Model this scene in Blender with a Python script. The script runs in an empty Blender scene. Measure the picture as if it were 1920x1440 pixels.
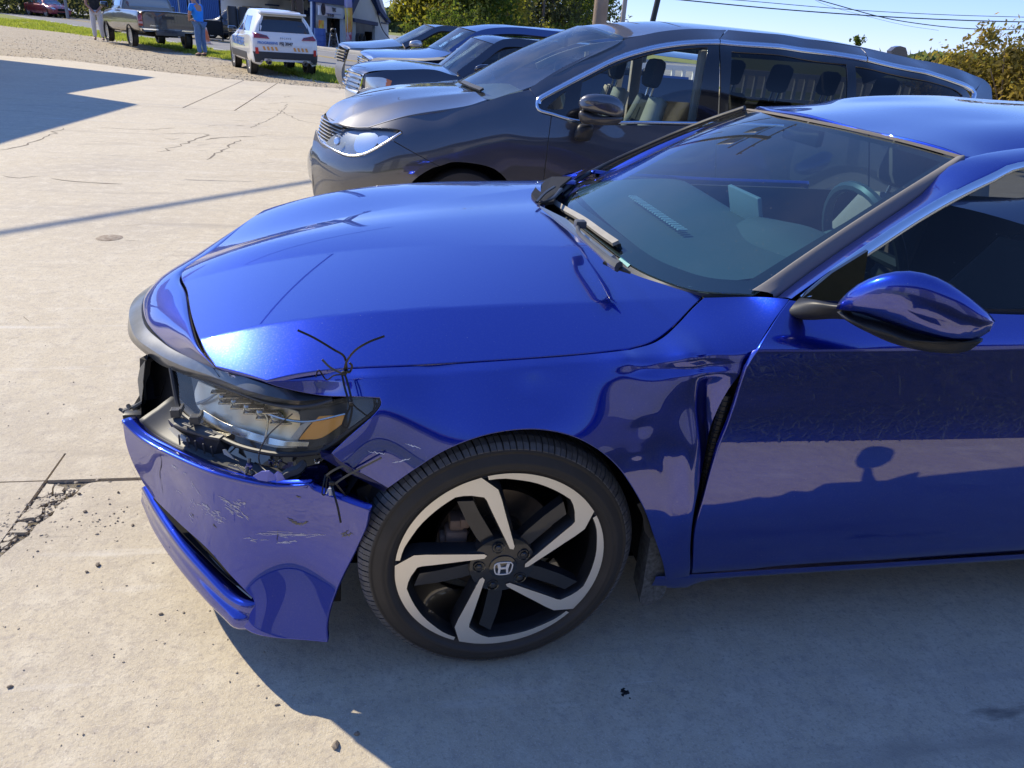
import bpy, bmesh, math, random
import numpy as np
from mathutils import Vector, Matrix
from mathutils.geometry import delaunay_2d_cdt
from mathutils.bvhtree import BVHTree
random.seed(7); rng = np.random.default_rng(7)
SC = bpy.context.scene; COL = SC.collection
# ---------------- camera (frame: x = towards the rear of the parked cars, y = away, z = up) ----------------
CAM = np.array([-0.284728, -1.33735, 1.47161]); YAW, PITCH, ROLL, FPX = (0.199075, 0.443713, 0.075048, 1385.0)
def cam_axes():
    cy, sy = math.cos(YAW), math.sin(YAW); cp, sp = math.cos(PITCH), math.sin(PITCH)
    f = np.array([sy*cp, cy*cp, -sp]); r = np.array([cy, -sy, 0.]); u = np.cross(r, f)
    c, s = math.cos(ROLL), math.sin(ROLL)
    return c*r+s*u, -s*r+c*u, f
RX, UX, FX = cam_axes()
cd = bpy.data.cameras.new('camera'); cam = bpy.data.objects.new('camera', cd); COL.objects.link(cam)
cd.sensor_width = 36; cd.lens = FPX/1920*36; cd.clip_end = 3000; cd.clip_start = .05
M = Matrix.Identity(4)
for i in range(3):
    M[i][0], M[i][1], M[i][2], M[i][3] = RX[i], UX[i], -FX[i], CAM[i]
cam.matrix_world = M; SC.camera = cam
# ---------------- world and sun ----------------
SAZ, SEL = math.radians(48), math.radians(38)
SUN = np.array([-math.sin(SAZ)*math.cos(SEL), math.cos(SAZ)*math.cos(SEL), math.sin(SEL)])
W = bpy.data.worlds.new('World'); SC.world = W; W.use_nodes = True
nt = W.node_tree; bg = nt.nodes['Background']
sk = nt.nodes.new('ShaderNodeTexSky'); sk.sky_type = 'NISHITA'; sk.sun_disc = False
sk.sun_elevation = SEL; sk.sun_rotation = math.atan2(SUN[0], SUN[1])
sk.air_density = .75; sk.dust_density = 0.; sk.ozone_density = 3.5
gm = nt.nodes.new('ShaderNodeGamma'); gm.inputs[1].default_value = .60; nt.links.new(sk.outputs[0], gm.inputs[0]); hs = nt.nodes.new('ShaderNodeHueSaturation'); hs.inputs['Saturation'].default_value = 1.17
tn = nt.nodes.new('ShaderNodeMix'); tn.data_type = 'RGBA'; tn.blend_type = 'MULTIPLY'; tn.inputs['Factor'].default_value = 1; tn.inputs['B'].default_value = (1.0, 1.08, 1.52, 1)
nt.links.new(gm.outputs[0], tn.inputs['A']); nt.links.new(tn.outputs['Result'], hs.inputs['Color']); nt.links.new(hs.outputs[0], bg.inputs[0]); bg.inputs[1].default_value = .15
sl = bpy.data.lights.new('sun', 'SUN'); sl.energy = 3.1; sl.angle = math.radians(.53); sl.color = (1, .90, .70)
so = bpy.data.objects.new('sun', sl); COL.objects.link(so)
so.rotation_euler = Vector(SUN).to_track_quat('Z', 'Y').to_euler(); so.location = (0, 0, 30)
SC.view_settings.view_transform = 'Standard'; SC.view_settings.look = 'None'
SC.view_settings.exposure = 1.0; SC.view_settings.gamma = 1
# ---------------- materials ----------------
MATS = {}
def mat(name, col, rough=.5, metal=0., spec=.5, coat=0., coat_ior=1.5, noise=None, bump=None, trans=0., ior=1.45, coat_rough=.03, dust=0, emit=None):
    """noise=(scale, amount, colour2[, detail]) mixes colour; bump=(scale, strength, distance)"""
    if name in MATS: return MATS[name]
    m = bpy.data.materials.new(name); m.use_nodes = True; n = m.node_tree; b = n.nodes['Principled BSDF']
    b.inputs['Base Color'].default_value = (*col, 1); b.inputs['Roughness'].default_value = rough
    b.inputs['Metallic'].default_value = metal; b.inputs['Specular IOR Level'].default_value = spec
    b.inputs['Coat Weight'].default_value = coat; b.inputs['Coat IOR'].default_value = coat_ior; b.inputs['Coat Roughness'].default_value = coat_rough
    b.inputs['Transmission Weight'].default_value = trans; b.inputs['IOR'].default_value = ior
    if emit: b.inputs['Emission Color'].default_value = (*emit[0], 1); b.inputs['Emission Strength'].default_value = emit[1]
    tc = n.nodes.new('ShaderNodeTexCoord')
    cur = None
    if noise:
        t = n.nodes.new('ShaderNodeTexNoise'); t.inputs['Scale'].default_value = noise[0]; t.inputs['Detail'].default_value = noise[3] if len(noise) > 3 else 6
        t.inputs['Roughness'].default_value = .6
        n.links.new(tc.outputs['Object'], t.inputs['Vector'])
        r = n.nodes.new('ShaderNodeValToRGB'); r.color_ramp.elements[0].position = .5-noise[1]/2; r.color_ramp.elements[1].position = .5+noise[1]/2
        r.color_ramp.elements[0].color = (*col, 1); r.color_ramp.elements[1].color = (*noise[2], 1)
        n.links.new(t.outputs['Fac'], r.inputs['Fac']); cur = r.outputs['Color']
    if dust:
        v = n.nodes.new('ShaderNodeTexVoronoi'); v.inputs['Scale'].default_value = 55; n.links.new(tc.outputs['Object'], v.inputs['Vector'])
        r = n.nodes.new('ShaderNodeValToRGB'); r.color_ramp.elements[0].position = .02; r.color_ramp.elements[1].position = .075
        r.color_ramp.elements[0].color = (1, 1, 1, 1); r.color_ramp.elements[1].color = (0, 0, 0, 1)
        n.links.new(v.outputs['Distance'], r.inputs['Fac'])
        t2 = n.nodes.new('ShaderNodeTexNoise'); t2.inputs['Scale'].default_value = 5; n.links.new(tc.outputs['Object'], t2.inputs['Vector'])
        r2 = n.nodes.new('ShaderNodeValToRGB'); r2.color_ramp.elements[0].position = .48; r2.color_ramp.elements[1].position = .72
        r2.color_ramp.elements[0].color = (0, 0, 0, 1); r2.color_ramp.elements[1].color = (dust, dust, dust, 1)
        n.links.new(t2.outputs['Fac'], r2.inputs['Fac'])
        mm = n.nodes.new('ShaderNodeMath'); mm.operation = 'MULTIPLY'; n.links.new(r.outputs['Color'], mm.inputs[0]); n.links.new(r2.outputs['Color'], mm.inputs[1])
        ad = n.nodes.new('ShaderNodeMath'); ad.operation = 'ADD'; n.links.new(mm.outputs[0], ad.inputs[0])
        t3 = n.nodes.new('ShaderNodeTexNoise'); t3.inputs['Scale'].default_value = 260; t3.inputs['Detail'].default_value = 3; n.links.new(tc.outputs['Object'], t3.inputs['Vector'])
        r3 = n.nodes.new('ShaderNodeValToRGB'); r3.color_ramp.elements[0].position = .5; r3.color_ramp.elements[1].position = .9
        r3.color_ramp.elements[0].color = (0, 0, 0, 1); r3.color_ramp.elements[1].color = (dust*.10,)*3+(1,)
        n.links.new(t3.outputs['Fac'], r3.inputs['Fac']); n.links.new(r3.outputs['Color'], ad.inputs[1])
        mx = n.nodes.new('ShaderNodeMix'); mx.data_type = 'RGBA'
        n.links.new(ad.outputs[0], mx.inputs['Factor'])
        if cur: n.links.new(cur, mx.inputs['A'])
        else: mx.inputs['A'].default_value = (*col, 1)
        mx.inputs['B'].default_value = (.55, .53, .5, 1); cur = mx.outputs['Result']
        iv = n.nodes.new('ShaderNodeMath'); iv.operation = 'SUBTRACT'; iv.inputs[0].default_value = metal; n.links.new(ad.outputs[0], iv.inputs[1]); iv.use_clamp = True
        n.links.new(iv.outputs[0], b.inputs['Metallic'])
    if cur: n.links.new(cur, b.inputs['Base Color'])
    if bump:
        t = n.nodes.new('ShaderNodeTexNoise'); t.inputs['Scale'].default_value = bump[0]; t.inputs['Detail'].default_value = 8
        n.links.new(tc.outputs['Object'], t.inputs['Vector'])
        bp = n.nodes.new('ShaderNodeBump'); bp.inputs['Strength'].default_value = bump[1]; bp.inputs['Distance'].default_value = bump[2]
        n.links.new(t.outputs['Fac'], bp.inputs['Height']); n.links.new(bp.outputs['Normal'], b.inputs['Normal'])
    MATS[name] = m; return m
def glass(name, tint=(.6, .7, .72), refl=1.5, alpha=.5, rough=0., dust=0):
    """sheet glass: a tinted see-through layer under a fresnel mirror"""
    if name in MATS: return MATS[name]
    m = bpy.data.materials.new(name); m.use_nodes = True; n = m.node_tree
    for x in list(n.nodes):
        if x.type != 'OUTPUT_MATERIAL': n.nodes.remove(x)
    o = n.nodes['Material Output']; t = n.nodes.new('ShaderNodeBsdfTransparent'); t.inputs[0].default_value = (*tint, 1)
    g = n.nodes.new('ShaderNodeBsdfGlossy'); g.inputs['Roughness'].default_value = rough
    f = n.nodes.new('ShaderNodeFresnel'); ge = n.nodes.new('ShaderNodeNewGeometry'); ir = n.nodes.new('ShaderNodeMapRange')     # same mirror from both sides of the sheet
    ir.inputs['To Min'].default_value = refl; ir.inputs['To Max'].default_value = 1/refl; n.links.new(ge.outputs['Backfacing'], ir.inputs['Value']); n.links.new(ir.outputs[0], f.inputs[0])
    mx = n.nodes.new('ShaderNodeMixShader'); n.links.new(f.outputs[0], mx.inputs[0]); n.links.new(t.outputs[0], mx.inputs[1]); n.links.new(g.outputs[0], mx.inputs[2])
    out = mx.outputs[0]
    if dust:
        tc = n.nodes.new('ShaderNodeTexCoord'); df = n.nodes.new('ShaderNodeBsdfDiffuse'); df.inputs[0].default_value = (.55, .52, .47, 1)
        a = n.nodes.new('ShaderNodeTexNoise'); a.inputs['Scale'].default_value = 3; a.inputs['Detail'].default_value = 8; v = n.nodes.new('ShaderNodeTexVoronoi'); v.inputs['Scale'].default_value = 38
        n.links.new(tc.outputs['Object'], a.inputs['Vector']); n.links.new(tc.outputs['Object'], v.inputs['Vector'])
        r = n.nodes.new('ShaderNodeMapRange'); r.inputs['From Min'].default_value = .4; r.inputs['From Max'].default_value = .8; r.inputs['To Max'].default_value = dust; n.links.new(a.outputs['Fac'], r.inputs['Value'])
        r2 = n.nodes.new('ShaderNodeMapRange'); r2.inputs['From Min'].default_value = .09; r2.inputs['From Max'].default_value = .04; r2.inputs['To Max'].default_value = .22; n.links.new(v.outputs['Distance'], r2.inputs['Value'])
        pw = n.nodes.new('ShaderNodeMath'); pw.operation = 'MULTIPLY'; n.links.new(r2.outputs[0], pw.inputs[0]); n.links.new(a.outputs['Fac'], pw.inputs[1])
        ad = n.nodes.new('ShaderNodeMath'); ad.operation = 'MAXIMUM'; n.links.new(r.outputs[0], ad.inputs[0]); n.links.new(pw.outputs[0], ad.inputs[1])
        m2 = n.nodes.new('ShaderNodeMixShader'); n.links.new(ad.outputs[0], m2.inputs[0]); n.links.new(out, m2.inputs[1]); n.links.new(df.outputs[0], m2.inputs[2]); out = m2.outputs[0]
    n.links.new(out, o.inputs['Surface']); MATS[name] = m; return m
def leafmat(name, c1, c2, c3, k=.45):
    m = mix_mat(name, [(c1,), (c2, 'noise', .9, .4, .62), (c3, 'noise', 2.3, .55, .7)], [], rough=.7, spec=.25); n = m.node_tree; b = n.nodes['Principled BSDF']; o = n.nodes['Material Output']
    t = n.nodes.new('ShaderNodeBsdfTranslucent'); x = n.nodes.new('ShaderNodeMixShader'); x.inputs[0].default_value = k; src = b.inputs['Base Color'].links[0].from_socket
    g = n.nodes.new('ShaderNodeMix'); g.data_type = 'RGBA'; g.blend_type = 'MULTIPLY'; g.inputs['Factor'].default_value = 1; g.inputs['B'].default_value = (2.4, 2.5, 1.6, 1); n.links.new(src, g.inputs['A']); n.links.new(g.outputs['Result'], t.inputs['Color'])
    n.links.new(b.outputs[0], x.inputs[1]); n.links.new(t.outputs[0], x.inputs[2]); n.links.new(x.outputs[0], o.inputs['Surface']); return m
# ---------------- geometry helpers ----------------
def ray(px, py):
    d = FX+RX*(px-960)/FPX-UX*(py-720)/FPX
    return d
def P(px, py, **k):
    d = ray(px, py); (a, v), = k.items(); i = 'xyz'.index(a)
    return CAM+d*(v-CAM[i])/d[i]
def tag(o, label=None, cat=None, group=None, kind=None):
    if label: o['label'] = label
    if cat: o['category'] = cat
    if group: o['group'] = group
    if kind: o['kind'] = kind
    return o
def empty(name, loc=(0, 0, 0), rz=0, label=None, cat=None, group=None, parent=None):
    o = bpy.data.objects.new(name, None); COL.objects.link(o); o.location = loc; o.rotation_euler = (0, 0, rz)
    o.empty_display_size = .1
    if parent: o.parent = parent
    return tag(o, label, cat, group)
def mesh(name, V, F, m=None, parent=None, smooth=True, normals=None, world=True):
    """V in world coordinates; when parented they are moved into the parent's frame"""
    me = bpy.data.meshes.new(name)
    V = [tuple(map(float, v)) for v in V]
    me.from_pydata(V, [], [tuple(int(i) for i in f) for f in F])
    if m: me.materials.append(m)
    if smooth: me.shade_smooth()
    if normals is not None: me.normals_split_custom_set_from_vertices([tuple(map(float, v)) for v in normals])
    o = bpy.data.objects.new(name, me); COL.objects.link(o)
    if parent:
        o.parent = parent
        if world: o.matrix_parent_inverse = wm(parent).inverted()
    return o
def wm(o):
    l = Matrix.LocRotScale(o.location, o.rotation_euler, o.scale)
    if o.parent: return wm(o.parent) @ o.matrix_parent_inverse @ l
    return l
def spl(pts, n=None, step=None, closed=False):
    """Catmull-Rom through points, resampled evenly"""
    p = np.array(pts, float)
    if len(p) > 2:
        q = np.vstack([p[-1:], p, p[:2]]) if closed else np.vstack([2*p[0]-p[1], p, 2*p[-1]-p[-2]])
        out = []
        for i in range(1, len(q)-2):
            a, b, c, d = q[i-1], q[i], q[i+1], q[i+2]
            for t in np.linspace(0, 1, 17)[:-1]:
                out.append(.5*(2*b+(c-a)*t+(2*a-5*b+4*c-d)*t*t+(3*b-a-3*c+d)*t**3))
        if not closed: out.append(p[-1])
        p = np.array(out)
    L = np.r_[0, np.cumsum(np.linalg.norm(np.diff(p, axis=0), axis=1))]
    if n is None: n = max(2, int(L[-1]/step)+1)
    s = np.linspace(0, L[-1], n)
    return np.stack([np.interp(s, L, p[:, k]) for k in range(p.shape[1])], 1)
class Surf:
    """smooth height field over a tilted base plane: thin-plate spline through measured points, plus folds and dents"""
    def __init__(s, N, U, pts, creases=(), bumps=(), O=(0, 0, 0), lam=1e-5):
        N = np.array(N, float); N /= np.linalg.norm(N); U = np.array(U, float); U -= N*(U@N); U /= np.linalg.norm(U)
        s.N, s.U, s.V, s.O = N, U, np.cross(N, U), np.array(O, float)
        if s.V[2] < 0 or (abs(s.V[2]) < .2 and s.V[1] < 0): s.V = -s.V
        s.bumps = bumps; s.creases = []
        for c in creases:
            pl, k, w = c[:3]
            q = np.array([s.uvw(x)[:2] for x in pl]); o = np.argsort(q[:, 0]); s.creases.append((q[o, 0], q[o, 1], k, w, c[3] if len(c) > 3 else None))
        q = np.array([s.uvw(x) for x in pts]); s.P = q[:, :2]
        z = q[:, 2]-s.extra(q[:, 0], q[:, 1], False)
        n = len(q); r = np.linalg.norm(s.P[:, None]-s.P[None], axis=2); K = s.phi(r)+lam*np.eye(n)
        A = np.zeros((n+3, n+3)); A[:n, :n] = K; A[:n, n] = 1; A[:n, n+1:] = s.P; A[n:, :n] = A[:n, n:].T
        s.c = np.linalg.solve(A, np.r_[z, 0, 0, 0])
    def phi(s, r): return np.where(r > 1e-9, r*r*np.log(np.maximum(r, 1e-9)), 0)
    def uvw(s, p):
        d = np.asarray(p)-s.O; return np.stack([d@s.U, d@s.V, d@s.N], -1)
    def extra(s, u, v, dents=True):
        z = np.zeros_like(u, dtype=float)
        for cu, cv, k, w, fade in s.creases:
            c = np.interp(u, cu, cv); kk = k
            if fade is not None:
                a, b = fade; kk = k*np.clip((u-a)/(b-a), 0, 1)
            d = v-c; z = z-kk*(np.sqrt(d*d+w*w)-w)*np.exp(-(d/.25)**2)
        if dents:
            for (u0, v0, ru, rv, ang, amp) in s.bumps:
                ca, sa = math.cos(ang), math.sin(ang); a = (u-u0)*ca+(v-v0)*sa; b = -(u-u0)*sa+(v-v0)*ca
                z = z+amp*np.exp(-(a/ru)**2-(b/rv)**2)
        return z
    def h(s, u, v):
        u = np.asarray(u, float); v = np.asarray(v, float)
        r = np.sqrt((u[..., None]-s.P[:, 0])**2+(v[..., None]-s.P[:, 1])**2)
        n = len(s.P)
        return s.phi(r)@s.c[:n]+s.c[n]+s.c[n+1]*u+s.c[n+2]*v+s.extra(u, v)
    def at(s, u, v, off=0):
        u = np.asarray(u, float); v = np.asarray(v, float); e = 1e-3
        w = s.h(u, v); hu = (s.h(u+e, v)-s.h(u-e, v))/(2*e); hv = (s.h(u, v+e)-s.h(u, v-e))/(2*e)
        n = s.N-hu[..., None]*s.U-hv[..., None]*s.V; n /= np.linalg.norm(n, axis=-1, keepdims=True)
        p = s.O+u[..., None]*s.U+v[..., None]*s.V+w[..., None]*s.N
        return p+n*off, n
    def f(s, p):
        q = s.uvw(p); return q[..., 2]-s.h(q[..., 0], q[..., 1])
    def hit(s, px, py, t0=.7, t1=9., k=0):
        d = ray(px, py); ts = np.linspace(t0, t1, 500); v = s.f(CAM+ts[:, None]*d)
        i = np.where((v[:-1] > 0) & (v[1:] <= 0))[0]
        if len(i) == 0: i = [np.argmin(np.abs(v))]; t = ts[i[0]]; return CAM+t*d
        a, b = ts[i[k]], ts[i[k]+1]
        for _ in range(30):
            m = (a+b)/2
            if s.f(CAM+m*d) > 0: a = m
            else: b = m
        return CAM+a*d
    def uv(s, px, py, **k): return s.uvw(s.hit(px, py, **k))[:2]
def in_poly(q, poly):
    x, y = q[:, 0], q[:, 1]; c = np.zeros(len(q), bool); n = len(poly)
    for i in range(n):
        (x0, y0), (x1, y1) = poly[i], poly[i-1]
        k = ((y0 > y) != (y1 > y)); 
        if y0 != y1: c ^= k & (x < (x1-x0)*(y-y0)/(y1-y0)+x0)
    return c
def outline(surf, segs, step=.012, px=True):
    """segs: lists of points (pixels or 3-D); each list is one smooth curve, curves meet in corners"""
    out = []
    for sg in segs:
        q = np.array([surf.uv(*p) if len(p) == 2 else surf.uvw(p)[:2] for p in sg])
        q = spl(q, step=step); out.append(q[:-1] if len(out) < 99 else q)
    return np.vstack(out)
def cdt(poly, step, holes=()):
    """even triangulation of a 2-D region"""
    lo, hi = poly.min(0), poly.max(0)
    gx, gy = np.meshgrid(np.arange(lo[0]+step*.37, hi[0], step), np.arange(lo[1]+step*.41, hi[1], step*.9))
    gx[1::2] += step/2
    g = np.stack([gx.ravel(), gy.ravel()], 1); g = g[in_poly(g, poly)]
    d = np.full(len(g), 9.)
    for L in (poly, *holes):
        for i in range(0, len(g), 4000):
            d[i:i+4000] = np.minimum(d[i:i+4000], np.linalg.norm(g[i:i+4000, None]-L[None], axis=2).min(1))
    g = g[d > step*.55]
    for hh in holes: g = g[~in_poly(g, hh)]
    V = [Vector(map(float, v)) for v in poly]; E = [(i, (i+1) % len(poly)) for i in range(len(poly))]
    for hh in holes:
        b = len(V); V += [Vector(map(float, v)) for v in hh]; E += [(b+i, b+(i+1) % len(hh)) for i in range(len(hh))]
    nb = len(V)
    V += [Vector(map(float, v)) for v in g]
    v2, e2, f2, ov, oe, of = delaunay_2d_cdt(V, E, [], 1, 1e-6)
    v2 = np.array([tuple(v) for v in v2]); F = [tuple(f) for f in f2]
    if holes:
        cen = np.array([v2[list(f)].mean(0) for f in F]); keep = np.ones(len(F), bool)
        for hh in holes: keep &= ~in_poly(cen, hh)
        F = [f for f, k in zip(F, keep) if k]
    return v2, F
def panel(name, surf, segs, m, parent=None, step=.012, off=0., rim=.012, gap=.0015, poly=None, holes=(), mir=None, wob=None):
    """a trimmed sheet of the surface, with rolled edges"""
    if poly is None: poly = outline(surf, segs, step)
    a = poly; area = .5*np.sum(a[:, 0]*np.roll(a[:, 1], -1)-a[:, 1]*np.roll(a[:, 0], -1))
    if area < 0: poly = poly[::-1]
    uv, F = cdt(poly, step, holes)
    V, N = surf.at(uv[:, 0], uv[:, 1], off)
    if wob is not None: V = V+N*wob(V)[:, None]
    # orient
    f0 = F[0]; fn = np.cross(V[f0[1]]-V[f0[0]], V[f0[2]]-V[f0[0]])
    if fn@N[f0[0]] < 0: F = [f[::-1] for f in F]
    V = list(V); N = list(N)
    if rim:
        from collections import Counter
        ec = {}
        for f in F:
            for i in range(len(f)):
                e = (f[i], f[(i+1) % len(f)]); k = (min(e), max(e)); ec.setdefault(k, []).append(e)
        be = [v[0] for v in ec.values() if len(v) == 1]
        out = {}
        for a_, b_ in be:
            t = V[b_]-V[a_]; o = np.cross(t, N[a_]); o /= np.linalg.norm(o)+1e-9
            out[a_] = out.get(a_, 0)+o; out[b_] = out.get(b_, 0)+o
        r1, r2, r3 = {}, {}, {}
        for i, o in out.items():
            o = o/(np.linalg.norm(o)+1e-9); n = N[i]
            r1[i] = len(V); V.append(V[i]-n*.0022+o*gap); nn = n+o*1.6; N.append(nn/np.linalg.norm(nn))
            r2[i] = len(V); V.append(V[i]-n*rim+o*gap*.2); N.append(o)
        for a_, b_ in be:
            F.append((b_, a_, r1[a_], r1[b_])); F.append((r1[b_], r1[a_], r2[a_], r2[b_]))
    V = np.array(V); N = np.array(N)
    o = mesh(name, V, F, m, parent, True, N)
    if mir is not None:
        V2 = V.copy(); V2[:, 1] = 2*mir-V2[:, 1]; N2 = N.copy(); N2[:, 1] *= -1
        return o, mesh(name, V2, [f[::-1] for f in F], m, parent, True, N2)
    return o
def loft(name, curves, m, parent=None, n=40, sub=1, closed=False, flip=False, thick=0, smooth=True, capends=False):
    """skin through a list of 3-D curves; sub>1 inserts smooth curves between them"""
    C = np.array([spl(c, n) for c in curves])
    if sub > 1:
        k = (len(C)-1)*sub+1
        C = np.stack([spl_t(C[:, j], k) for j in range(n)], 1)
    K = len(C); V = C.reshape(-1, 3); F = []
    for i in range(K-1 if not closed else K):
        for j in range(n-1):
            a = i*n+j; b = ((i+1) % K)*n+j; F.append((a, a+1, b+1, b) if not flip else (a, b, b+1, a+1))
    if capends and closed:
        F.append([i*n for i in range(K)]); F.append([i*n+n-1 for i in range(K)][::-1])
    o = mesh(name, V, F, m, parent, smooth)
    if thick:
        md = o.modifiers.new('s', 'SOLIDIFY'); md.thickness = abs(thick); md.offset = -1 if thick > 0 else 1
    return o
def spl_t(p, k):
    """Catmull-Rom by parameter, not by length"""
    q = np.vstack([2*p[0]-p[1], p, 2*p[-1]-p[-2]]); out = []
    for x in np.linspace(0, len(p)-1, k):
        i = min(int(x), len(p)-2); t = x-i; a, b, c, d = q[i], q[i+1], q[i+2], q[i+3]
        out.append(.5*(2*b+(c-a)*t+(2*a-5*b+4*c-d)*t*t+(3*b-a-3*c+d)*t**3))
    return np.array(out)
class MB:
    """collects boxes, tubes and prisms into one mesh"""
    def __init__(s): s.V = []; s.F = []
    def add(s, V, F):
        b = len(s.V); s.V += [tuple(map(float, v)) for v in V]; s.F += [tuple(int(i)+b for i in f) for f in F]; return s
    def box(s, c, d, R=None, bev=0):
        c = np.array(c, float); d = np.array(d, float)/2
        if bev:
            bm = bmesh.new(); bmesh.ops.create_cube(bm, size=2)
            for v in bm.verts: v.co = Vector([v.co[i]*d[i] for i in range(3)])
            bmesh.ops.bevel(bm, geom=bm.edges[:], offset=min(bev, d.min()*.9), segments=2, profile=.5, affect='EDGES')
            bm.verts.index_update(); V = np.array([tuple(v.co) for v in bm.verts]); F = [[v.index for v in f.verts] for f in bm.faces]; bm.free()
        else:
            V = np.array([[x, y, z] for x in (-1, 1) for y in (-1, 1) for z in (-1, 1)], float)*d
            F = [(0, 1, 3, 2), (4, 6, 7, 5), (0, 4, 5, 1), (2, 3, 7, 6), (0, 2, 6, 4), (1, 5, 7, 3)]
        if R is not None: V = V@np.array(R).T
        return s.add(V+c, F)
    def tube(s, pts, r, n=8, sm=True, cap=True):
        p = spl(pts, n=max(len(pts)*5, 4)) if sm and len(pts) > 2 else np.array(pts, float)
        rr = np.interp(np.linspace(0, 1, len(p)), np.linspace(0, 1, len(r)), r) if hasattr(r, '__len__') else np.full(len(p), r)
        t = np.gradient(p, axis=0); t /= np.linalg.norm(t, axis=1, keepdims=True)+1e-12
        a = np.cross(t[0], [0, 0, 1]); a = a if np.linalg.norm(a) > .1 else np.cross(t[0], [1, 0, 0]); a /= np.linalg.norm(a)
        V = []
        for i in range(len(p)):
            a = a-t[i]*(a@t[i]); a /= np.linalg.norm(a); b = np.cross(t[i], a)
            for k in range(n):
                w = 2*math.pi*k/n; V.append(p[i]+rr[i]*(math.cos(w)*a+math.sin(w)*b))
        F = [(i*n+k, i*n+(k+1) % n, (i+1)*n+(k+1) % n, (i+1)*n+k) for i in range(len(p)-1) for k in range(n)]
        if cap: F += [tuple(range(n))[::-1], tuple(range((len(p)-1)*n, len(p)*n))]
        return s.add(V, F)
    def ribbon(s, pts, w, t, up):
        """flat band along a curve"""
        p = spl(pts, n=len(pts)*6); tg = np.gradient(p, axis=0); tg /= np.linalg.norm(tg, axis=1, keepdims=True)
        V = []
        for i in range(len(p)):
            a = np.cross(tg[i], up); a /= np.linalg.norm(a)+1e-9; b = np.cross(a, tg[i])
            for x, y in ((-1, -1), (1, -1), (1, 1), (-1, 1)): V.append(p[i]+a*x*w/2+b*y*t/2)
        F = [(i*4+k, i*4+(k+1) % 4, (i+1)*4+(k+1) % 4, (i+1)*4+k) for i in range(len(p)-1) for k in range(4)]
        F += [(3, 2, 1, 0), tuple(range(len(p)*4-4, len(p)*4))]
        return s.add(V, F)
    def prism(s, poly, off):
        """extrude a 3-D polygon by vector off (front face = poly)"""
        poly = np.array(poly, float); n = len(poly); V = np.vstack([poly, poly+np.array(off)])
        F = [tuple(range(n)), tuple(range(n, 2*n))[::-1]]+[(i, i+n, (i+1) % n+n, (i+1) % n) for i in range(n)]
        return s.add(V, F)
    def lathe(s, prof, c, ax, n=48, closed=False):
        """prof: (radius, along axis)"""
        c = np.array(c, float); ax = np.array(ax, float); ax /= np.linalg.norm(ax)
        a = np.cross(ax, [0, 0, 1]); a = a if np.linalg.norm(a) > .1 else np.array([1., 0, 0]); a /= np.linalg.norm(a); b = np.cross(ax, a)
        V = []; m = len(prof)
        for k in range(n):
            w = 2*math.pi*k/n
            for r, h in prof: V.append(c+ax*h+r*(math.cos(w)*a+math.sin(w)*b))
        F = [(k*m+i, k*m+i+1, ((k+1) % n)*m+i+1, ((k+1) % n)*m+i) for k in range(n) for i in range(m-1)]
        if closed: F += [(k*m+m-1, k*m, ((k+1) % n)*m, ((k+1) % n)*m+m-1) for k in range(n)]
        return s.add(V, F)
    def build(s, name, m, parent=None, smooth=True, auto=True, sub=0):
        o = mesh(name, s.V, s.F, m, parent, smooth)
        bm = bmesh.new(); bm.from_mesh(o.data); bmesh.ops.remove_doubles(bm, verts=bm.verts, dist=1e-5); bmesh.ops.recalc_face_normals(bm, faces=bm.faces)
        if smooth and auto:
            for e in bm.edges:
                if len(e.link_faces) == 2 and e.calc_face_angle(0) > math.radians(38): e.smooth = False
        bm.to_mesh(o.data); bm.free()
        if sub: md = o.modifiers.new('sub', 'SUBSURF'); md.levels = md.render_levels = sub
        return o
def copy_tree(o, parent=None):
    c = o.copy(); COL.objects.link(c)
    if parent: c.parent = parent
    for ch in o.children: copy_tree(ch, c)
    return c
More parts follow.
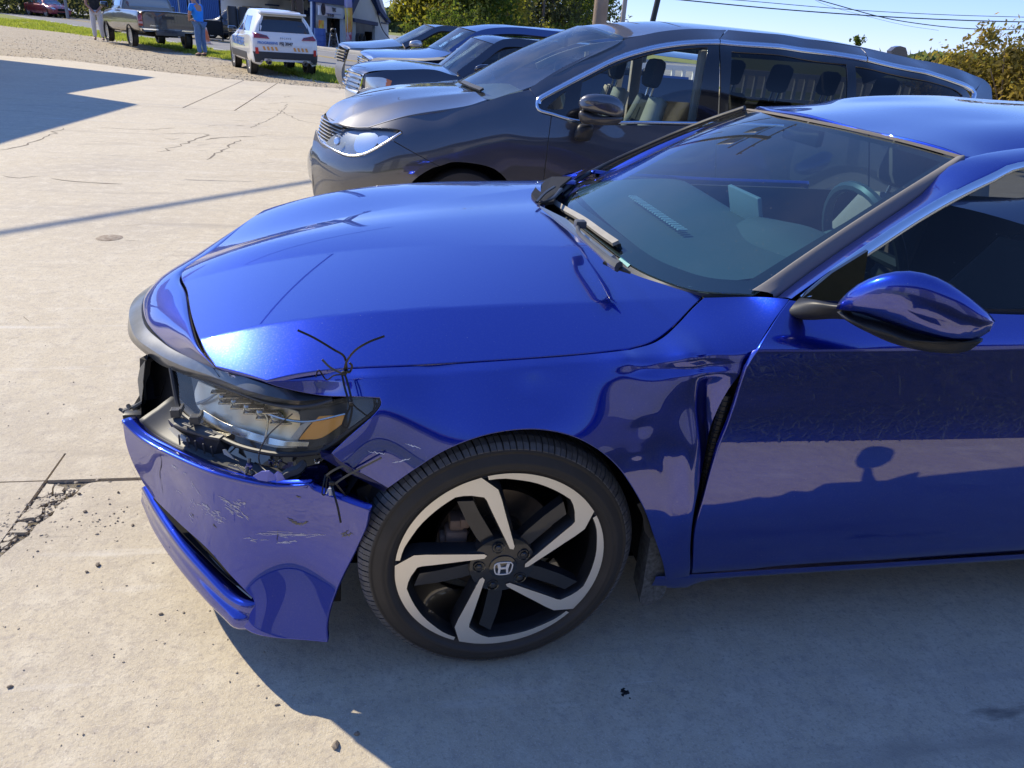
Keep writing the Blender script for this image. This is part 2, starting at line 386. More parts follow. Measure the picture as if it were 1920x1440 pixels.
# ================= ground =================
def gl(px, py, dz=0.): return P(px, py, z=dz)
def sheet(name, pts, z, m, kind='structure', label=None):
    o = mesh(name, [(p[0], p[1], z) for p in pts], [tuple(range(len(pts)))], m, smooth=False); o['kind'] = kind
    if o.data.polygons[0].normal.z < 0: o.data.flip_normals()
    return o
def mix_mat(name, layers, bumps=(), rough=.9, spec=.3):
    """layers: (colour, kind, scale, lo, hi[, detail, stretch]) stacked one over the other by a noise mask"""
    m = bpy.data.materials.new(name); m.use_nodes = True; n = m.node_tree; b = n.nodes['Principled BSDF']
    b.inputs['Roughness'].default_value = rough; b.inputs['Specular IOR Level'].default_value = spec
    tc = n.nodes.new('ShaderNodeTexCoord'); cur = None
    for L in layers:
        if cur is None:
            rgb = n.nodes.new('ShaderNodeRGB'); rgb.outputs[0].default_value = (*L[0], 1); cur = rgb.outputs[0]; continue
        src = tc.outputs['Object']
        mp = n.nodes.new('ShaderNodeMapping'); n.links.new(src, mp.inputs['Vector'])
        if len(L) > 6: mp.inputs['Scale'].default_value = L[6]; mp.inputs['Rotation'].default_value = (0, 0, L[7] if len(L) > 7 else 0)
        if L[1] == 'voro':
            t = n.nodes.new('ShaderNodeTexVoronoi'); out = t.outputs['Distance']
        elif L[1] == 'crack':
            t = n.nodes.new('ShaderNodeTexVoronoi'); t.feature = 'DISTANCE_TO_EDGE'; out = t.outputs['Distance']
            nz = n.nodes.new('ShaderNodeTexNoise'); nz.inputs['Scale'].default_value = L[2]*2; nz.inputs['Detail'].default_value = 6
            n.links.new(mp.outputs[0], nz.inputs['Vector'])
            ad = n.nodes.new('ShaderNodeVectorMath'); ad.operation = 'ADD'; sc_ = n.nodes.new('ShaderNodeVectorMath'); sc_.operation = 'SCALE'; sc_.inputs['Scale'].default_value = .6/L[2]
            n.links.new(nz.outputs['Color'], sc_.inputs[0]); n.links.new(mp.outputs[0], ad.inputs[0]); n.links.new(sc_.outputs[0], ad.inputs[1])
            n.links.new(ad.outputs[0], t.inputs['Vector'])
        else:
            t = n.nodes.new('ShaderNodeTexNoise'); t.inputs['Detail'].default_value = L[5] if len(L) > 5 and L[5] else 6; t.inputs['Roughness'].default_value = .62; out = t.outputs['Fac']
        t.inputs['Scale'].default_value = L[2]
        if L[1] != 'crack': n.links.new(mp.outputs[0], t.inputs['Vector'])
        r = n.nodes.new('ShaderNodeMapRange'); r.inputs['From Min'].default_value = L[3]; r.inputs['From Max'].default_value = L[4]
        n.links.new(out, r.inputs['Value']); mx = n.nodes.new('ShaderNodeMix'); mx.data_type = 'RGBA'
        n.links.new(r.outputs[0], mx.inputs['Factor']); n.links.new(cur, mx.inputs['A']); mx.inputs['B'].default_value = (*L[0], 1); cur = mx.outputs['Result']
    n.links.new(cur, b.inputs['Base Color']); prev = None
    for sc, st, di in bumps:
        t = n.nodes.new('ShaderNodeTexNoise'); t.inputs['Scale'].default_value = sc; t.inputs['Detail'].default_value = 8; t.inputs['Roughness'].default_value = .65
        n.links.new(tc.outputs['Object'], t.inputs['Vector'])
        bp = n.nodes.new('ShaderNodeBump'); bp.inputs['Strength'].default_value = st; bp.inputs['Distance'].default_value = di
        n.links.new(t.outputs['Fac'], bp.inputs['Height'])
        if prev: n.links.new(prev, bp.inputs['Normal'])
        prev = bp.outputs['Normal']
    if prev: n.links.new(prev, b.inputs['Normal'])
    return m
CONC = mix_mat('concrete', [((.55, .47, .335),), ((.62, .54, .395), 'noise', 1.1, .38, .7), ((.43, .37, .285), 'noise', .55, .5, .72), ((.66, .585, .445), 'noise', 9, .48, .75), ((.44, .38, .30), 'noise', 26, .50, .72), ((.38, .325, .255), 'noise', 90, .52, .72), ((.66, .60, .50), 'noise', 200, .55, .7),
                            ((.36, .31, .245), 'noise', 2.2, .58, .78, 8, (.3, 1.8, 1), .9), ((.66, .61, .52), 'noise', 2.6, .60, .74, 9, (.25, 2.6, 1), .25), ((.42, .38, .32), 'noise', 1.3, .60, .80, 10, (.12, 2.4, 1), -.35),
                            ((.24, .21, .17), 'noise', 1.7, .66, .72, 12, (.5, 2.2, 1), .5), ((.13, .11, .09), 'noise', 6.5, .715, .745, 10), ((.15, .12, .095), 'noise', 30, .735, .76, 4), ((.70, .66, .58), 'noise', 5.1, .70, .74, 9, (.12, 5, 1), 1.2)],
               [(260, .5, .003), (60, .35, .006), (9, .25, .015), (2, .2, .04)], rough=.85, spec=.35)
DIRT = mix_mat('dark_joint', [((.045, .038, .03),), ((.14, .12, .09), 'noise', 30, .5, .7)], [(60, .8, .01)])
GRAV = mix_mat('gravel', [((.44, .36, .24),), ((.52, .44, .31), 'noise', 9, .4, .65), ((.27, .22, .16), 'noise', 22, .5, .62), ((.60, .55, .46), 'noise', 34, .58, .66), ((.17, .14, .10), 'noise', 40, .6, .68), ((.36, .27, .17), 'noise', .9, .5, .8)],
               [(28, 1, .03), (9, .6, .05)])
ASPH = mix_mat('road_asphalt', [((.20, .195, .19),), ((.25, .245, .235), 'noise', .8, .4, .7), ((.15, .15, .15), 'noise', 1.4, .55, .8, 5, (.1, 1, 1), -.93), ((.28, .27, .26), 'noise', 60, .5, .8)], [(120, .3, .004)])
GRASSB = mix_mat('turf', [((.16, .19, .04),), ((.26, .26, .06), 'noise', 1.5, .4, .7), ((.33, .28, .13), 'noise', 4, .55, .75)], [(40, .6, .03)])
PAINTW = mat('road_paint', (.7, .69, .64), .7, noise=(30, .5, (.5, .49, .45)))
# base terrain to the horizon
terr = mesh('terrain', [(-900, -400, -.12), (900, -400, -.12), (900, 1400, -.12), (-900, 1400, -.12)], [(0, 1, 2, 3)], GRASSB, smooth=False); terr['kind'] = 'structure'
# line in the picture -> straight edge on the ground
def gline(a, b): 
    p, q = gl(*a)[:2], gl(*b)[:2]; return p, (q-p)/np.linalg.norm(q-p)
pe, de = gline((60, 110), (640, 168))       # concrete edge
def on(l, s): return l[0]+l[1]*s
edge_c = [gl(*q)[:2] for q in ((-300, 78), (0, 104), (130, 113), (270, 131), (420, 147), (560, 160), (700, 171), (1000, 196))]
edge_c[0] = edge_c[1]+(edge_c[1]-edge_c[2])*9
edge_c += [np.array([14., 13.5]), np.array([60., 12.])]
edge_g = [gl(*q)[:2] for q in ((0, 47), (140, 63), (260, 80), (433, 112), (600, 151), (700, 164))]
edge_g = [edge_g[0]+(edge_g[0]-edge_g[1])*1.5]+edge_g+[np.array([16., 14.6]), np.array([60., 13.])]
edge_r = [gl(*q)[:2] for q in ((0, 33), (220, 62), (433, 95), (590, 124), (680, 140))]
r_dir = edge_r[3]-edge_r[1]; r_dir /= np.linalg.norm(r_dir)
edge_r = [edge_r[1]-r_dir*120, edge_r[1]+r_dir*0, edge_r[3], edge_r[3]+r_dir*60]
r_nrm = np.array([-r_dir[1], r_dir[0]]); r_nrm *= np.sign(r_nrm@(np.array([0, 60.])-edge_r[1]) or 1)
far_p = gl(600, 92)[:2]; RW = abs((far_p-edge_r[2])@r_nrm)
# road with kerb, verges and lines
road = sheet('road', [edge_r[0], edge_r[3], edge_r[3]+r_nrm*RW, edge_r[0]+r_nrm*RW], -.02, ASPH)
def strip(name, off, w, z, m, s0=-120, s1=80, dash=None):
    b = MB(); s = s0
    while s < s1:
        e = min(s+(dash[0] if dash else s1-s0), s1); a = edge_r[1]+r_dir*s+r_nrm*off; c = edge_r[1]+r_dir*e+r_nrm*off
        b.add([(*a, z), (*c, z), (*(c+r_nrm*w), z), (*(a+r_nrm*w), z)], [(0, 1, 2, 3)]); s = e+(dash[1] if dash else 0)
    o = b.build(name, m, smooth=False, auto=False); o['kind'] = 'structure'
    for f in o.data.polygons:
        if f.normal.z < 0: f.flip()
    return o
strip('road_edge_line', .35, .14, -.014, PAINTW); strip('road_edge_line', RW-.5, .14, -.014, PAINTW)
strip('road_centre_line', RW*.5, .12, -.014, mat('yellow_line', (.55, .38, .06), .7)); strip('road_centre_line', RW*.5+.3, .12, -.014, MATS['yellow_line'])
fo = sheet('forecourt', [edge_r[0]+r_nrm*RW, edge_r[3]+r_nrm*RW, edge_r[3]+r_nrm*(RW+40), edge_r[0]+r_nrm*(RW+40)], -.016, mix_mat('forecourt_asphalt', [((.24, .235, .22),), ((.31, .30, .28), 'noise', .7, .4, .7)], [(90, .3, .004)]))
kb = MB(); a = edge_r[1]+r_dir*6+r_nrm*(RW+.1); c = edge_r[3]+r_dir*30+r_nrm*(RW+.1); mid = (a+c)/2; L = np.linalg.norm(c-a); cs, sn = r_dir
kb.box((*mid, .03), (L, .25, .18), [[cs, -sn, 0], [sn, cs, 0], [0, 0, 1]], .02); o = kb.build('kerb', mat('kerb_concrete', (.45, .43, .38), .9, noise=(5, .5, (.36, .34, .3)))); o['kind'] = 'structure'
# gravel and grass strips
sheet('gravel_strip', [p for p in edge_c]+[p for p in edge_g[::-1]], -.012, GRAV)
verge = sheet('grass_verge', [p for p in edge_g]+[edge_r[3], edge_r[2], edge_r[1], edge_r[0]], -.016, GRASSB)
# concrete slabs, cut at the joints seen in the photo
sl_ = empty('concrete_lot'); sl_['kind'] = 'structure'
def slab(poly, z=0., m=CONC, name='concrete_slab', g=.004):
    c = np.mean(poly, axis=0); q = []
    n = len(poly)
    for i in range(n):      # inset by half a joint
        p0, p1, p2 = map(np.array, (poly[i-1], poly[i], poly[(i+1) % n])); a = p1-p0; b = p2-p1; a = a/np.linalg.norm(a); b = b/np.linalg.norm(b)
        na, nb = np.array([-a[1], a[0]]), np.array([-b[1], b[0]])
        k = 1+na@nb; q.append(p1+(na+nb)*g/max(k, .2))
    b = MB(); V = [(*p, z) for p in q]+[(*p, z-.1) for p in q]
    b.add(V, [tuple(range(n))]+[(i, i+n, (i+1) % n+n, (i+1) % n) for i in range(n)])
    return b.build(name, m, sl_, smooth=False)
y1, x1 = .99, -1.392
hole = [tuple(gl(*q)[:2]) for q in ((185, 902), (165, 905), (150, 914), (137, 930), (118, 938), (104, 950), (96, 966), (66, 984), (52, 1004), (24, 1022), (0, 1042), (-50, 1085))]
slab([(x1, -2.2), (9, -2.2), (9, y1)]+hole+[(x1, .42)])
slab([(-14, -2.2), (x1, -2.2), (x1, y1), (-14, y1)])
slab([(9, -2.2), (60, -2.2), (60, y1), (9, y1)])
yj = 12.1
slab([(-14, y1), (x1, y1), (x1, 1.165), (x1+.001, 1.165), (x1+.002, y1), (9, y1), (9, yj), (-14, yj)], g=.003)
slab([(9, y1), (60, y1), (60, yj), (9, yj)]); slab([(-70, y1), (-14, y1), (-14, yj), (-70, yj)]); slab([(-70, -2.2), (-14, -2.2), (-14, y1), (-70, y1)])
ec = [p for p in edge_c if -60 < p[0] < 60]
def between(xa, xb):
    ys = lambda x: float(np.interp(x, [p[0] for p in ec], [p[1] for p in ec]))
    xs = [xa]+[p[0] for p in ec if xa < p[0] < xb]+[xb]
    return [(xa, yj), (xb, yj)]+[(x, ys(x)) for x in xs[::-1]]
for xa, xb in ((-60, -11), (-11, -3.35), (-3.35, -2.55), (-2.55, 5), (5, 14), (14, 59)): slab(between(xa, xb), g=.012)
sheet('joint_bed', [(-80, -2.4), (60, -2.4), (60, 30), (-80, 30)], -.03, DIRT)
sheet('joint_bed', [(-2.6, 0), (-1.1, 0), (-1.1, 1.1), (-2.6, 1.1)], -.012, mix_mat('crumbled_concrete', [((.36, .31, .23),), ((.22, .18, .13), 'noise', 40, .45, .6), ((.50, .45, .35), 'noise', 90, .55, .7)], [(50, 1, .02), (200, .6, .005)]))
# broken pieces in the crumbled corner
frag = [[tuple(gl(x/4.5, 780+y/4.5)[:2]) for x, y in L] for L in ([(395, 562), (460, 568), (440, 640), (350, 690), (310, 680)], [(468, 570), (545, 596), (538, 645), (448, 656)], [(570, 592), (648, 600), (600, 640), (550, 652)], [(300, 698), (465, 668), (478, 702), (350, 748), (205, 806)],
        [(202, 815), (362, 768), (357, 828), (300, 858), (155, 876), (168, 850)], [(152, 886), (238, 900), (252, 948), (213, 980), (66, 982), (112, 920)], [(378, 762), (450, 742), (478, 788), (388, 828), (370, 815)], [(492, 682), (543, 668), (538, 690), (492, 708)], [(20, 1010), (70, 998), (150, 1002), (100, 1036), (25, 1055)], [(5, 1072), (90, 1052), (60, 1088), (5, 1105)], [(560, 605), (660, 612), (640, 640), (600, 655)])]
for f in frag:
    f = np.array(f); c = f.mean(0); f = c+(f-c)*.93; b = MB(); tz = rng.uniform(-.004, .001); tx, ty = rng.normal(0, .03, 2)
    f = np.array(spl(f, n=13, closed=True))[:-1] if False else np.vstack([[f[i], (f[i]+f[(i+1) % len(f)])/2+rng.normal(0, .003, 2)] for i in range(len(f))])
    if np.cross(f[1]-f[0], f[3]-f[1]) < 0: f = f[::-1]
    top = [(*p, tz+tx*(p[0]-c[0])+ty*(p[1]-c[1])) for p in f]; n = len(f)
    b.add(top+[(p[0], p[1], p[2]-.02) for p in top], [tuple(range(n))]+[(i, i+n, (i+1) % n+n, (i+1) % n) for i in range(n)]); b.build('concrete_fragment', CONC, sl_, smooth=False)
# stones and grit
def stone_mesh(b, c, r, sq=.6):
    bm = bmesh.new(); bmesh.ops.create_icosphere(bm, subdivisions=1, radius=1)
    s = rng.uniform(.6, 1.2, 3)*r; V = np.array([tuple(v.co) for v in bm.verts])*(1+rng.normal(0, .16, (len(bm.verts), 1))); V = V*s*np.array([1, 1, sq])
    bm.verts.index_update(); b.add(V+np.array([c[0], c[1], c[2]+s[2]*sq*.6]), [[v.index for v in f.verts] for f in bm.faces]); bm.free()
STONE = mat('stone', (.16, .13, .10), .9, noise=(60, .5, (.30, .25, .19))); GRIT = mat('grit', (.30, .25, .19), .9, noise=(90, .5, (.46, .40, .31)))
stones = [((184, 1060), .011, 'dark pebble nearest the crumbled slab corner, below the blue lip of the bumper'), ((163, 1073), .007, 'small flat pebble just beside the larger pebble left of the bumper'), ((302, 1152), .008, 'pebble on bare lit concrete under the torn bumper'), ((520, 1322), .008, 'small pebble just outside the curved car shadow'),
          ((629, 1399), .014, 'largest pebble lying alone at the bottom edge of the lit concrete'), ((669, 1377), .010, 'pebble close to the shadow edge at the bottom of the photo'), ((19, 1289), .009, 'pebble at the far left edge low in the photo'), ((138, 717), .007, 'dark pebble on lit concrete left of the grille'), ((249, 985), .010, 'pebble on concrete beside the blue lower lip'), ((148, 927), .010, 'pebble beside the end of the crumbled slab edge'),
          ((222, 924), .008, 'pebble of a small cluster left of the blue lower lip'), ((160, 960), .011, 'chunk of rubble on the worn edge of the crumbled corner')]
for (q, r, lb) in stones:
    b = MB(); stone_mesh(b, gl(*q), r*.75); tag(b.build('pebble', STONE, smooth=False), lb, 'pebble', 'pebbles scattered on the concrete')
b = MB()
for i in range(230):
    c = gl(rng.uniform(-40, 620), rng.uniform(560, 1430)); 
    if c[0] < -.45-.4*max(c[1], 0) : stone_mesh(b, (c[0], c[1], 0), rng.uniform(.001, .0035))
for i in range(900):
    t = rng.uniform(0, 1); q = np.array([-1.30, .95])*(1-t)+np.array([-1.68, .42])*t+rng.normal(0, 1, 2)*np.array([.05, .05])+np.array([.035, -.03])*abs(rng.normal())
    stone_mesh(b, (q[0], q[1], -.004), rng.uniform(.0015, .007))
for i in range(50): stone_mesh(b, (*(np.array([-1.15, .72])+rng.normal(0, 1, 2)*[.10, .08]), 0), rng.uniform(.001, .005))
o = b.build('loose_grit', GRIT, smooth=False); o['kind'] = 'stuff'
b = MB()
for i in range(2600):
    t = rng.uniform(0, 1); s = rng.uniform(0, 1)
    xx = rng.uniform(-14, 1); ya = np.interp(xx, [p[0] for p in edge_c], [p[1] for p in edge_c]); yb = np.interp(xx, [p[0] for p in edge_g], [p[1] for p in edge_g])
    stone_mesh(b, (xx, ya+(yb-ya)*s**1.5-.3+rng.uniform(0, .3), -.01), rng.uniform(.008, .020))
o = b.build('gravel_stones', mat('gravel_stone', (.36, .30, .21), .9, noise=(3, .6, (.52, .45, .34))), smooth=False); o['kind'] = 'stuff'
# cracks and pock marks in the slabs as thin recess-dark slivers of dirt sitting in the surface
b = MB()
def crack(pts, w, z=.0015, jit=.5):
    p = spl(np.array([gl(*q)[:2] for q in pts]), step=.05+w*2); t = np.gradient(p, axis=0); t /= np.linalg.norm(t, axis=1, keepdims=True); nn = np.stack([-t[:, 1], t[:, 0]], 1)
    p = p+nn*rng.normal(0, w*jit*1.5, (len(p), 1)); ww = w*rng.uniform(.25, 1., len(p))[:, None]; ww[0] = ww[-1] = w*.1
    V = [(*a, z) for a in p+nn*ww/2]+[(*a, z) for a in p-nn*ww/2]; n = len(p); b.add(V, [(i, i+1, i+1+n, i+n) for i in range(n-1)])
for q, w in [([(0, 283), (60, 268), (120, 240)], .03), ([(180, 238), (260, 243), (330, 240)], .02), ([(300, 285), (350, 268), (385, 252), (300, 250)], .035), ([(380, 262), (420, 256), (482, 257)], .05), ([(95, 335), (160, 342), (230, 345)], .03),
             ([(390, 300), (430, 275), (455, 262)], .03), ([(520, 205), (560, 225), (600, 232)], .02), ([(0, 330), (40, 333), (80, 330)], .02), ([(640, 205), (560, 192), (500, 195)], .02), ([(470, 240), (520, 215), (540, 195)], .02)]: crack(q, w)
for i in range(70):
    cx, cy_ = (rng.uniform(150, 500), rng.uniform(225, 350)) if i % 3 else (rng.uniform(0, 640), rng.uniform(170, 700)); 
    ln = rng.uniform(5, 16); crack([(cx-ln, cy_+rng.normal(0, 1)), (cx, cy_), (cx+ln, cy_+rng.normal(0, 1))], rng.uniform(.01, .035))
o = b.build('surface_cracks', mat('crack_dirt', (.21, .175, .13), .95), smooth=False, auto=False); o['kind'] = 'stuff'
for f in o.data.polygons:
    if f.normal.z < 0: f.flip()
# rusty drain plate left of the car
dp = gl(205, 446); b = MB(); b.lathe([(0, .004), (.075, .004), (.085, .001)], (dp[0], dp[1], 0), (0, 0, 1), 20)
t = tag(b.build('ground_plug', mat('rust_plate', (.16, .10, .06), .8, noise=(30, .4, (.42, .36, .27)))), 'rusty round plate set in the sunlit concrete left of the blue car', 'plate')
# tar spot in the shade
b = MB()
for i in range(14):
    c = gl(1171, 1300)+np.array([*rng.normal(0, .006, 2), 0]); stone_mesh(b, (c[0], c[1], -.001), rng.uniform(.003, .008), .25)
tag(b.build('tar_blob', mat('tar', (.01, .01, .01), .5), smooth=True), 'small black tar blob on the shaded concrete below the front wheel', 'tar')
# grass
def blades(name, pts, hmin, hmax, m, w=.012):
    V = []; F = []
    for (x, y, z) in pts:
        h = rng.uniform(hmin, hmax); a = rng.uniform(0, 6.28); dx, dy = math.cos(a)*w, math.sin(a)*w; l = rng.normal(0, h*.45, 2); i = len(V)
        V += [(x-dx, y-dy, z), (x+dx, y+dy, z), (x+l[0], y+l[1], z+h)]; F.append((i, i+1, i+2))
    o = mesh(name, V, F, m, smooth=False); o['kind'] = 'stuff'; return o
GR = leafmat('grass_blade', (.15, .18, .03), (.24, .25, .045), (.34, .30, .09))
pts = []
gx = [p[0] for p in edge_g]; gy = [p[1] for p in edge_g]
for i in range(60000):
    x = rng.uniform(-34, 2.5) if i % 3 else rng.uniform(-9, 1.5); ya = np.interp(x, gx, gy); p = np.array([x, ya])
    d = abs((p-edge_r[1])@r_nrm); k = rng.uniform(0, 1); q = p+r_nrm*d*k+np.array([0, -.25*rng.exponential()*(.3+.7*(math.sin(x*1.7)+math.sin(x*.6+1) > 0))*(k < .2)])
    if k < .5 or math.sin(q[0]*2.2)+math.sin(q[1]*1.3) > -1.1: pts.append((*q, -.016))
blades('verge_grass', pts, .03, .13, GR, .018)
# ================= blue car =================
YC = .93
BLUE = mat('blue_paint', (.0008, .020, .36), .30, metal=.96, coat=1., coat_ior=2.0, coat_rough=.006, dust=.5)
BLACKP = mat('black_plastic', (.018, .018, .019), .45, noise=(40, .5, (.03, .03, .031)), bump=(400, .15, .001))
GREYP = mat('dusty_black_plastic', (.05, .052, .056), .5, noise=(12, .5, (.10, .105, .11)))
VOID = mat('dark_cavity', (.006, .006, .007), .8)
GLOSSB = mat('gloss_black', (.012, .013, .015), .12, coat=1., coat_ior=1.6)
SMOKE = mat('smoked_trim', (.07, .078, .086), .30, coat=.5, coat_ior=1.8, coat_rough=.15, noise=(30, .4, (.12, .13, .14)))
CHROME = mat('chrome', (.75, .76, .78), .09, metal=1.)
SATIN = mat('bright_trim', (.78, .80, .84), .14, metal=1.)
RUBBER = mat('rubber', (.016, .016, .017), .75, noise=(20, .4, (.028, .027, .025)), bump=(300, .2, .001))
WSG = glass('windshield_glass', (.40, .62, .68), 2.1, dust=.03)
SIDEG = glass('tinted_glass', (.14, .16, .18), 1.35, dust=.02)
car = empty('blue_car', (0, YC, 0), 0, 'dark blue sedan with torn front bumper and zip-tied headlight, nearest the camera', 'car')
# ---- hood (height over the plan) ----
half = [(-.85, .93, .762), (-.84, .75, .763), (-.79, .60, .764), (-.715, .42, .764), (-.645, .262, .762), (-.58, .20, .762), (-.522, .165, .761),
        (-.44, .16, .777), (-.362, .15, .793), (-.15, .13, .815), (.052, .12, .832), (.259, .12, .848), *[tuple(P(a_, b_, y=c_)) for a_, b_, c_ in ((1225, 636, .15), (1265, 606, .18), (1295, 575, .208), (1316, 556, .225))],
        (-.545, .31, .826), (-.41, .30, .857), (-.175, .285, .886), (.078, .285, .893), (.34, .278, .903),
        (-.62, .36, .815), (-.44, .75, .880), (-.5, .55, .868), (-.13, .66, .928), (.1, .63, .945), (.22, .576, .960),
        (-.70, .93, .822), (-.55, .93, .867), (-.35, .93, .900), (-.15, .93, .928), (.05, .93, .950), (.23, .93, .972),
        (.41, .38, .953), (-.30, .45, .893), (-.05, .45, .916), (.2, .42, .938), (-.66, .62, .822), (-.7, .75, .82)]
hp = half+[(x, 2*YC-y, z) for x, y, z in half if y < .92]
mirp = lambda L: [(x, 2*YC-y, z) for x, y, z in L]
cr1 = [(-.85, .36, .8), (-.56, .32, .83), (-.42, .30, .857), (-.175, .285, .886), (.078, .283, .893), (.34, .28, .91), (.6, .3, .9)]
cr2 = [(-.85, .86, .76), (-.65, .80, .85), (-.44, .74, .88), (-.13, .67, .92), (.1, .63, .945), (.26, .585, .96), (.5, .55, .9)]
class HoodSurf(Surf):
    """hood built from its own section: centre, two folds and the shut edge, each following a smooth curve along the car"""
    def __init__(s):
        s.N, s.U, s.V, s.O = np.array([0, 0, 1.]), np.array([1., 0, 0]), np.array([0, 1., 0]), np.zeros(3)
        pf = lambda L, d: np.polyfit([a for a, _ in L], [b_ for _, b_ in L], d)
        s.zc = pf([(-.85, .764), (-.7, .822), (-.55, .867), (-.35, .906), (-.15, .934), (.05, .955), (.25, .972), (.5, .985)], 4)
        s.z2 = pf([(-.85, .758), (-.68, .815), (-.44, .876), (-.13, .924), (.1, .944), (.26, .958), (.5, .968)], 4)
        s.z1 = pf([(-.85, .715), (-.70, .774), (-.55, .822), (-.41, .853), (-.175, .882), (.08, .897), (.34, .912), (.5, .918)], 4)
        s.ze = pf([(-.85, .66), (-.645, .735), (-.522, .761), (-.362, .789), (-.15, .813), (.052, .831), (.259, .847), (.45, .858)], 3)
        s.y2 = pf([(-.8, .80), (-.44, .745), (-.13, .67), (.1, .62), (.26, .575)], 2)
        s.y1 = pf([(-.8, .37), (-.55, .318), (-.41, .302), (-.175, .288), (.08, .280), (.34, .272)], 2)
        s.ye = pf([(-.8, .28), (-.522, .165), (-.362, .15), (-.15, .135), (.052, .122), (.259, .118), (.5, .118)], 4)
    def raw(s, u, v):
        w = np.minimum(v, 2*YC-v); g = lambda p: np.polyval(p, u)
        zc, z2, z1, ze, y2, y1, ye = map(g, (s.zc, s.z2, s.z1, s.ze, s.y2, s.y1, s.ye))
        tA = np.clip((YC-w)/(YC-y2), 0, 1); zA = zc-(zc-z2)*tA**1.7
        tB = np.clip((y2-w)/(y2-y1), 0, 1); zB = z2-(z2-z1)*(.80*tB+.20*tB*tB)
        tC = np.clip((y1-w)/(y1-ye), 0, 2.2); zC = z1-(z1-ze)*(.9*tC+.10*tC*tC)
        rise = .038*np.clip((v-1.05)/.5, 0, 1)**2*(3-2*np.clip((v-1.05)/.5, 0, 1))      # the far side sits a little higher
        return np.where(w > y2, zA, np.where(w > y1, zB, zC))+rise
    def h(s, u, v):
        u = np.asarray(u, float); v = np.asarray(v, float); r = .0045
        return sum(k*s.raw(u, v+d*r) for d, k in ((-1, .25), (-.5, .2), (0, .1), (.5, .2), (1, .25)))
HOOD = HoodSurf()
nearE = [(500, 712), (560, 699), (640, 689), (800, 681), (1000, 668), (1120, 658), (1180, 651)]
nearE2 = [(1180, 651), (1225, 636), (1265, 606), (1295, 575), (1316, 556)]
frontE = [(405, 686), (378, 640), (360, 590), (352, 545), (355, 510), (362, 490)]
cowlE = [(1316, 556), (1250, 535), (1170, 506), (1110, 462), (1050, 415), (1016, 390)]
def hood_outline():
    a = [HOOD.uv(*p) for p in nearE]; b = [HOOD.uv(*p) for p in nearE2]; c = [HOOD.uv(*p) for p in cowlE]; f = [HOOD.uv(*p) for p in frontE]
    f = [p for p in f if p[1] < YC-.05]+[np.array((-.853, YC))]; c = [p for p in c if p[1] < YC-.05]+[np.array((c[-1][0], YC))]
    m = lambda L: [np.array((p[0], 2*YC-p[1])) for p in L[::-1]]
    segs = [a, b, c+m(c)[1:], m(b), m(a), [m(a)[-1], m(f)[-1]], m(f)[::1][::-1][::-1]]
    A = np.array
    loop = [spl(A(a), step=.012)[:-1], spl(A(b), step=.012)[:-1], spl(A(c+m(c)[1:]), step=.012)[:-1], spl(A(m(b)), step=.012)[:-1], spl(A(m(a)), step=.012)[:-1],
            spl(A([m(a)[-1], m(f[:])[-1]]), step=.012)[:-1], spl(A(m(f)[::-1]+f[::-1][1:]), step=.012)[:-1], spl(A([f[0], a[0]]), step=.012)[:-1]]
    return np.vstack(loop), f, c
hpoly, hf, hc = hood_outline()
panel('hood', HOOD, None, BLUE, car, step=.011, poly=hpoly, rim=.016, gap=.002)
# ---- nose strip in front of the hood ----
zs = lambda L, dz=0: [np.array([p[0], p[1], float(HOOD.h(p[0], p[1]))+dz]) for p in L]
up = [np.array(p) for p in zs(hf)]; off = lambda p, d: p+np.array([-d, 0, 0])
noseU = [p+np.array([-.013, -.002, -.008]) for p in up]                         # along the hood shut line
noseU = noseU[0:0]+[P(404, 689, z=.752)]+noseU[1:]
noseL = [P(405, 691, z=.735), P(385, 685, z=.718), P(345, 665, z=.708), P(298, 638, z=.705), P(283, 600, z=.703), P(280, 565, z=.701), P(290, 525, z=.70)]
noseL = [p for p in noseL if p[1] < 1.0][:6]+[np.array([-.975, YC, .70])]
def evenfit(L, k=2):
    """smooth symmetric curve through measured points: x and z as even functions of the distance from the centre line"""
    A = np.array(L); t = A[:, 1]-YC; B = np.stack([t**(2*i) for i in range(k+1)], 1); cx = np.linalg.lstsq(B, A[:, 0], rcond=None)[0]; cz = np.linalg.lstsq(B, A[:, 2], rcond=None)[0]
    return [np.array([b_@cx, y, b_@cz]) for b_, y in zip(B, A[:, 1])]
def far_rise(y): k = np.clip((y-1.05)/.5, 0, 1); return .036*k*k*(3-2*k)
def both(L): return list(L)+[np.array([p[0], 2*YC-p[1], p[2]+far_rise(2*YC-p[1])]) for p in L[::-1][1:]]
noseL = evenfit(noseL); U_, L_ = both(noseU), both(noseL)
n_ = 81; Us, Ls = spl(U_, n_), spl(L_, n_); mid_ = (Us+Ls)/2+np.array([-.008, 0, .009]); lo2 = Ls+np.array([.012, 0, -.012])
loft('nose_panel', [Us+np.array([.012, 0, -.014]), Us, mid_, Ls, lo2], BLUE, car, n=n_, sub=5)
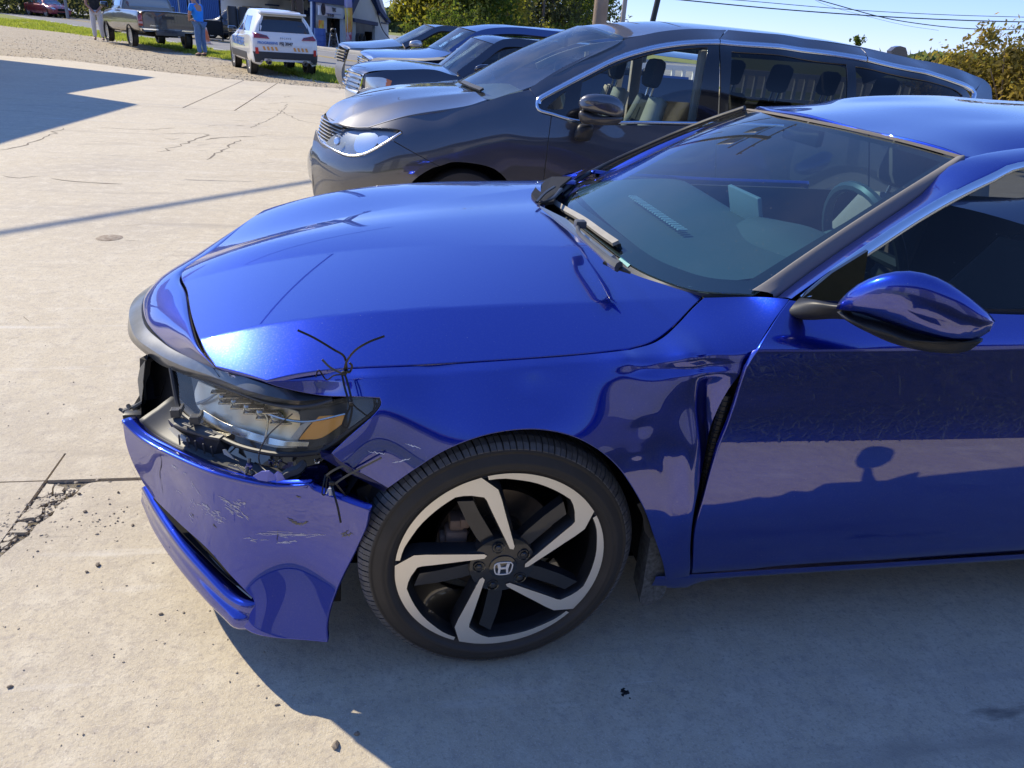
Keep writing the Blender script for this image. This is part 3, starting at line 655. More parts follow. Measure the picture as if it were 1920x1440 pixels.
# ---- dark trim band above the grille and headlight ----
T0 = [P(622, 743, y=.17), P(570, 738, y=.188), P(494, 719, z=.746), P(407, 688, z=.733), P(345, 664, z=.712), P(297, 643, z=.694), P(281, 602, z=.692), np.array([-.975, YC, .691])]
T1 = [P(622, 746, y=.165), P(555, 751, y=.160), P(478, 736, z=.729), P(401, 706, z=.713), P(335, 684, z=.696), P(288, 662, z=.682), P(262, 622, z=.674), np.array([-1.012, YC, .672])]
T2 = [P(618, 750, y=.17), P(555, 758, y=.172), P(474, 744, z=.712), P(399, 716, z=.696), P(330, 695, z=.67), P(280, 676, z=.66), P(258, 630, z=.645), np.array([-1.02, YC, .64])]
T3 = [p+np.array([.05, .03, -.02]) for p in T2]
def part_fit(T): return list(T[:3])+evenfit(T[3:])
T0, T1, T2 = part_fit(T0), part_fit(T1), part_fit(T2); T3 = [p+np.array([.05, .03, -.02]) for p in T2]
gt = loft('grille_top_trim', [both([p+np.array([.01, .008, -.006]) for p in T0]), both(T0)], SMOKE, car, n=161)
loft('trim_top', [both(T0), [p+np.array([-.0, -.001, .0015]) for p in both([a_*.5+b_*.5 for a_, b_ in zip(T0, T1)])], both(T1)], SMOKE, gt, n=161); loft('trim_lip', [both(T1), both(T2), both(T3)], SMOKE, gt, n=161)
# ---- bumper fascia ----
def mk(L): return [P(a, b, **k) for a, b, k in L]
z = lambda v: dict(z=v)
bump_pts = mk([(230, 792, z(.565)), (275, 825, z(.56)), (320, 850, z(.555)), (395, 884, z(.553)), (470, 905, z(.55)), (575, 912, z(.548)), (690, 957, z(.52)),
               (240, 850, z(.47)), (268, 905, z(.37)), (330, 900, z(.455)), (330, 1000, z(.30)), (400, 960, z(.43)), (400, 1070, z(.235)), (470, 1120, z(.215)),
               (460, 1000, z(.38)), (550, 1000, z(.375)), (640, 1010, z(.40)), (620, 1090, z(.275)), (612, 1200, z(.15)), (560, 1195, z(.150)), (500, 1188, z(.155)), (470, 1182, z(.16)), (520, 1100, z(.25)), (560, 950, z(.48)), (650, 960, z(.50))])
BUMP = Surf((-.55, -.80, .15), (.80, -.55, 0), bump_pts, bumps=[], lam=1.2e-2)
bo = [[(230, 790), (252, 812), (275, 829), (320, 853), (395, 886), (470, 906), (520, 913), (578, 911)], [(578, 911), (590, 922), (640, 940), (690, 958)],
      [(690, 958), (684, 990), (668, 1025), (640, 1080), (620, 1130), (611, 1170), (612, 1203)], [(612, 1203), (570, 1199), (520, 1195), (470, 1184), (440, 1160)], [(440, 1160), (458, 1150), (478, 1130), (470, 1116)],
      [(470, 1116), (430, 1075), (380, 1020), (330, 975), (290, 935), (268, 905)], [(268, 905), (250, 870), (236, 830), (230, 790)]]
BLUEB = mat('scraped_blue_paint', (.0015, .023, .41), .31, metal=.93, coat=1., coat_ior=1.8, coat_rough=.015, dust=.5)
bumper = panel('bumper', BUMP, bo, BLUEB, car, step=.01, rim=.02, gap=.003)
# rolled upper flange of the torn cover, facing the sky
e0 = [BUMP.hit(*p) for p in bo[0]]
e1 = [p+np.array([.012, .016, .003]) for p in e0]; e2 = [p+np.array([.022, .030, -.004]) for p in e0]
e0b = [p+np.array([-.002, -.002, -.004]) for p in e0]
loft('bumper_flange', [e0b, [p+np.array([0, 0, .004]) for p in e0], e1, e2], BLUE, bumper, n=50, sub=4, thick=.003)
# inner tray behind the flange
e3 = [p+np.array([.10, .11, .01]) for p in e0]
tr = loft('bumper_tray', [[p+np.array([.0, .0, -.012]) for p in e2][:7], [p+np.array([.06, .065, .002]) for p in e0][:7], e3[:7], [p+np.array([.12, .13, -.1]) for p in e0][:7]], GREYP, car, n=40, sub=3, thick=.003)
# lower lip / splitter wing
l_top = mk([(268, 904, z(.335)), (300, 945, z(.305)), (350, 1000, z(.275)), (400, 1050, z(.25)), (440, 1092, z(.232)), (472, 1118, z(.222)), (478, 1124, z(.218))])
l_out = mk([(266, 930, z(.225)), (290, 985, z(.212)), (330, 1045, z(.20)), (380, 1105, z(.185)), (420, 1145, z(.172)), (447, 1166, z(.166)), (480, 1184, z(.158))])
l_mid = mk([(270, 912, z(.30)), (298, 960, z(.275)), (340, 1018, z(.25)), (392, 1075, z(.225)), (436, 1118, z(.205)), (474, 1130, z(.208)), (484, 1140, z(.205))])
l_mid2 = mk([(266, 920, z(.262)), (292, 972, z(.24)), (334, 1034, z(.222)), (385, 1092, z(.202)), (432, 1136, z(.185)), (466, 1152, z(.182)), (484, 1160, z(.182))])
for L_e in (l_mid, l_mid2, l_out): L_e[-1] = L_e[-1]+np.array([.012, .030, .004])
l_dn = [p+np.array([.0, .01, -.03]) for p in l_out]; l_in = [p+np.array([.08, .08, -.03]) for p in l_out]
lip = loft('bumper_lip', [[p+np.array([.05, .05, -.01]) for p in l_mid], l_mid, l_mid2, l_out, l_dn, l_in], BLUE, bumper, n=50, sub=4)
# extend the lip and a dark intake to the far side (hidden from the camera but real)
far = lambda L, k=8: [L[0]+np.array([-.0, 0, 0])+ (np.array([-1.02, YC+.45*i/k+.02, L[0][2]])-L[0])*(i/k) for i in range(k+1)]
# slot between fascia and lip: dark recess with a bright lower strake
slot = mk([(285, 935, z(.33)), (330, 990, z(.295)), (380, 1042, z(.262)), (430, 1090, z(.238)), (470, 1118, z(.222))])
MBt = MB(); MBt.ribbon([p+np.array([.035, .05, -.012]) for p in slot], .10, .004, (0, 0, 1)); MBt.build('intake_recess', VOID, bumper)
st_ = mk([(300, 948, z(.305)), (345, 998, z(.272)), (395, 1050, z(.245)), (440, 1098, z(.222)), (470, 1124, z(.214))])
MBt = MB(); MBt.tube([p+np.array([.004, .004, 0]) for p in st_], .0035, 6); MBt.build('intake_strake', GLOSSB, bumper)
# pale end cap of the intake
BONE = mat('bare_plastic', (.45, .43, .38), .6)
# ---- side (fender, door, sill) ----
sp_ = []
for x, L in {.62: [(.20, .085), (.265, .035), (.35, .016), (.45, .008), (.55, .008), (.65, .016), (.74, .03), (.80, .040), (.85, .036), (.886, .018), (.915, .035), (.95, .075), (.978, .10)],
             1.2: [(.20, .085), (.267, .035), (.35, .018), (.45, .008), (.55, .008), (.65, .014), (.74, .026), (.80, .032), (.85, .030), (.892, .018), (.92, .05), (.951, .08)],
             1.9: [(.20, .085), (.27, .035), (.45, .008), (.65, .012), (.80, .03), (.85, .028), (.897, .018), (.95, .08)]}.items():
    sp_ += [(x, y, zz) for zz, y in L]
# fender
PY = lambda L: [tuple(P(a_, b_, y=c_)) for a_, b_, c_ in L]
sp_ += PY([(500, 715, .165), (640, 692, .153), (800, 684, .138), (1000, 671, .124), (1120, 661, .120), (1182, 654, .124), (1225, 638, .15), (1265, 608, .18), (1298, 577, .208), (1320, 557, .225), (1400, 557, .19), (1478, 561, .12)])
sp_ += PY([(600, 735, .16), (712, 742, .085), (716, 758, .07), (690, 790, .065), (660, 815, .068), (622, 850, .068), (650, 872, .052), (690, 893, .04), (727, 913, .028)])
sp_ += PY([(800, 703, .108), (800, 730, .088), (800, 765, .060), (800, 800, .038), (800, 835, .022), (797, 864, .012)])
sp_ += PY([(1000, 689, .092), (1000, 715, .082), (1000, 745, .062), (1000, 775, .030), (1000, 795, .008), (1000, 804, .002), (890, 820, .004)])
sp_ += PY([(1180, 670, .072), (1180, 700, .062), (1180, 740, .050), (1180, 790, .030), (1180, 850, .012), (1188, 916, .006), (1120, 840, .002)])
sp_ += PY([(1300, 664, .046), (1300, 700, .044), (1300, 760, .036), (1300, 840, .018), (1290, 940, .014), (1270, 1040, .022), (1225, 1000, .014), (1250, 1085, .036), (1296, 1078, .036)])
sp_ += [(.45, .02, .55), (.5, .07, .2)]
crc = PY([(640, 712, .14), (800, 703, .108), (1000, 689, .092), (1180, 670, .072), (1300, 664, .046)])+[(.52, .026, .884), (.7, .018, .887), (1.2, .018, .893), (2, .018, .897)]
tl = math.radians(26)
dents = []
SN = (0, -math.cos(tl), math.sin(tl))
def dent(S, px, py, ru, rv, ang, amp):
    q = P(px, py, y=.02); u = S.uvw(q)
    return (u[0], u[1], ru, rv, math.radians(ang), amp)
SIDE0 = Surf(SN, (1, 0, 0), sp_, creases=[(crc, .22, .004)], lam=1.5e-3)
dents = [dent(SIDE0, 1345, 760, .035, .12, 12, -.030), dent(SIDE0, 1290, 930, .030, .16, 8, .018), dent(SIDE0, 1328, 950, .022, .2, 8, -.022), dent(SIDE0, 1200, 805, .03, .02, 20, -.003), dent(SIDE0, 1290, 690, .10, .012, 3, -.010),
         dent(SIDE0, 1240, 870, .02, .06, 20, -.003), dent(SIDE0, 1350, 700, .03, .014, 0, .010), dent(SIDE0, 1190, 850, .02, .012, 0, .002)]
FEND = Surf(SN, (1, 0, 0), [q for q in sp_ if q[0] < .9], creases=[(crc, .28, .003)], bumps=dents, lam=1.2e-3)
ff = [[(500, 717), (560, 704), (640, 694), (800, 686), (1000, 673), (1120, 663), (1182, 656)], [(1182, 656), (1230, 641), (1270, 610), (1300, 578), (1321, 558)], [(1321, 558), (1400, 557), (1478, 561)],
      [(1478, 561), (1450, 600), (1420, 650), (1395, 690)], [(1395, 690), (1365, 730), (1335, 790), (1320, 860), (1303, 950), (1294, 1020), (1292, 1080)], [(1292, 1080), (1270, 1084), (1250, 1086)],
      [(1250, 1086), (1243, 1050), (1226, 1000), (1212, 960), (1190, 918), (1160, 875), (1120, 840), (1070, 815), (1010, 803), (950, 806), (890, 820), (830, 845), (775, 880), (727, 914)],
      [(727, 914), (690, 893), (650, 872), (622, 850)], [(622, 850), (660, 815), (700, 780), (716, 758), (712, 744)], [(712, 744), (660, 742), (610, 741), (560, 733), (510, 721)]]
wob = lambda V: .0008*np.sin(V[:, 0]*31+V[:, 2]*9)*np.exp(-((V[:, 0]-.42)/.12)**2)
fender = panel('fender', FEND, ff, BLUE, car, step=.009, rim=.014, gap=.002, wob=wob)
dd = [[(1482, 563), (1455, 602), (1425, 652), (1401, 692)], [(1401, 692), (1385, 740), (1365, 800), (1345, 850), (1322, 930), (1304, 1000), (1297, 1078)], [(1297, 1078), (1330, 1077), (1400, 1068), (1470, 1060), (1600, 1052), (1760, 1046), (1950, 1036), (2250, 1018)], [(2250, 1018), (2200, 590)],
      [(2200, 590), (2000, 590), (1900, 590), (1700, 582), (1560, 575), (1482, 563)]]
class DoorSurf(Surf):
    def __init__(s):
        s.N, s.U, s.V, s.O = np.array([0, -1., 0]), np.array([1., 0, 0]), np.array([0, 0, 1.]), np.zeros(3)
        lo = [(.15, .11), (.20, .085), (.267, .040), (.32, .027), (.38, .018), (.45, .012), (.52, .0095), (.60, .009), (.68, .010), (.74, .0125), (.79, .016), (.83, .0185), (.86, .0195), (.886, .0185)]
        s.lo = spl_t(np.array(lo), 400)
        s.up = spl_t(np.array([(.886, .0185), (.905, .030), (.93, .052), (.96, .088), (.99, .13), (1.03, .18)]), 200)
    def raw(s, u, v):
        zc = np.interp(u, [.5, .7, 1.2, 2.], [.884, .887, .893, .898]); v2 = v-zc+.886
        y = np.where(v2 < .886, np.interp(v2, s.lo[:, 0], s.lo[:, 1]), np.interp(v2, s.up[:, 0], s.up[:, 1]))
        k = np.clip((1.0-u)/.45, 0, 1)**2*.004*np.exp(-((v-.80)/.05)**2); return -(y+k)
    def h(s, u, v):
        u = np.asarray(u, float); v = np.asarray(v, float); r = .0035
        return sum(k*s.raw(u, v+d*r) for d, k in ((-1, .25), (-.5, .2), (0, .1), (.5, .2), (1, .25)))
DOOR = DoorSurf()
door = panel('door', DOOR, dd, BLUE, car, step=.012, rim=.016, gap=.002)
sl2 = [[(1292, 1086), (1296, 1080), (1330, 1081), (1400, 1072), (1470, 1064), (1600, 1056), (1760, 1050), (1950, 1040), (2250, 1022)], [(2250, 1022), (2250, 1050)], [(2250, 1050), (2000, 1062), (1700, 1078), (1500, 1092), (1420, 1106), (1380, 1112), (1330, 1108), (1292, 1112)], [(1292, 1112), (1292, 1086)]]
SILL = Surf((0, -1, -.3), (1, 0, 0), [(.4, .04, .262), (.62, .040, .262), (1.2, .040, .263), (1.9, .04, .266), (.4, .055, .225), (.62, .075, .20), (1.2, .085, .195), (1.9, .085, .195), (.4, .05, .24), (1.2, .06, .225), (1.9, .06, .225), (2.6, .06, .225), (2.6, .04, .265), (2.6, .085, .195)], lam=1e-3)
sb = MB()
sillc = [[(x, .042, .258) for x in (.40, .7, 1.2, 2.0, 2.5)], [(x, .048, .235) for x in (.40, .7, 1.2, 2.0, 2.5)], [(.40, .07, .205), (.50, .075, .185), (.62, .085, .205), (1.2, .09, .20), (2.5, .09, .20)], [(x, .16, .18) for x in (.42, .7, 1.2, 2.0, 2.5)]]
loft('sill', sillc, BLUE, car, n=60, sub=4)
# black inner bodywork seen through the gaps
ib = MB()
for pts_, w_ in (([(440+0, 0)], 0),): pass
V = []; 
uvi, Fi = cdt(outline(DOOR, [[(1290, 730), (1400, 690), (1480, 710), (1420, 900), (1380, 1085), (1262, 1085), (1240, 900), (1290, 730)]], .04), .04)
Vv, Nn = DOOR.at(uvi[:, 0], uvi[:, 1], -.05); mesh('inner_bodywork', Vv, Fi, VOID, car)
uvi, Fi = cdt(outline(FEND, [[(1200, 690), (1330, 575), (1400, 566)], [(1400, 566), (1440, 568)], [(1440, 568), (1440, 640), (1440, 720), (1300, 760), (1200, 690)]], .03), .04)
Vv, Nn = FEND.at(uvi[:, 0], uvi[:, 1], -.03); mesh('inner_bodywork', Vv, Fi, VOID, car)
b = MB()    # corrugated loom and hinge hints in the open gap
q0 = [P(x, y, y=.055) for x, y in ((1362, 740), (1345, 800), (1330, 860), (1322, 920), (1312, 990))]
b.tube(q0, .011, 8)
for i, t in enumerate(np.linspace(.05, .95, 34)):
    q = spl(q0, 60)[int(t*59)]; b.lathe([(.009, -.0015), (.0135, 0), (.009, .0015)], q, (-.1, 0, 1), 8)
b.build('wiring_loom', BLACKP, car)
# hood underlay (keeps daylight out of the shut lines)
uvh, Fh = cdt(hpoly, .06); Vh, _ = HOOD.at(uvh[:, 0], uvh[:, 1]); Vh = Vh-np.array([0, 0, .035]); Vh[:, 1] = YC+(Vh[:, 1]-YC)*.975; Vh[:, 0] = Vh[:, 0]
mesh('hood_underlay', Vh, Fh, VOID, car)
# ---- windshield, cowl ----
ws = [(.587, .20, .952), (.62, .20, .960), (1.155, .36, 1.262), (.50, .45, .972), (.44, .68, .982), (.42, .93, .985), (1.06, .65, 1.283), (1.02, .93, 1.292), (.87, .28, 1.112), (.76, .55, 1.135), (.72, .93, 1.15)]
ws += [(x, 2*YC-y, zz) for x, y, zz in ws if y < .9]
WS = Surf((-.45, 0, .9), (1, 0, .5), ws, lam=1e-4)
wso = [[(1412, 551), (1445, 530), (1500, 491), (1600, 424), (1700, 360), (1796, 299)], [(1796, 299), (1700, 272), (1600, 248), (1500, 227), (1440, 215), (1398, 208)], [(1398, 208), (1330, 231), (1250, 263), (1150, 308), (1085, 342), (1052, 366)],
       [(1052, 366), (1046, 380), (1062, 402), (1110, 440), (1180, 494), (1250, 527), (1320, 545), (1412, 551)]]
windshield = panel('windshield', WS, wso, WSG, car, step=.03, rim=.004, gap=.0)
# black border printed on the glass inside
def band(name, S, path_px, w, off, m, parent, n=60):
    """strip of width w to the left of a pixel path on surface S"""
    uv = spl(np.array([S.uv(*p) for p in path_px]), n); t = np.gradient(uv, axis=0); t /= np.linalg.norm(t, axis=1, keepdims=True); nn = np.stack([-t[:, 1], t[:, 0]], 1)
    ww = np.array(w) if hasattr(w, '__len__') else np.full(2, w); ww = np.interp(np.linspace(0, 1, n), np.linspace(0, 1, len(ww)), ww)[:, None]
    a, na = S.at(uv[:, 0], uv[:, 1], off); q = uv+nn*ww; c, nc = S.at(q[:, 0], q[:, 1], off)
    V = np.vstack([a, c]); F = [(i, i+1, i+1+n, i+n) for i in range(n-1)]
    return mesh(name, V, F, m, parent)
FRIT = mat('frit_black', (.012, .012, .013), .5)
cen = np.array(WS.uv(1300, 400))
def fritband(path, w, nm='frit'):
    uv = np.array([WS.uv(*p) for p in path]); t = uv[-1]-uv[0]; nn = np.array([-t[1], t[0]]); s = 1 if (cen-uv.mean(0))@nn > 0 else -1
    return band(nm, WS, path, np.array(w)*s, -.006, FRIT, windshield)
fritband(wso[0], [.05, .03, .03]); fritband(wso[1], [.02, .02]); fritband(wso[2], [.03, .03, .04]); fritband(wso[3], [.05, .06, .06, .06, .06, .06])
# grey pillar moulding along the near edge and header moulding
HEAD = mat('header_rubber', (.20, .175, .15), .7)
MOLD = mat('pillar_moulding', (.20, .185, .17), .6)
pe_ = wso[0]; pmo = [WS.hit(*p) for p in pe_]; pmo2 = [P(x, y, y=float(q[1])-.012) for (x, y), q in zip([(1448, 556), (1475, 541), (1530, 500), (1625, 434), (1718, 370), (1808, 297)], pmo)]
loft('pillar_moulding', [[p+np.array([0, .01, .004]) for p in pmo], [p+np.array([0, 0, .009]) for p in pmo], [p+np.array([0, 0, .006]) for p in pmo2], [p+np.array([0, 0, -.02]) for p in pmo2]], MOLD, car, n=40, sub=3)
hdr = [WS.hit(*p) for p in wso[1]]; b = MB(); b.ribbon([p+np.array([.012, 0, .006]) for p in hdr], .018, .006, (0, 0, 1)); b.build('header_moulding', HEAD, car)
fe = [WS.hit(*p) for p in wso[2]]; b = MB(); b.tube([p+np.array([.0, .012, .01]) for p in fe], .010, 8); b.build('pillar_moulding', BLACKP, car)
# ---- roof and near pillar/rail: one smooth skin ----
rp = [(1.17, .352, 1.268), (1.085, .65, 1.290), (1.045, .93, 1.300), (1.5, .35, 1.318), (1.45, .65, 1.335), (1.45, .93, 1.345), (1.9, .34, 1.338), (1.9, .65, 1.360), (1.9, .93, 1.366), (2.5, .35, 1.32), (2.5, .93, 1.35), (3.0, .38, 1.26), (3.0, .93, 1.30)]
rp2 = [(x, 2*YC-y, zz) for x, y, zz in rp if y < .9]
ROOF = Surf((0, 0, 1), (1, 0, 0), rp+rp2+[(1.25, .30, 1.245), (1.6, .25, 1.265), (1.9, .235, 1.28), (2.5, .25, 1.25), (1.25, 1.56, 1.245), (1.9, 1.625, 1.28), (2.5, 1.61, 1.25)], lam=2e-4)
chm = [(1502, 556), (1560, 508), (1640, 452), (1720, 400), (1790, 360), (1860, 327), (1920, 304)]      # outer edge of the bright strip
chy = [.118, .135, .16, .19, .215, .235, .25]
chw = [P(x, y, y=yy) for (x, y), yy in zip(chm, chy)]+[np.array([1.55, .262, 1.318]), np.array([2.0, .262, 1.325]), np.array([2.5, .27, 1.26]), np.array([3.0, .30, 1.12])]
chm2 = [(1522, 556), (1580, 513), (1655, 463), (1730, 414), (1800, 374), (1870, 339), (1922, 318)]
chw2 = [P(x, y, y=yy-.006) for (x, y), yy in zip(chm2, chy)]
chw2 += [chw[7]+np.array([0, -.006, -.018]), chw[8]+np.array([0, -.006, -.018]), chw[9]+np.array([0, -.006, -.018]), chw[10]+np.array([0, -.006, -.018])]
top_ = [p+np.array([.002, -.002, .001]) for p in pmo2]
pil_top = [P(1455, 560, y=.185)]+top_[1:]+[np.array([1.5, .34, 1.318]), np.array([2.0, .34, 1.337]), np.array([2.5, .36, 1.31]), np.array([3.0, .40, 1.22])]
pil_bot = [p+np.array([-.001, .002, .001]) for p in chw]; pil_bot[0] = P(1484, 560, y=.12)
Ta, Tb = spl(pil_top, 70), spl(pil_bot, 70)
bul = np.linspace(.008, .008, 70)[:, None]*np.array([-.25, -.75, .6])
loft('roof_rail', [Ta+np.array([0, .004, -.012]), Ta, Ta*.7+Tb*.3+bul*.9, Ta*.35+Tb*.65+bul*.95, Tb, Tb+np.array([0, .02, -.004])], BLUE, car, n=70, sub=4)
mirC = lambda L: [np.array([p[0], 2*YC-p[1], p[2]]) for p in L]
dn_ = np.linspace(1, 0, 70)[:, None]*np.array([0, -.02, -.035])
loft('roof_rail', [mirC(Ta+dn_), mirC(Ta*.7+Tb*.3+bul*.5+dn_), mirC(Ta*.35+Tb*.65+bul*.5+dn_), mirC(Tb+dn_)], BLUE, car, n=70, sub=4, flip=True)
hd = [p for p in hdr]
rpoly = np.vstack([spl(np.array([(1.165, .355), (1.11, .52), (1.07, .72), (1.055, .93), (1.07, 1.14), (1.11, 1.34), (1.165, 1.505)]), step=.03)[:-1],
                   spl(np.array([(1.165, 1.505), (1.5, 1.52), (2.0, 1.52), (2.5, 1.50), (3.0, 1.46)]), step=.03)[:-1], np.array([(3., 1.46), (3., .93)]), spl(np.array([(3.0, .40), (2.5, .36), (2.0, .34), (1.5, .34), (1.165, .355)]), step=.03)[:-1]])
panel('roof', ROOF, None, BLUE, car, step=.03, poly=rpoly, rim=.01, gap=.001)
loft('window_trim', [[p+np.array([0, .006, .002]) for p in chw], chw, [p+np.array([-.001, -.003, 0]) for p in (np.array(chw)+np.array(chw2))/2], chw2, [p+np.array([0, .008, -.002]) for p in chw2]], SATIN, car, n=80, sub=3)
# side glass
sg_t = [p+np.array([0, .022, 0]) for p in chw2]; sg_b = [np.array([.70, .125, .968])]+[np.array([.70+.13*i, .125-.003*i, .962-.002*i]) for i in range(1, 8)]+[np.array([2.3, .11, .95]), np.array([3.0, .12, .95])]
sg_t[0] = P(1506, 560, y=.125)
loft('side_window', [spl(sg_t, 60), spl(sg_t, 60)*.5+spl(sg_b, 60)*.5+np.array([0, -.004, 0]), spl(sg_b, 60)], SIDEG, car, n=60, sub=4)
# belt moulding under the glass, mirror sail
b = MB(); b.ribbon([P(1690, 583, y=.10), P(1800, 588, y=.10), P(1920, 590, y=.095), np.array([1.6, .092, .953]), np.array([3.0, .1, .95])], .028, .012, (0, -1, .15)); b.build('belt_moulding', BLACKP, car)
sail = [P(x, y, y=.112) for x, y in ((1500, 562), (1560, 512), (1628, 470), (1612, 575))]
MB().prism(sail, (0, .01, 0)).build('mirror_sail', GLOSSB, car, smooth=False)
# far side: mirrored fender and door so the car is whole
def mirror_obj(o, name=None):
    me = o.data.copy(); 
    n = mesh(name or o.name.split('.')[0], [(v.co.x, 2*YC-v.co.y, v.co.z) for v in me.vertices], [tuple(p.vertices)[::-1] for p in me.polygons], me.materials[0], car); return n
DOORF = DOOR
mirror_obj(door)
fpoly = outline(FEND, ff, .02); uvf, Ff = cdt(fpoly, .02); Vf, Nf = FEND.at(uvf[:, 0], uvf[:, 1]); Vf[:, 1] = 2*YC-Vf[:, 1]; Vf[:, 2] += .036; mesh('fender', Vf, Ff, BLUE, car)
# rear body (outside the frame, closes the car for shadow and reflections)
rb = []
for x, w, zt in ((2.2, .93, .92), (2.6, .93, .96), (3.0, .92, 1.06), (3.3, .90, 1.04), (3.7, .86, 1.0), (3.88, .75, .9), (3.92, .7, .6)):
    rb.append([np.array([x, YC-w*.94, .25]), np.array([x, YC-w, .55]), np.array([x, YC-w*.97, .86]), np.array([x, YC-w*.6, zt]), np.array([x, YC, zt+.01]), np.array([x, YC+w*.6, zt]), np.array([x, YC+w*.97, .86]), np.array([x, YC+w, .55]), np.array([x, YC+w*.94, .25])])
loft('rear_body', rb, BLUE, car, n=40, sub=3)
loft('floor_pan', [[(-.55, .25, .19), (-.55, 1.6, .19)], [(2.2, .12, .2), (2.2, 1.74, .2)], [(3.8, .2, .25), (3.8, 1.6, .25)]], VOID, car, n=4)

# unseen boxes added to stop sun leaking through, and the mirrored far nose
b = MB(); b.box((-.50, YC, .44), (.20, 1.20, .42)); b.box((-.2, YC, .45), (.5, 1.0, .5)); b.build('front_light_block', VOID, car, smooth=False)
mirror_obj(bumper); 
gc = [[(-.90, .50, .66), (-.975, YC, .655), (-.90, 2*YC-.50, .66)], [(-.93, .48, .50), (-1.0, YC, .5), (-.93, 2*YC-.48, .50)], [(-.90, .45, .36), (-.98, YC, .36), (-.90, 2*YC-.45, .36)]]
loft('grille', [[tuple(np.array(p)+np.array([.04, 0, 0])) for p in r] for r in gc], VOID, car, n=30, sub=4)
cb_ = [[(-.885, .46, .36), (-.97, YC, .36), (-.885, 2*YC-.46, .36)], [(-.92, .60, .30), (-.99, YC, .30), (-.92, 2*YC-.60, .30)], [(-.94, .60, .235), (-1.0, YC, .23), (-.94, 2*YC-.60, .235)], [(-.88, .6, .17), (-.94, YC, .17), (-.88, 2*YC-.6, .17)]]
loft('bumper_centre', cb_, BLUE, car, n=30, sub=4)

b = MB(); b.prism([(-.86, .50, .19), (-.64, .20, .19), (-.52, .125, .19), (-.42, .10, .19), (-.38, .10, .19), (-.40, 1.74, .19), (-.86, 1.36, .19)], (0, 0, .12)); b.build('lower_light_block', VOID, car, smooth=False)  # unseen slab added to keep sunlight from leaking under the bumper
# ================= front wheel =================
ST = .0315; ca_, sa_ = math.cos(ST), math.sin(ST)
WX, WYv = np.array([ca_, sa_, 0]), np.array([-sa_, ca_, 0])     # wheel right, wheel inward axis
WC = np.array([0, .02, .335])
def wl(x, z, d=0.): return WC+WX*x+np.array([0, 0, z])+WYv*d     # wheel-local point (x right, z up, d inboard)
def wpx(px, py, d=0.):      # pixel -> wheel-local x, z on the plane d
    r = ray(px, py); o = WC+WYv*d; t = ((o-CAM)@WYv)/(r@WYv); q = CAM+t*r-WC; return np.array([q@WX, q[2]])
TYRE = mat('tyre_rubber', (.026, .024, .022), .6, noise=(9, .6, (.050, .043, .037)), bump=(500, .2, .001))
TREAD = mat('tread_rubber', (.06, .06, .062), .42, noise=(60, .5, (.13, .13, .135)))
MACH = mat('machined_alloy', (1., .96, .88), .48, metal=.92, noise=(4, .6, (.9, .85, .76)))
BARREL = mat('wheel_black', (.016, .017, .020), .32, coat=.6, coat_ior=1.5, noise=(6, .5, (.03, .031, .034)))
wheel = empty('front_wheel', tuple(wl(0, 0)), ST, parent=car); wheel.matrix_parent_inverse = wm(car).inverted()
b = MB()
prof = [(.232, .20), (.245, .212), (.27, .226), (.295, .228), (.312, .215), (.325, .19), (.326, .15), (.327, .115), (.326, .08), (.325, .045), (.318, .028), (.311, .018), (.305, .0125), (.3035, .0140), (.2995, .0125), (.285, .003), (.278, .0005), (.2755, .0022), (.272, .0005), (.268, .0010), (.263, .006), (.258, .013), (.250, .014), (.232, .04)]
b.lathe([(r, h) for r, h in prof], WC, WYv, 144)
tyre = b.build('tyre', TYRE, wheel, auto=False)
b = MB(); NB = 66       # tread: shoulder blocks with curved sipes, centre ribs, in one piece
for k in range(NB):
    for side in (0, 1):
        for j in (0, 1):        # two sub-blocks per pitch, split by a fine sipe
            w0 = 2*math.pi*(k+.04+.46*j+(.5*side))/NB; w1 = 2*math.pi*(k+.46+.46*j+(.5*side)-.02*(1-j))/NB
            if side == 0: rows = [(.3115, .0165, .0), (.3245, .027, .12), (.3335, .042, .3), (.335, .060, .6), (.335, .082, 1.05)]
            else: rows = [(.335, .160, .0), (.3345, .182, .3), (.331, .203, .6), (.318, .218, .7)]
            V = []
            for r, h, sw in rows:
                for w in (w0, w1):
                    a = w+sw*.055
                    for rr in (r, r-.008): V.append(WC+WX*math.cos(a)*rr+np.array([0, 0, math.sin(a)*rr])+WYv*h)
            F = []
            for i in range(len(rows)-1):
                q = i*4; F += [(q, q+2, q+6, q+4), (q, q+4, q+5, q+1), (q+2, q+3, q+7, q+6)]
            F += [(0, 1, 3, 2), (len(V)-4, len(V)-2, len(V)-1, len(V)-3)]
            b.add(V, F)
for h0, h1 in ((.090, .115), (.123, .152)):
    for k in range(NB*2):
        w0, w1 = 2*math.pi*(k+.04)/(NB*2), 2*math.pi*(k+.96)/(NB*2); V = []
        for h, sw in ((h0, 0), (h1, .03)):
            for w in (w0, w1):
                for rr in (.3355, .325): V.append(WC+WX*math.cos(w+sw)*rr+np.array([0, 0, math.sin(w+sw)*rr])+WYv*h)
        b.add(V, [(0, 2, 6, 4), (0, 4, 5, 1), (2, 3, 7, 6), (0, 1, 3, 2), (4, 6, 7, 5)])
b.build('tread', TREAD, tyre, smooth=False)
# raised sidewall lettering blocks (generic, unreadable mould marks are left out) - two fine rings only
b = MB(); b.lathe([(.248, .0135), (.2515, .0125), (.2545, .016), (.250, .022), (.243, .03), (.238, .05), (.235, .09), (.234, .19), (.240, .200)], WC, WYv, 144)
rim = b.build('rim', BARREL, wheel)
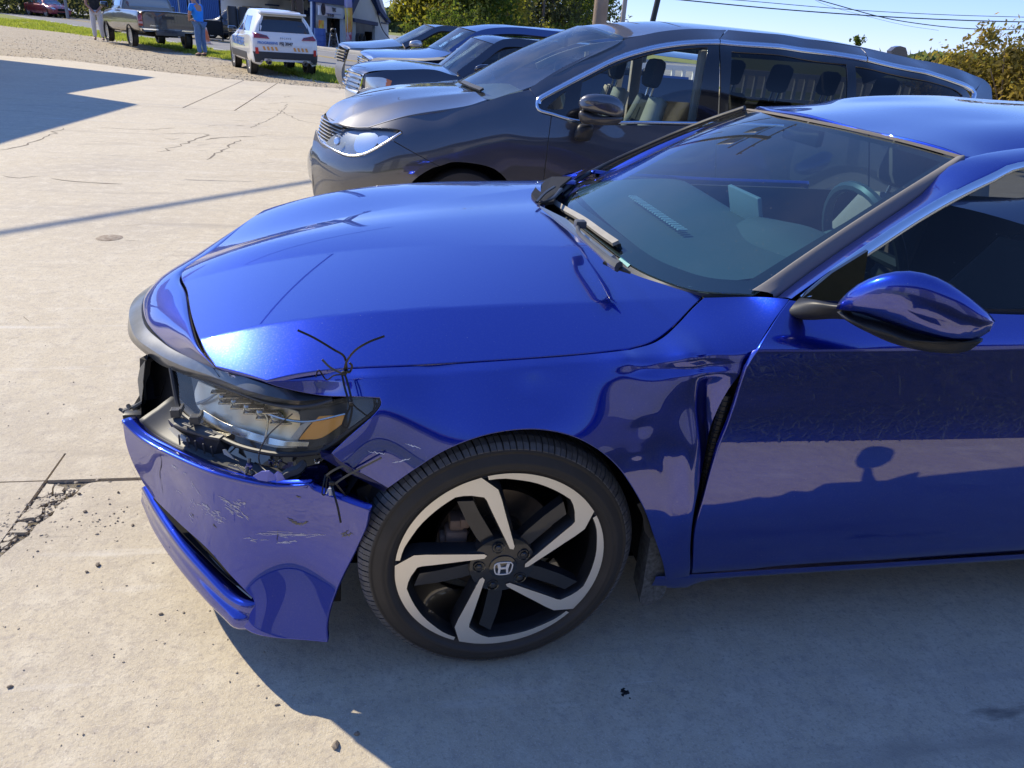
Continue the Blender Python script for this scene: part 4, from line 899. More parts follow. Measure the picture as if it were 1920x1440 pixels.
# machined spokes traced on the wheel plane, five-fold
O_, K_ = (660, 800), 3.0968
Z = lambda L, d: [wpx(O_[0]+x/K_, O_[1]+y/K_, d) for x, y in L]
D0 = .004
outer = [(262, 792), (270, 745), (290, 680), (322, 600), (370, 520), (430, 455), (500, 402), (570, 368), (660, 347), (760, 331)]
edge2 = [(852, 374), (872, 430), (890, 500), (915, 590), (942, 690), (936, 706)]
inner1 = [(914, 702), (884, 640), (837, 545), (810, 490), (785, 436), (770, 418)]
inner2 = [(700, 410), (615, 416), (555, 450), (480, 505), (400, 580), (340, 660), (300, 725), (280, 790)]
R1 = [.2515*np.array(v)/np.linalg.norm(v) for v in Z(outer, D0)]
spoke = np.vstack([spl(np.array(R1), 22), Z(edge2, D0), Z(inner1, D0), spl(np.array(Z(inner2, D0)), 14)])
def rot(p, a): c, s = math.cos(a), math.sin(a); return np.stack([p[:, 0]*c-p[:, 1]*s, p[:, 0]*s+p[:, 1]*c], 1)
def dish(p):        # faces coned out at the hub so upper spokes mirror lit ground
    r = np.linalg.norm(p, axis=1); return .012-.016*np.clip(1-r/.25, 0, 1)
for k in range(5):
    p = rot(spoke, 2*math.pi*k/5); uv, F = cdt(p, .012); d = dish(uv)
    V = [wl(x, z_, dd_) for (x, z_), dd_ in zip(uv, d)]
    e1 = np.array(V[1])-np.array(V[0]); nb = len(p)
    f0 = F[0]; fn = np.cross(V[f0[1]]-V[f0[0]], V[f0[2]]-V[f0[0]])
    if fn@WYv > 0: F = [f[::-1] for f in F]
    mesh('spoke_face', V, F, MACH, rim, smooth=False)
    cx_ = p.mean(0); q = cx_+(p-cx_)*1.0
    # black flank: wider and deeper body behind the machined face
    b = MB(); n = len(p); ds = dish(p)
    nrm = np.roll(p, -1, 0)-np.roll(p, 1, 0); nrm = np.stack([nrm[:, 1], -nrm[:, 0]], 1); nrm /= np.linalg.norm(nrm, axis=1, keepdims=True)+1e-9
    A_ = .5*np.sum(p[:, 0]*np.roll(p[:, 1], -1)-p[:, 1]*np.roll(p[:, 0], -1)); nrm *= 1 if A_ > 0 else -1
    rings = [(p+nrm*.0015, ds+.001), (p+nrm*.003, ds+.004), (p+nrm*.009, ds+.035)]
    V = np.vstack([[wl(*v, dd_) for v, dd_ in zip(*r)] for r in rings]); Fq = [(j*n+i, j*n+(i+1) % n, (j+1)*n+(i+1) % n, (j+1)*n+i) for j in range(2) for i in range(n)]
    b.add(V, Fq); b.build('spoke', BARREL, rim)
# dark twin spoke beside each machined one
tw = Z([(610, 432), (705, 428), (740, 500), (800, 600), (835, 655), (845, 700), (770, 700), (720, 640), (660, 540)], .02)
tw2 = Z([(640, 440), (680, 438), (735, 540), (795, 650), (780, 690), (745, 660), (700, 590)], .015)
for k in range(5):
    for T, d0, nm in ((tw, .018, 'recessed_spoke'), (tw2, .034, 'spoke_web')):
        p = rot(np.array(T), 2*math.pi*k/5); b = MB(); b.prism([wl(*v, d0) for v in p] if nm != 'spoke_web' else [wl(*v, .014) for v in p], WYv*.03); 
        if nm == 'recessed_spoke': b.build(nm, BARREL, rim, smooth=False)
# hub, nuts, cap, emblem
b = MB(); b.lathe([(0, .000), (.060, .002), (.078, .008), (.082, .03), (.07, .06)], WC, WYv, 60); b.build('hub', BARREL, rim)
b = MB(); b.lathe([(0, -.0045), (.026, -.004), (.0325, -.0025), (.034, .001), (.034, .02)], WC, WYv, 40); cap = b.build('centre_cap', GLOSSB, wheel)
for k in range(5):
    a = math.radians(90-14+72*k+28); c = wl(.057*math.cos(a), .057*math.sin(a), .0)
    b = MB(); b.lathe([(.0155, .0015), (.0150, -.0005), (.0135, .0005), (.0135, .03)], c, WYv, 20); b.build('nut_recess', GLOSSB, wheel)
    b = MB(); b.lathe([(0, -.0032), (.006, -.003), (.0085, -.001), (.0098, .0025), (.0098, .03)], c, WYv, 6); b.build('lug_nut', BARREL, wheel, smooth=False)
# emblem on the cap: rounded frame and letter form
def chain(pts, d): return [wl(x, z_, d) for x, z_ in pts]
fr = [(-.0205, .013), (-.0215, .003), (-.018, -.012), (-.012, -.0165), (0, -.0178), (.012, -.0165), (.018, -.012), (.0215, .003), (.0205, .013), (.013, .0165), (0, .0172), (-.013, .0165), (-.0205, .013)]
b = MB(); p = spl(np.array(chain(fr, -.0055)), 60); b.ribbon([*p[::3], p[1]], .0026, .002, WYv)
for s in (-1, 1): b.prism(chain([(s*.0150, .0140), (s*.0085, .0140), (s*.0055, .002), (s*.0068, -.004), (s*.0078, -.0140), (s*.0125, -.0140), (s*.0118, -.002)][::s], -.0068), WYv*.003)
b.prism(chain([(-.0062, .0035), (.0062, .0035), (.0058, -.0015), (-.0058, -.0015)], -.0068), WYv*.003)
b.build('emblem', mat('emblem_silver', (.85, .85, .86), .3, metal=.4), cap, smooth=False)
# brake disc and caliper seen between the spokes
b = MB(); b.lathe([(.05, .085), (.075, .085), (.078, .105), (.146, .106), (.146, .128), (.08, .128)], WC, WYv, 60); b.build('brake_disc', mat('brake_steel', (.10, .085, .075), .4, metal=.8, noise=(30, .4, (.16, .13, .11))), wheel)
CAL = mat('caliper_iron', (.20, .14, .11), .7, noise=(25, .4, (.30, .22, .18)))
b = MB(); c1 = wpx(855, 1000, .08); cp = wl(c1[0], c1[1], .085)
b.box(cp, (.055, .05, .035), None, .01); b.box(cp+np.array([.0, .0, .034]), (.035, .045, .03), None, .006); b.box(cp+np.array([-.03, 0, -.01]), (.02, .03, .022), None, .006); b.box(cp+np.array([.018, -.018, .042]), (.022, .02, .026), None, .004); b.build('caliper', CAL, wheel)
q = wpx(900, 985, .07); b = MB(); b.tube([wl(*wpx(868, 962, .07), .07), wl(*wpx(885, 985, .07), .07), wl(*wpx(874, 1010, .07), .07)], .002, 6, sm=False); b.build('brake_clip', SATIN, wheel)
# wheel well
b = MB(); n = 40; V = []
arc = [(-.40, .22)]+[(.395*math.cos(a), .335+.385*math.sin(a)) for a in np.linspace(math.pi*.98, math.pi*.02, 24)]+[(.40, .20)]
V = [(x, .095, z_) for x, z_ in arc]+[(x, .50, z_) for x, z_ in arc]; n = len(arc)
b.add(V, [(i, i+1, i+1+n, i+n) for i in range(n-1)]+[tuple(range(n, 2*n))]); b.build('wheel_liner', mat('liner_felt', (.010, .010, .011), .95), car, smooth=False)
# torn liner edge and mud flap
FLAP = mat('mud_flap_rubber', (.040, .042, .044), .8, noise=(90, .35, (.13, .14, .145)))
fo = [(1226, 996), (1256, 1004), (1257, 1040), (1252, 1090), (1243, 1118), (1222, 1133), (1200, 1132), (1205, 1100), (1215, 1040)]
fp = [P(x, y, y=.055) for x, y in fo]; fp = spl(np.array(fp), 40, closed=True)[:-1]
MB().prism(fp, (.012, .09, .004)).build('mud_flap', FLAP, car)
ln = [P(x, y, y=.04) for x, y in ((1205, 940), (1216, 965), (1219, 990), (1228, 1003))]; b = MB(); b.ribbon(ln, .03, .003, (0, -1, 0)); b.build('torn_liner_edge', BLACKP, car)
# simple far and rear wheels
for (x, y, s) in ((0, 2*YC-.13, 1), (2.83, 2*YC-.13, 1), (2.83, .13, -1)):
    b = MB(); b.lathe([(.0, -.10), (.22, -.10), (.25, -.115), (.30, -.115), (.33, -.08), (.335, 0), (.33, .08), (.30, .115), (.2, .115), (0, .1)], (x, y, .335), (0, 1, 0), 40); b.build('rear_wheel' if x > 1 else 'front_wheel', TYRE, car)
# ================= headlight, torn front, ties =================
# headlight: outer lens surface
hl_pts = mk([(322, 690, z(.668)), (400, 728, z(.668)), (480, 762, z(.678)), (560, 770, z(.69)), (640, 752, z(.715)), (716, 742, z(.752)),
             (334, 740, z(.62)), (420, 775, z(.625)), (500, 800, z(.632)), (580, 810, z(.645)), (650, 800, z(.668)),
             (345, 775, z(.59)), (400, 805, z(.588)), (460, 828, z(.592)), (520, 840, z(.60)), (590, 840, z(.612)), (630, 828, z(.63)), (690, 785, z(.70))])
HL = Surf((-.52, -.80, .28), (.84, -.54, 0), hl_pts, lam=1e-3)
hlo = [[(322, 690), (360, 704), (401, 718), (471, 745), (512, 758), (555, 763), (590, 760), (625, 750)], [(625, 750), (670, 744), (708, 742)], [(708, 742), (716, 752), (704, 772), (660, 806), (625, 832), (598, 848)], [(598, 848), (560, 852), (510, 850), (450, 836), (400, 812), (355, 785), (337, 765), (330, 735), (322, 690)]]
hlamp = panel('headlight_housing', HL, [[*hlo[0]], [*hlo[1]], [*hlo[2]], [*hlo[3]]], mat('lamp_housing', (.06, .056, .05), .4), car, step=.012, off=-.052, rim=.03)
CHR2 = mat('reflector', (.75, .73, .68), .22, metal=1., noise=(14, .5, (.60, .57, .52)))
LGREY = mat('lamp_bezel', (.98, .84, .62), .38, metal=.7, noise=(10, .5, (.80, .68, .50)))
AMB = mat('amber_lens', (1., .42, .05), .45, coat=1.)
BEIG = mat('white_reflector', (.50, .47, .40), .5, noise=(60, .4, (.62, .59, .52)))
def hp(name, loops, m, off, parent=hlamp, step=.008, rim=.006): return panel(name, HL, loops, m, parent, step=step, off=off, rim=rim, gap=.001)
hp('inner_bezel', [[(345, 712), (420, 745), (500, 772), (540, 780), (545, 800), (540, 845)], [(540, 845), (480, 836), (420, 815), (370, 785), (345, 760), (338, 735), (345, 712)]], LGREY, -.040)
hp('side_bezel', [[(541, 779), (600, 770), (650, 752), (700, 746)], [(700, 746), (690, 775), (640, 812), (600, 838)], [(600, 838), (570, 845), (541, 845)], [(541, 845), (546, 800), (541, 779)]], GREYP, -.040)
hp('chrome_strip', [[(358, 790), (400, 805), (460, 825), (520, 838), (570, 840)], [(570, 840), (572, 833)], [(572, 833), (520, 828), (460, 812), (405, 790), (365, 768)], [(365, 768), (358, 790)]], CHR2, -.022)
hp('amber_reflector', [[(596, 783), (640, 779)], [(640, 779), (636, 795), (606, 819), (588, 825)], [(588, 825), (556, 826)], [(556, 826), (575, 805), (596, 783)]], AMB, -.012)
hp('white_reflector', [[(560, 800), (583, 792)], [(583, 792), (568, 806), (553, 826)], [(553, 826), (538, 824)], [(538, 824), (560, 800)]], BEIG, -.014)
# five projector lenses in a stepped row
for i, (x, y, w) in enumerate(((405, 748, 16), (428, 757, 16), (452, 767, 15), (476, 777, 14), (503, 786, 13))):
    c = HL.hit(x, y)-HL.N*.026; b = MB(); b.lathe([(0, .012), (.008, .010), (.013, .004), (.0145, -.004), (.016, -.008)], c, HL.N, 20); b.build('projector_lens', mat('projector_glass', (.30, .34, .36), .05, coat=1., metal=.7), hlamp)
    b = MB(); b.box(c+np.array([.012, -.004, -.012]), (.05, .012, .004), None, .001); b.box(c+np.array([-.01, 0, .016]), (.035, .02, .003), None, .001); b.build('lamp_fin', CHR2, hlamp)
b = MB(); b.tube([HL.hit(395, 735)-HL.N*.03, HL.hit(372, 752)-HL.N*.03, HL.hit(350, 760)-HL.N*.035], .004, 6); b.build('light_guide', BEIG, hlamp)
b = MB(); b.tube([HL.hit(*q)-HL.N*.018 for q in ((485, 775), (492, 790), (489, 815), (486, 835))], .003, 6); b.tube([HL.hit(*q)-HL.N*.016 for q in ((485, 775), (530, 789), (575, 792), (640, 778))], .003, 6); b.build('lens_highlight', CHR2, hlamp)  # bright tubes stand in for highlights along the lens edges
LENS = glass('headlight_lens', (.95, .94, .90), 1.55, rough=.04, dust=.10)
lens = panel('headlight_lens', HL, hlo, LENS, car, step=.012, rim=.006, wob=lambda V: .0015*np.sin(V[:, 0]*60)*np.sin(V[:, 2]*70))
# black seal around the lens
def hedge(px, r, name='lens_seal', m=BLACKP, o=.002):
    b = MB(); b.tube([HL.hit(*q)+HL.N*o for q in px], r, 8); return b.build(name, m, car)
hedge(hlo[2], .006); hedge(hlo[3], .006); hedge(hlo[0], .004, m=GREYP)
hp('housing_flange', [[(355, 786), (400, 815), (450, 840), (510, 855), (560, 858), (600, 850)], [(600, 850), (606, 856), (590, 870), (545, 880), (500, 876), (440, 858), (385, 832), (350, 800)], [(350, 800), (355, 786)]], GLOSSB, -.01, car)
b = MB(); b.tube([P(x, y, y=.10) for x, y in ((503, 862), (512, 866), (517, 876), (522, 866), (528, 862))], .0025, 6); b.lathe([(.004, 0), (.007, .002), (.007, -.002), (.004, 0)], P(517, 870, y=.098), (0, 1, 0), 12); b.build('mounting_tab', GLOSSB, car)
# grille cavity: black front shell, pointed duct
ps = lambda L: [P(a, b_, **k) for a, b_, k in L]
x_ = lambda v: dict(x=v); yv = lambda v: dict(y=v)
b = MB(); b.prism(ps([(262, 672, yv(.62)), (325, 692, yv(.50)), (330, 730, yv(.47)), (345, 775, yv(.44)), (420, 830, yv(.36)), (470, 880, yv(.30)), (300, 840, yv(.48)), (232, 790, yv(.58)), (262, 740, yv(.62))]), (.05, .12, .0)); b.build('front_cavity', VOID, car, smooth=False)
b = MB(); b.add(ps([(270, 676, yv(.60)), (318, 690, yv(.52)), (300, 745, yv(.52)), (276, 752, yv(.55)), (318, 725, yv(.56))]), [(0, 4, 3), (0, 1, 4), (1, 2, 4), (4, 2, 3)]); b.build('grille_wing', mat('soft_black', (.028, .030, .036), .35), car, smooth=False)
b = MB(); b.prism(ps([(272, 676, yv(.56)), (262, 690, yv(.58)), (258, 712, yv(.585)), (261, 740, yv(.58)), (264, 753, yv(.57)), (270, 752, yv(.56)), (268, 715, yv(.565))]), (.02, .03, 0)); b.build('grille_edge', mat('taupe_plastic', (.22, .21, .18), .5), car)
b = MB(); b.tube(ps([(270, 753, yv(.53)), (258, 762, yv(.54)), (246, 770, yv(.55)), (238, 776, yv(.55))]), [.006, .008, .012, .016], 8); b.tube(ps([(246, 775, yv(.52)), (256, 790, yv(.50)), (272, 800, yv(.48))]), [.02, .026, .016], 8)
b.tube(ps([(224, 767, yv(.56)), (236, 772, yv(.55)), (246, 768, yv(.53))]), [.004, .008, .005], 6); b.tube(ps([(240, 760, yv(.55)), (250, 772, yv(.53)), (262, 772, yv(.52))]), .006, 6); b.box(P(252, 782, y=.50), (.05, .03, .03), None, .006)
b.build('broken_bracket', BLACKP, car)
# headlight support bracket with two clips (upper, lit) and its slotted lower skirt
BRK = mat('bracket_plastic', (.055, .055, .054), .42, noise=(50, .5, (.10, .10, .095)))
up_ = ps([(315, 786, z(.60)), (335, 782, z(.605)), (360, 789, z(.605)), (392, 803, z(.60)), (420, 815, z(.597)), (411, 822, z(.592)), (385, 817, z(.59)), (350, 806, z(.592)), (325, 796, z(.595))])
b = MB(); b.prism(up_, (0, 0, -.006))
for x, y in ((330, 773), (366, 786)):
    c = P(x, y, z=.615); b.box(c, (.022, .02, .020), None, .002); b.box(c+np.array([0.012, .008, .006]), (.006, .03, .012), None, .001)
for x, y in ((352, 797), (395, 812)): b.box(P(x, y, z=.604), (.03, .008, .004), [[.8, .6, 0], [-.6, .8, 0], [0, 0, 1]], .001)
b.build('headlight_bracket', BRK, car, smooth=False)
b = MB()
lo_ = ps([(316, 792, z(.585)), (345, 808, z(.58)), (380, 820, z(.578)), (412, 826, z(.58)), (430, 850, z(.545)), (400, 858, z(.535)), (360, 835, z(.545)), (330, 815, z(.555))]); b.prism(lo_, (.02, .03, 0)); b.build('bracket_skirt', BLACKP, car, smooth=False)
b = MB()
for i in range(5):
    t = i/4; a = P(342+t*60, 812+t*22, z=.583-t*.01); c = P(344+t*62, 830+t*22, z=.555-t*.012); b.ribbon([a-np.array([.006, .008, 0]), c-np.array([.006, .008, 0])], .004, .003, (1, 0, 0))
b.build('bracket_rib', BRK, car, smooth=False)
b = MB(); b.prism(ps([(315, 803, z(.575)), (325, 800, z(.578)), (350, 822, z(.568)), (352, 829, z(.560)), (338, 826, z(.560))]), (.004, .006, -.003)); b.build('bare_plastic_tab', BONE, car, smooth=False)
b = MB(); b.prism(ps([(417, 843, z(.57)), (421, 843, z(.572)), (437, 861, z(.556)), (420, 852, z(.56))]), (.003, .005, -.002)); b.build('bare_plastic_tab', BONE, car, smooth=False)
# frames and ribs in the dark behind the flange
b = MB()
b.tube(ps([(430, 872, z(.545)), (470, 884, z(.55)), (475, 890, z(.548))]), .005, 6); b.ribbon(ps([(400, 862, z(.54)), (440, 876, z(.545)), (468, 884, z(.548))]), .018, .003, (0, 0, 1)); b.ribbon(ps([(445, 872, z(.552)), (462, 888, z(.55))]), .006, .004, (0, 0, 1))
b.tube(ps([(468, 860, yv(.14)), (466, 872, yv(.13)), (462, 886, yv(.12))]), .004, 6); b.build('broken_clip_rail', BRK, car, smooth=False)
b = MB(); b.box(P(467, 874, y=.13), (.014, .01, .014), [[.9, 0, .4], [0, 1, 0], [-.4, 0, .9]], .002); b.build('blue_clip', BLUE, car)
# crumpled blue shards on the flange
b = MB(); V = ps([(474, 893, z(.56)), (490, 884, z(.575)), (505, 883, z(.578)), (514, 890, z(.565)), (517, 900, z(.552)), (500, 903, z(.55)), (484, 900, z(.552)), (520, 884, z(.578)), (528, 888, z(.572)), (535, 900, z(.553)), (518, 903, z(.55))])
b.add(V, [(0, 1, 6), (1, 5, 6), (1, 2, 5), (2, 3, 5), (3, 4, 5), (3, 7, 4), (7, 8, 10), (4, 7, 10), (8, 9, 10)]); o = b.build('crumpled_paint_shard', mat('torn_blue_plastic', (.16, .18, .62), .45, coat=.5), bumper, smooth=False); md = o.modifiers.new('s', 'SOLIDIFY'); md.thickness = .002
# inner structure between headlight and wheel: rails, bumper beam bracket, blue inner metal
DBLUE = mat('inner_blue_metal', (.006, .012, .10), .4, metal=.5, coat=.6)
b = MB(); b.prism(ps([(480, 850, yv(.22)), (600, 850, yv(.20)), (640, 870, yv(.16)), (727, 915, yv(.09)), (720, 960, yv(.12)), (690, 962, yv(.14)), (600, 925, yv(.22)), (560, 915, yv(.24)), (470, 905, yv(.26))]), (.02, .10, 0)); b.build('inner_wing', VOID, car, smooth=False)
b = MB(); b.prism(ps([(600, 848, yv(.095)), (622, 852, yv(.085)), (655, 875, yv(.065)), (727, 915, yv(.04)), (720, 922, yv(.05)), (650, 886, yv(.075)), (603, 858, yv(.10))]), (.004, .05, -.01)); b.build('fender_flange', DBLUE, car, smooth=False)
b = MB(); b.tube(ps([(572, 866, yv(.13)), (560, 880, yv(.12)), (540, 888, yv(.12)), (530, 900, yv(.12))]), [.010, .012, .012, .010], 6); b.box(P(560, 872, y=.14), (.03, .02, .025), None, .004); b.build('crash_bar_bracket', GREYP, car)
b = MB()
for (x, y, r) in ((571, 897, .014), (594, 900, .010), (606, 880, .012), (640, 920, .012), (660, 930, .010)): b.lathe([(0, -.004), (r*.6, -.004), (r*.6, 0), (r, 0), (r, .01)], P(x, y, y=.135), (0, 1, 0), 14)
b.box(P(588, 888, y=.15), (.05, .02, .05), None, .005); b.box(P(625, 905, y=.14), (.06, .02, .035), [[.9, 0, -.43], [0, 1, 0], [.43, 0, .9]], .004); b.tube(ps([(655, 925, yv(.13)), (672, 935, yv(.12)), (688, 950, yv(.11))]), .01, 6)
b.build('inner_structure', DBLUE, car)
b = MB(); b.prism(ps([(668, 918, yv(.10)), (700, 905, yv(.10)), (722, 918, yv(.08)), (700, 950, yv(.08)), (680, 958, yv(.10))]), (.01, .03, 0)); b.lathe([(0, -.003), (.006, -.002), (.008, 0), (.008, .01)], P(713, 912, y=.078), (0, 1, 0), 12); b.build('liner_corner', BLACKP, car, smooth=False)
b = MB(); b.lathe([(.004, 0), (.006, .002), (.006, -.002), (.004, 0)], P(594, 865, y=.11), (0, 1, .3), 16); b.build('washer', SATIN, car)
# ---- cable ties ----
TIE = mat('tie_black', (.022, .022, .023), .35); TIEG = mat('tie_grey', (.10, .095, .085), .4)
def tie(name, L, w=.0045, m=TIE, up_=(0, -1, .3)): b = MB(); b.ribbon(ps(L), w, .0016, up_); return b.build(name, m, car)
f2 = lambda L: [(a, b_, yv(c)) for a, b_, c in L]
tie('cable_tie', f2([(558, 619, .10), (590, 634, .095), (625, 655, .10), (645, 668, .11), (650, 690, .115), (648, 702, .118)]))
tie('cable_tie', f2([(721, 630, .08), (690, 642, .08), (665, 658, .09), (650, 678, .105), (647, 695, .115), (656, 697, .112), (660, 686, .11), (655, 680, .108)]))
tie('cable_tie', f2([(604, 674, .11), (618, 688, .108), (634, 697, .11), (648, 704, .113)]), m=TIEG)
tie('cable_tie', f2([(592, 707, .145), (598, 694, .125), (612, 712, .14), (626, 704, .12), (642, 702, .115)]), .003)
tie('cable_tie', f2([(641, 700, .112), (646, 725, .100), (653, 750, .085), (656, 762, .08), (648, 780, .075), (643, 798, .07), (652, 800, .07), (658, 780, .074), (660, 758, .08), (656, 735, .09), (650, 712, .105), (645, 698, .112)]))
tie('cable_tie', f2([(660, 757, .078), (675, 770, .072), (690, 780, .072), (698, 774, .075)]), .003)
b = MB(); b.box(P(645, 699, y=.112), (.010, .008, .008), None, .002); b.box(P(653, 697, y=.110), (.008, .006, .006), None, .001); b.box(P(659, 757, y=.076), (.009, .006, .006), None, .001); b.build('tie_lock', TIE, car)
tie('cable_tie', f2([(610, 893, .05), (625, 882, .045), (645, 874, .045), (657, 884, .04), (672, 890, .035)]), m=TIEG)
tie('cable_tie', f2([(628, 907, .035), (650, 892, .035), (680, 876, .03), (715, 858, .02)]), m=TIEG)
tie('cable_tie', f2([(610, 890, .05), (606, 910, .035), (604, 926, .03), (610, 926, .03), (612, 905, .04), (616, 893, .045), (624, 910, .04)]), .003)
tie('cable_tie', f2([(622, 905, .04), (626, 925, .02), (633, 950, .005), (639, 980, -.005)]))
tie('cable_tie', f2([(628, 905, .04), (645, 925, .05), (660, 945, .055), (680, 952, .06), (690, 940, .07), (684, 930, .09)]), .004)
b = MB(); b.box(P(622, 906, y=.035), (.012, .008, .01), None, .002); b.build('tie_lock', TIE, car)
b = MB(); b.tube(ps(f2([(612, 926, .028), (618, 915, .03), (624, 930, .02), (618, 912, .03)])), .0016, 6); b.box(P(619, 922, y=.02), (.006, .004, .018), None, .001); b.build('tie_tail', mat('tie_white', (.45, .46, .50), .4), car)
b = MB(); b.tube(ps([(548, 776, yv(.09)), (525, 795, yv(.10)), (500, 820, yv(.12)), (486, 850, yv(.13)), (488, 872, yv(.12)), (500, 884, yv(.10))]), .0016, 6); b.build('loose_wire', BLACKP, car)
# scrapes on the bumper: thin raised slivers of bare plastic and primer
def scrape(L, w, m, name='scrape', S=BUMP, parent=bumper):
    b = MB()
    for pts_ in L:
        uv = spl(np.array([S.uv(*p) for p in pts_]), n=max(6, len(pts_)*5)); t = np.gradient(uv, axis=0); t /= np.linalg.norm(t, axis=1, keepdims=True)+1e-9; nn = np.stack([-t[:, 1], t[:, 0]], 1)
        ww = (w*rng.uniform(.25, 1., len(uv))*np.sin(np.linspace(.12, 3.0, len(uv)))**.6)[:, None]; jj = rng.normal(0, w*.25, (len(uv), 1))
        a, _ = S.at(*(uv+nn*(jj+ww/2)).T, .0008); c, _ = S.at(*(uv+nn*(jj-ww/2)).T, .0008); n = len(uv); b.add(np.vstack([a, c]), [(i, i+1, i+1+n, i+n) for i in range(n-1)])
    o = b.build(name, m, parent, auto=False)
    o['kind'] = 'stuff'
    return o
SCR = mat('scraped_primer', (.62, .62, .72), .7, noise=(200, .5, (.80, .80, .86)))
TAUPE = mat('exposed_plastic', (.10, .095, .08), .7, noise=(120, .5, (.26, .25, .2)))
def scuffs(centres, m, name):
    L = []
    for (x, y, rx, ry, ang, n, ln) in centres:
        for i in range(n):
            dx, dy = rng.normal(0, rx), rng.normal(0, ry); a = math.radians(ang+rng.normal(0, 9)); l = ln*rng.uniform(.3, 1.3); c, s_ = math.cos(math.radians(ang)), math.sin(math.radians(ang))
            px_, py_ = x+dx*c-dy*s_, y+dx*s_+dy*c; L.append([(px_-l*math.cos(a), py_-l*math.sin(a)), (px_, py_+rng.normal(0, .4)), (px_+l*math.cos(a), py_+l*math.sin(a))])
    return L
scrape(scuffs([(340, 884, 12, 1.2, 38, 5, 6), (367, 915, 8, 1.5, 48, 6, 6), (440, 952, 18, 2.5, 34, 12, 11), (404, 968, 10, 5, 25, 12, 6), (385, 950, 8, 5, 40, 8, 4), (450, 946, 7, 5, 10, 12, 3), (412, 975, 6, 4, 30, 7, 5), (473, 1012, 9, 1.5, 6, 7, 7), (540, 1016, 14, 1.0, 0, 9, 9), (365, 945, 5, 5, 60, 7, 3), (520, 1000, 34, 2, 2, 7, 14), (580, 1004, 22, 1.6, 0, 5, 12), (362, 972, 4, 4, 50, 5, 3)], SCR, 's'), .0020, SCR)
scrape(scuffs([(384, 949, 6, 3, 20, 7, 3), (452, 945, 5, 3.5, 0, 9, 3), (404, 963, 6, 2.5, 20, 6, 4), (440, 962, 12, 2, 34, 6, 6), (426, 940, 8, 2, 34, 4, 6)], SCR, 's'), .0042, mat('bare_scuff', (.80, .80, .84), .7, noise=(150, .6, (.42, .43, .62))))
scrape([[(331, 920), (337, 922), (341, 926)], [(510, 1000), (560, 1002), (600, 1001)], [(500, 996), (550, 998)]], .0022, SCR)
scrape([[(539, 971), (552, 978), (566, 982), (577, 977)], [(542, 973), (556, 982), (570, 984)]], .007, TAUPE, 'gouge'); scrape([[(640, 1003), (648, 998), (655, 996)], [(641, 1005), (650, 1003), (662, 1001)], [(556, 931), (564, 932)], [(358, 962), (364, 970)], [(400, 982), (406, 990)]], .006, TAUPE, 'gouge')
scrape([[(300, 846), (303, 870), (300, 890), (306, 925)], [(245, 870), (262, 905)], [(521, 992), (519, 1014)]], .0025, mat('dark_crease', (.02, .02, .05), .6), 'crack')
scrape([[(505, 850), (500, 858)], ] if False else [[(760, 832), (775, 836), (790, 841)], [(735, 868), (760, 862), (770, 858)], [(690, 846), (715, 850), (724, 851)]], .003, SCR, 'scratch', FEND, fender)
# ================= mirror, cowl, wipers, cabin =================
# mirror cap as a deformed ellipsoid: traced outline at its distance
def blob(name, cpx, y0, outline_px, depth, m, parent, nose=0, n=28, rings=9, fr=.5, back=True, power=2.2):
    """closed smooth shell: traced outline in a tilted plane, bulging towards -x/+x"""
    L = np.array([P(a, b_, y=c) for a, b_, c in outline_px]); L = spl(L, n+1, closed=True)[:-1]; c = L.mean(0); V = []
    D = np.array(depth, float)
    for i in range(rings+1):
        t = math.pi*(i/rings)/1.; r = math.sin(t)**(2/power); h = -math.cos(t)
        hh = h*fr if h < 0 else h*(1-fr)
        for p in L: V.append(c+(p-c)*max(r, .001)+D*hh)
    F = [(i*n+k, i*n+(k+1) % n, (i+1)*n+(k+1) % n, (i+1)*n+k) for i in range(rings) for k in range(n)]
    b = MB(); b.add(V, F); return b
mo = [(1568, 578, -.02), (1578, 560, -.03), (1610, 532, -.05), (1655, 513, -.08), (1705, 507, -.11), (1760, 521, -.14), (1810, 552, -.165), (1850, 585, -.18), (1866, 603, -.185), (1862, 618, -.18), (1836, 636, -.17), (1790, 640, -.15), (1720, 624, -.115), (1660, 603, -.08), (1605, 585, -.045)]
b = blob('mirror_cap', None, 0, mo, (.085, .06, -.01), None, None)
mir = empty('door_mirror', tuple(P(1700, 600, y=-.1)), parent=car); mir.matrix_parent_inverse = wm(car).inverted()
b.build('mirror_cap', BLUE, mir, auto=False)
mo2 = [(1570, 582, -.02), (1600, 590, -.04), (1660, 606, -.08), (1720, 627, -.115), (1790, 643, -.15), (1836, 639, -.17), (1850, 634, -.172), (1825, 655, -.16), (1790, 662, -.145), (1730, 655, -.115), (1670, 638, -.08), (1620, 615, -.05), (1585, 597, -.03)]
b = blob('mirror_base', None, 0, mo2, (.075, .05, 0), None, None, rings=7); b.build('mirror_housing', BLACKP, mir, auto=False)
b = MB(); arm = [P(1470, 600, y=.09), P(1500, 585, y=.07), P(1540, 580, y=.03), P(1575, 582, y=-.01), P(1600, 590, y=-.03)]
loft('mirror_arm', [[P(1468, 598, y=.10), P(1520, 600, y=.05), P(1560, 598, y=.01), P(1600, 600, y=-.03)], [P(1475, 588, y=.085), P(1520, 590, y=.035), P(1560, 588, y=.0), P(1600, 592, y=-.04)], [P(1490, 568, y=.09), P(1525, 566, y=.04), P(1560, 572, y=.0), P(1590, 575, y=-.035)], [P(1500, 558, y=.12), P(1530, 562, y=.07), P(1560, 568, y=.03), P(1590, 572, y=0)]], BLACKP, mir, n=24, sub=4)
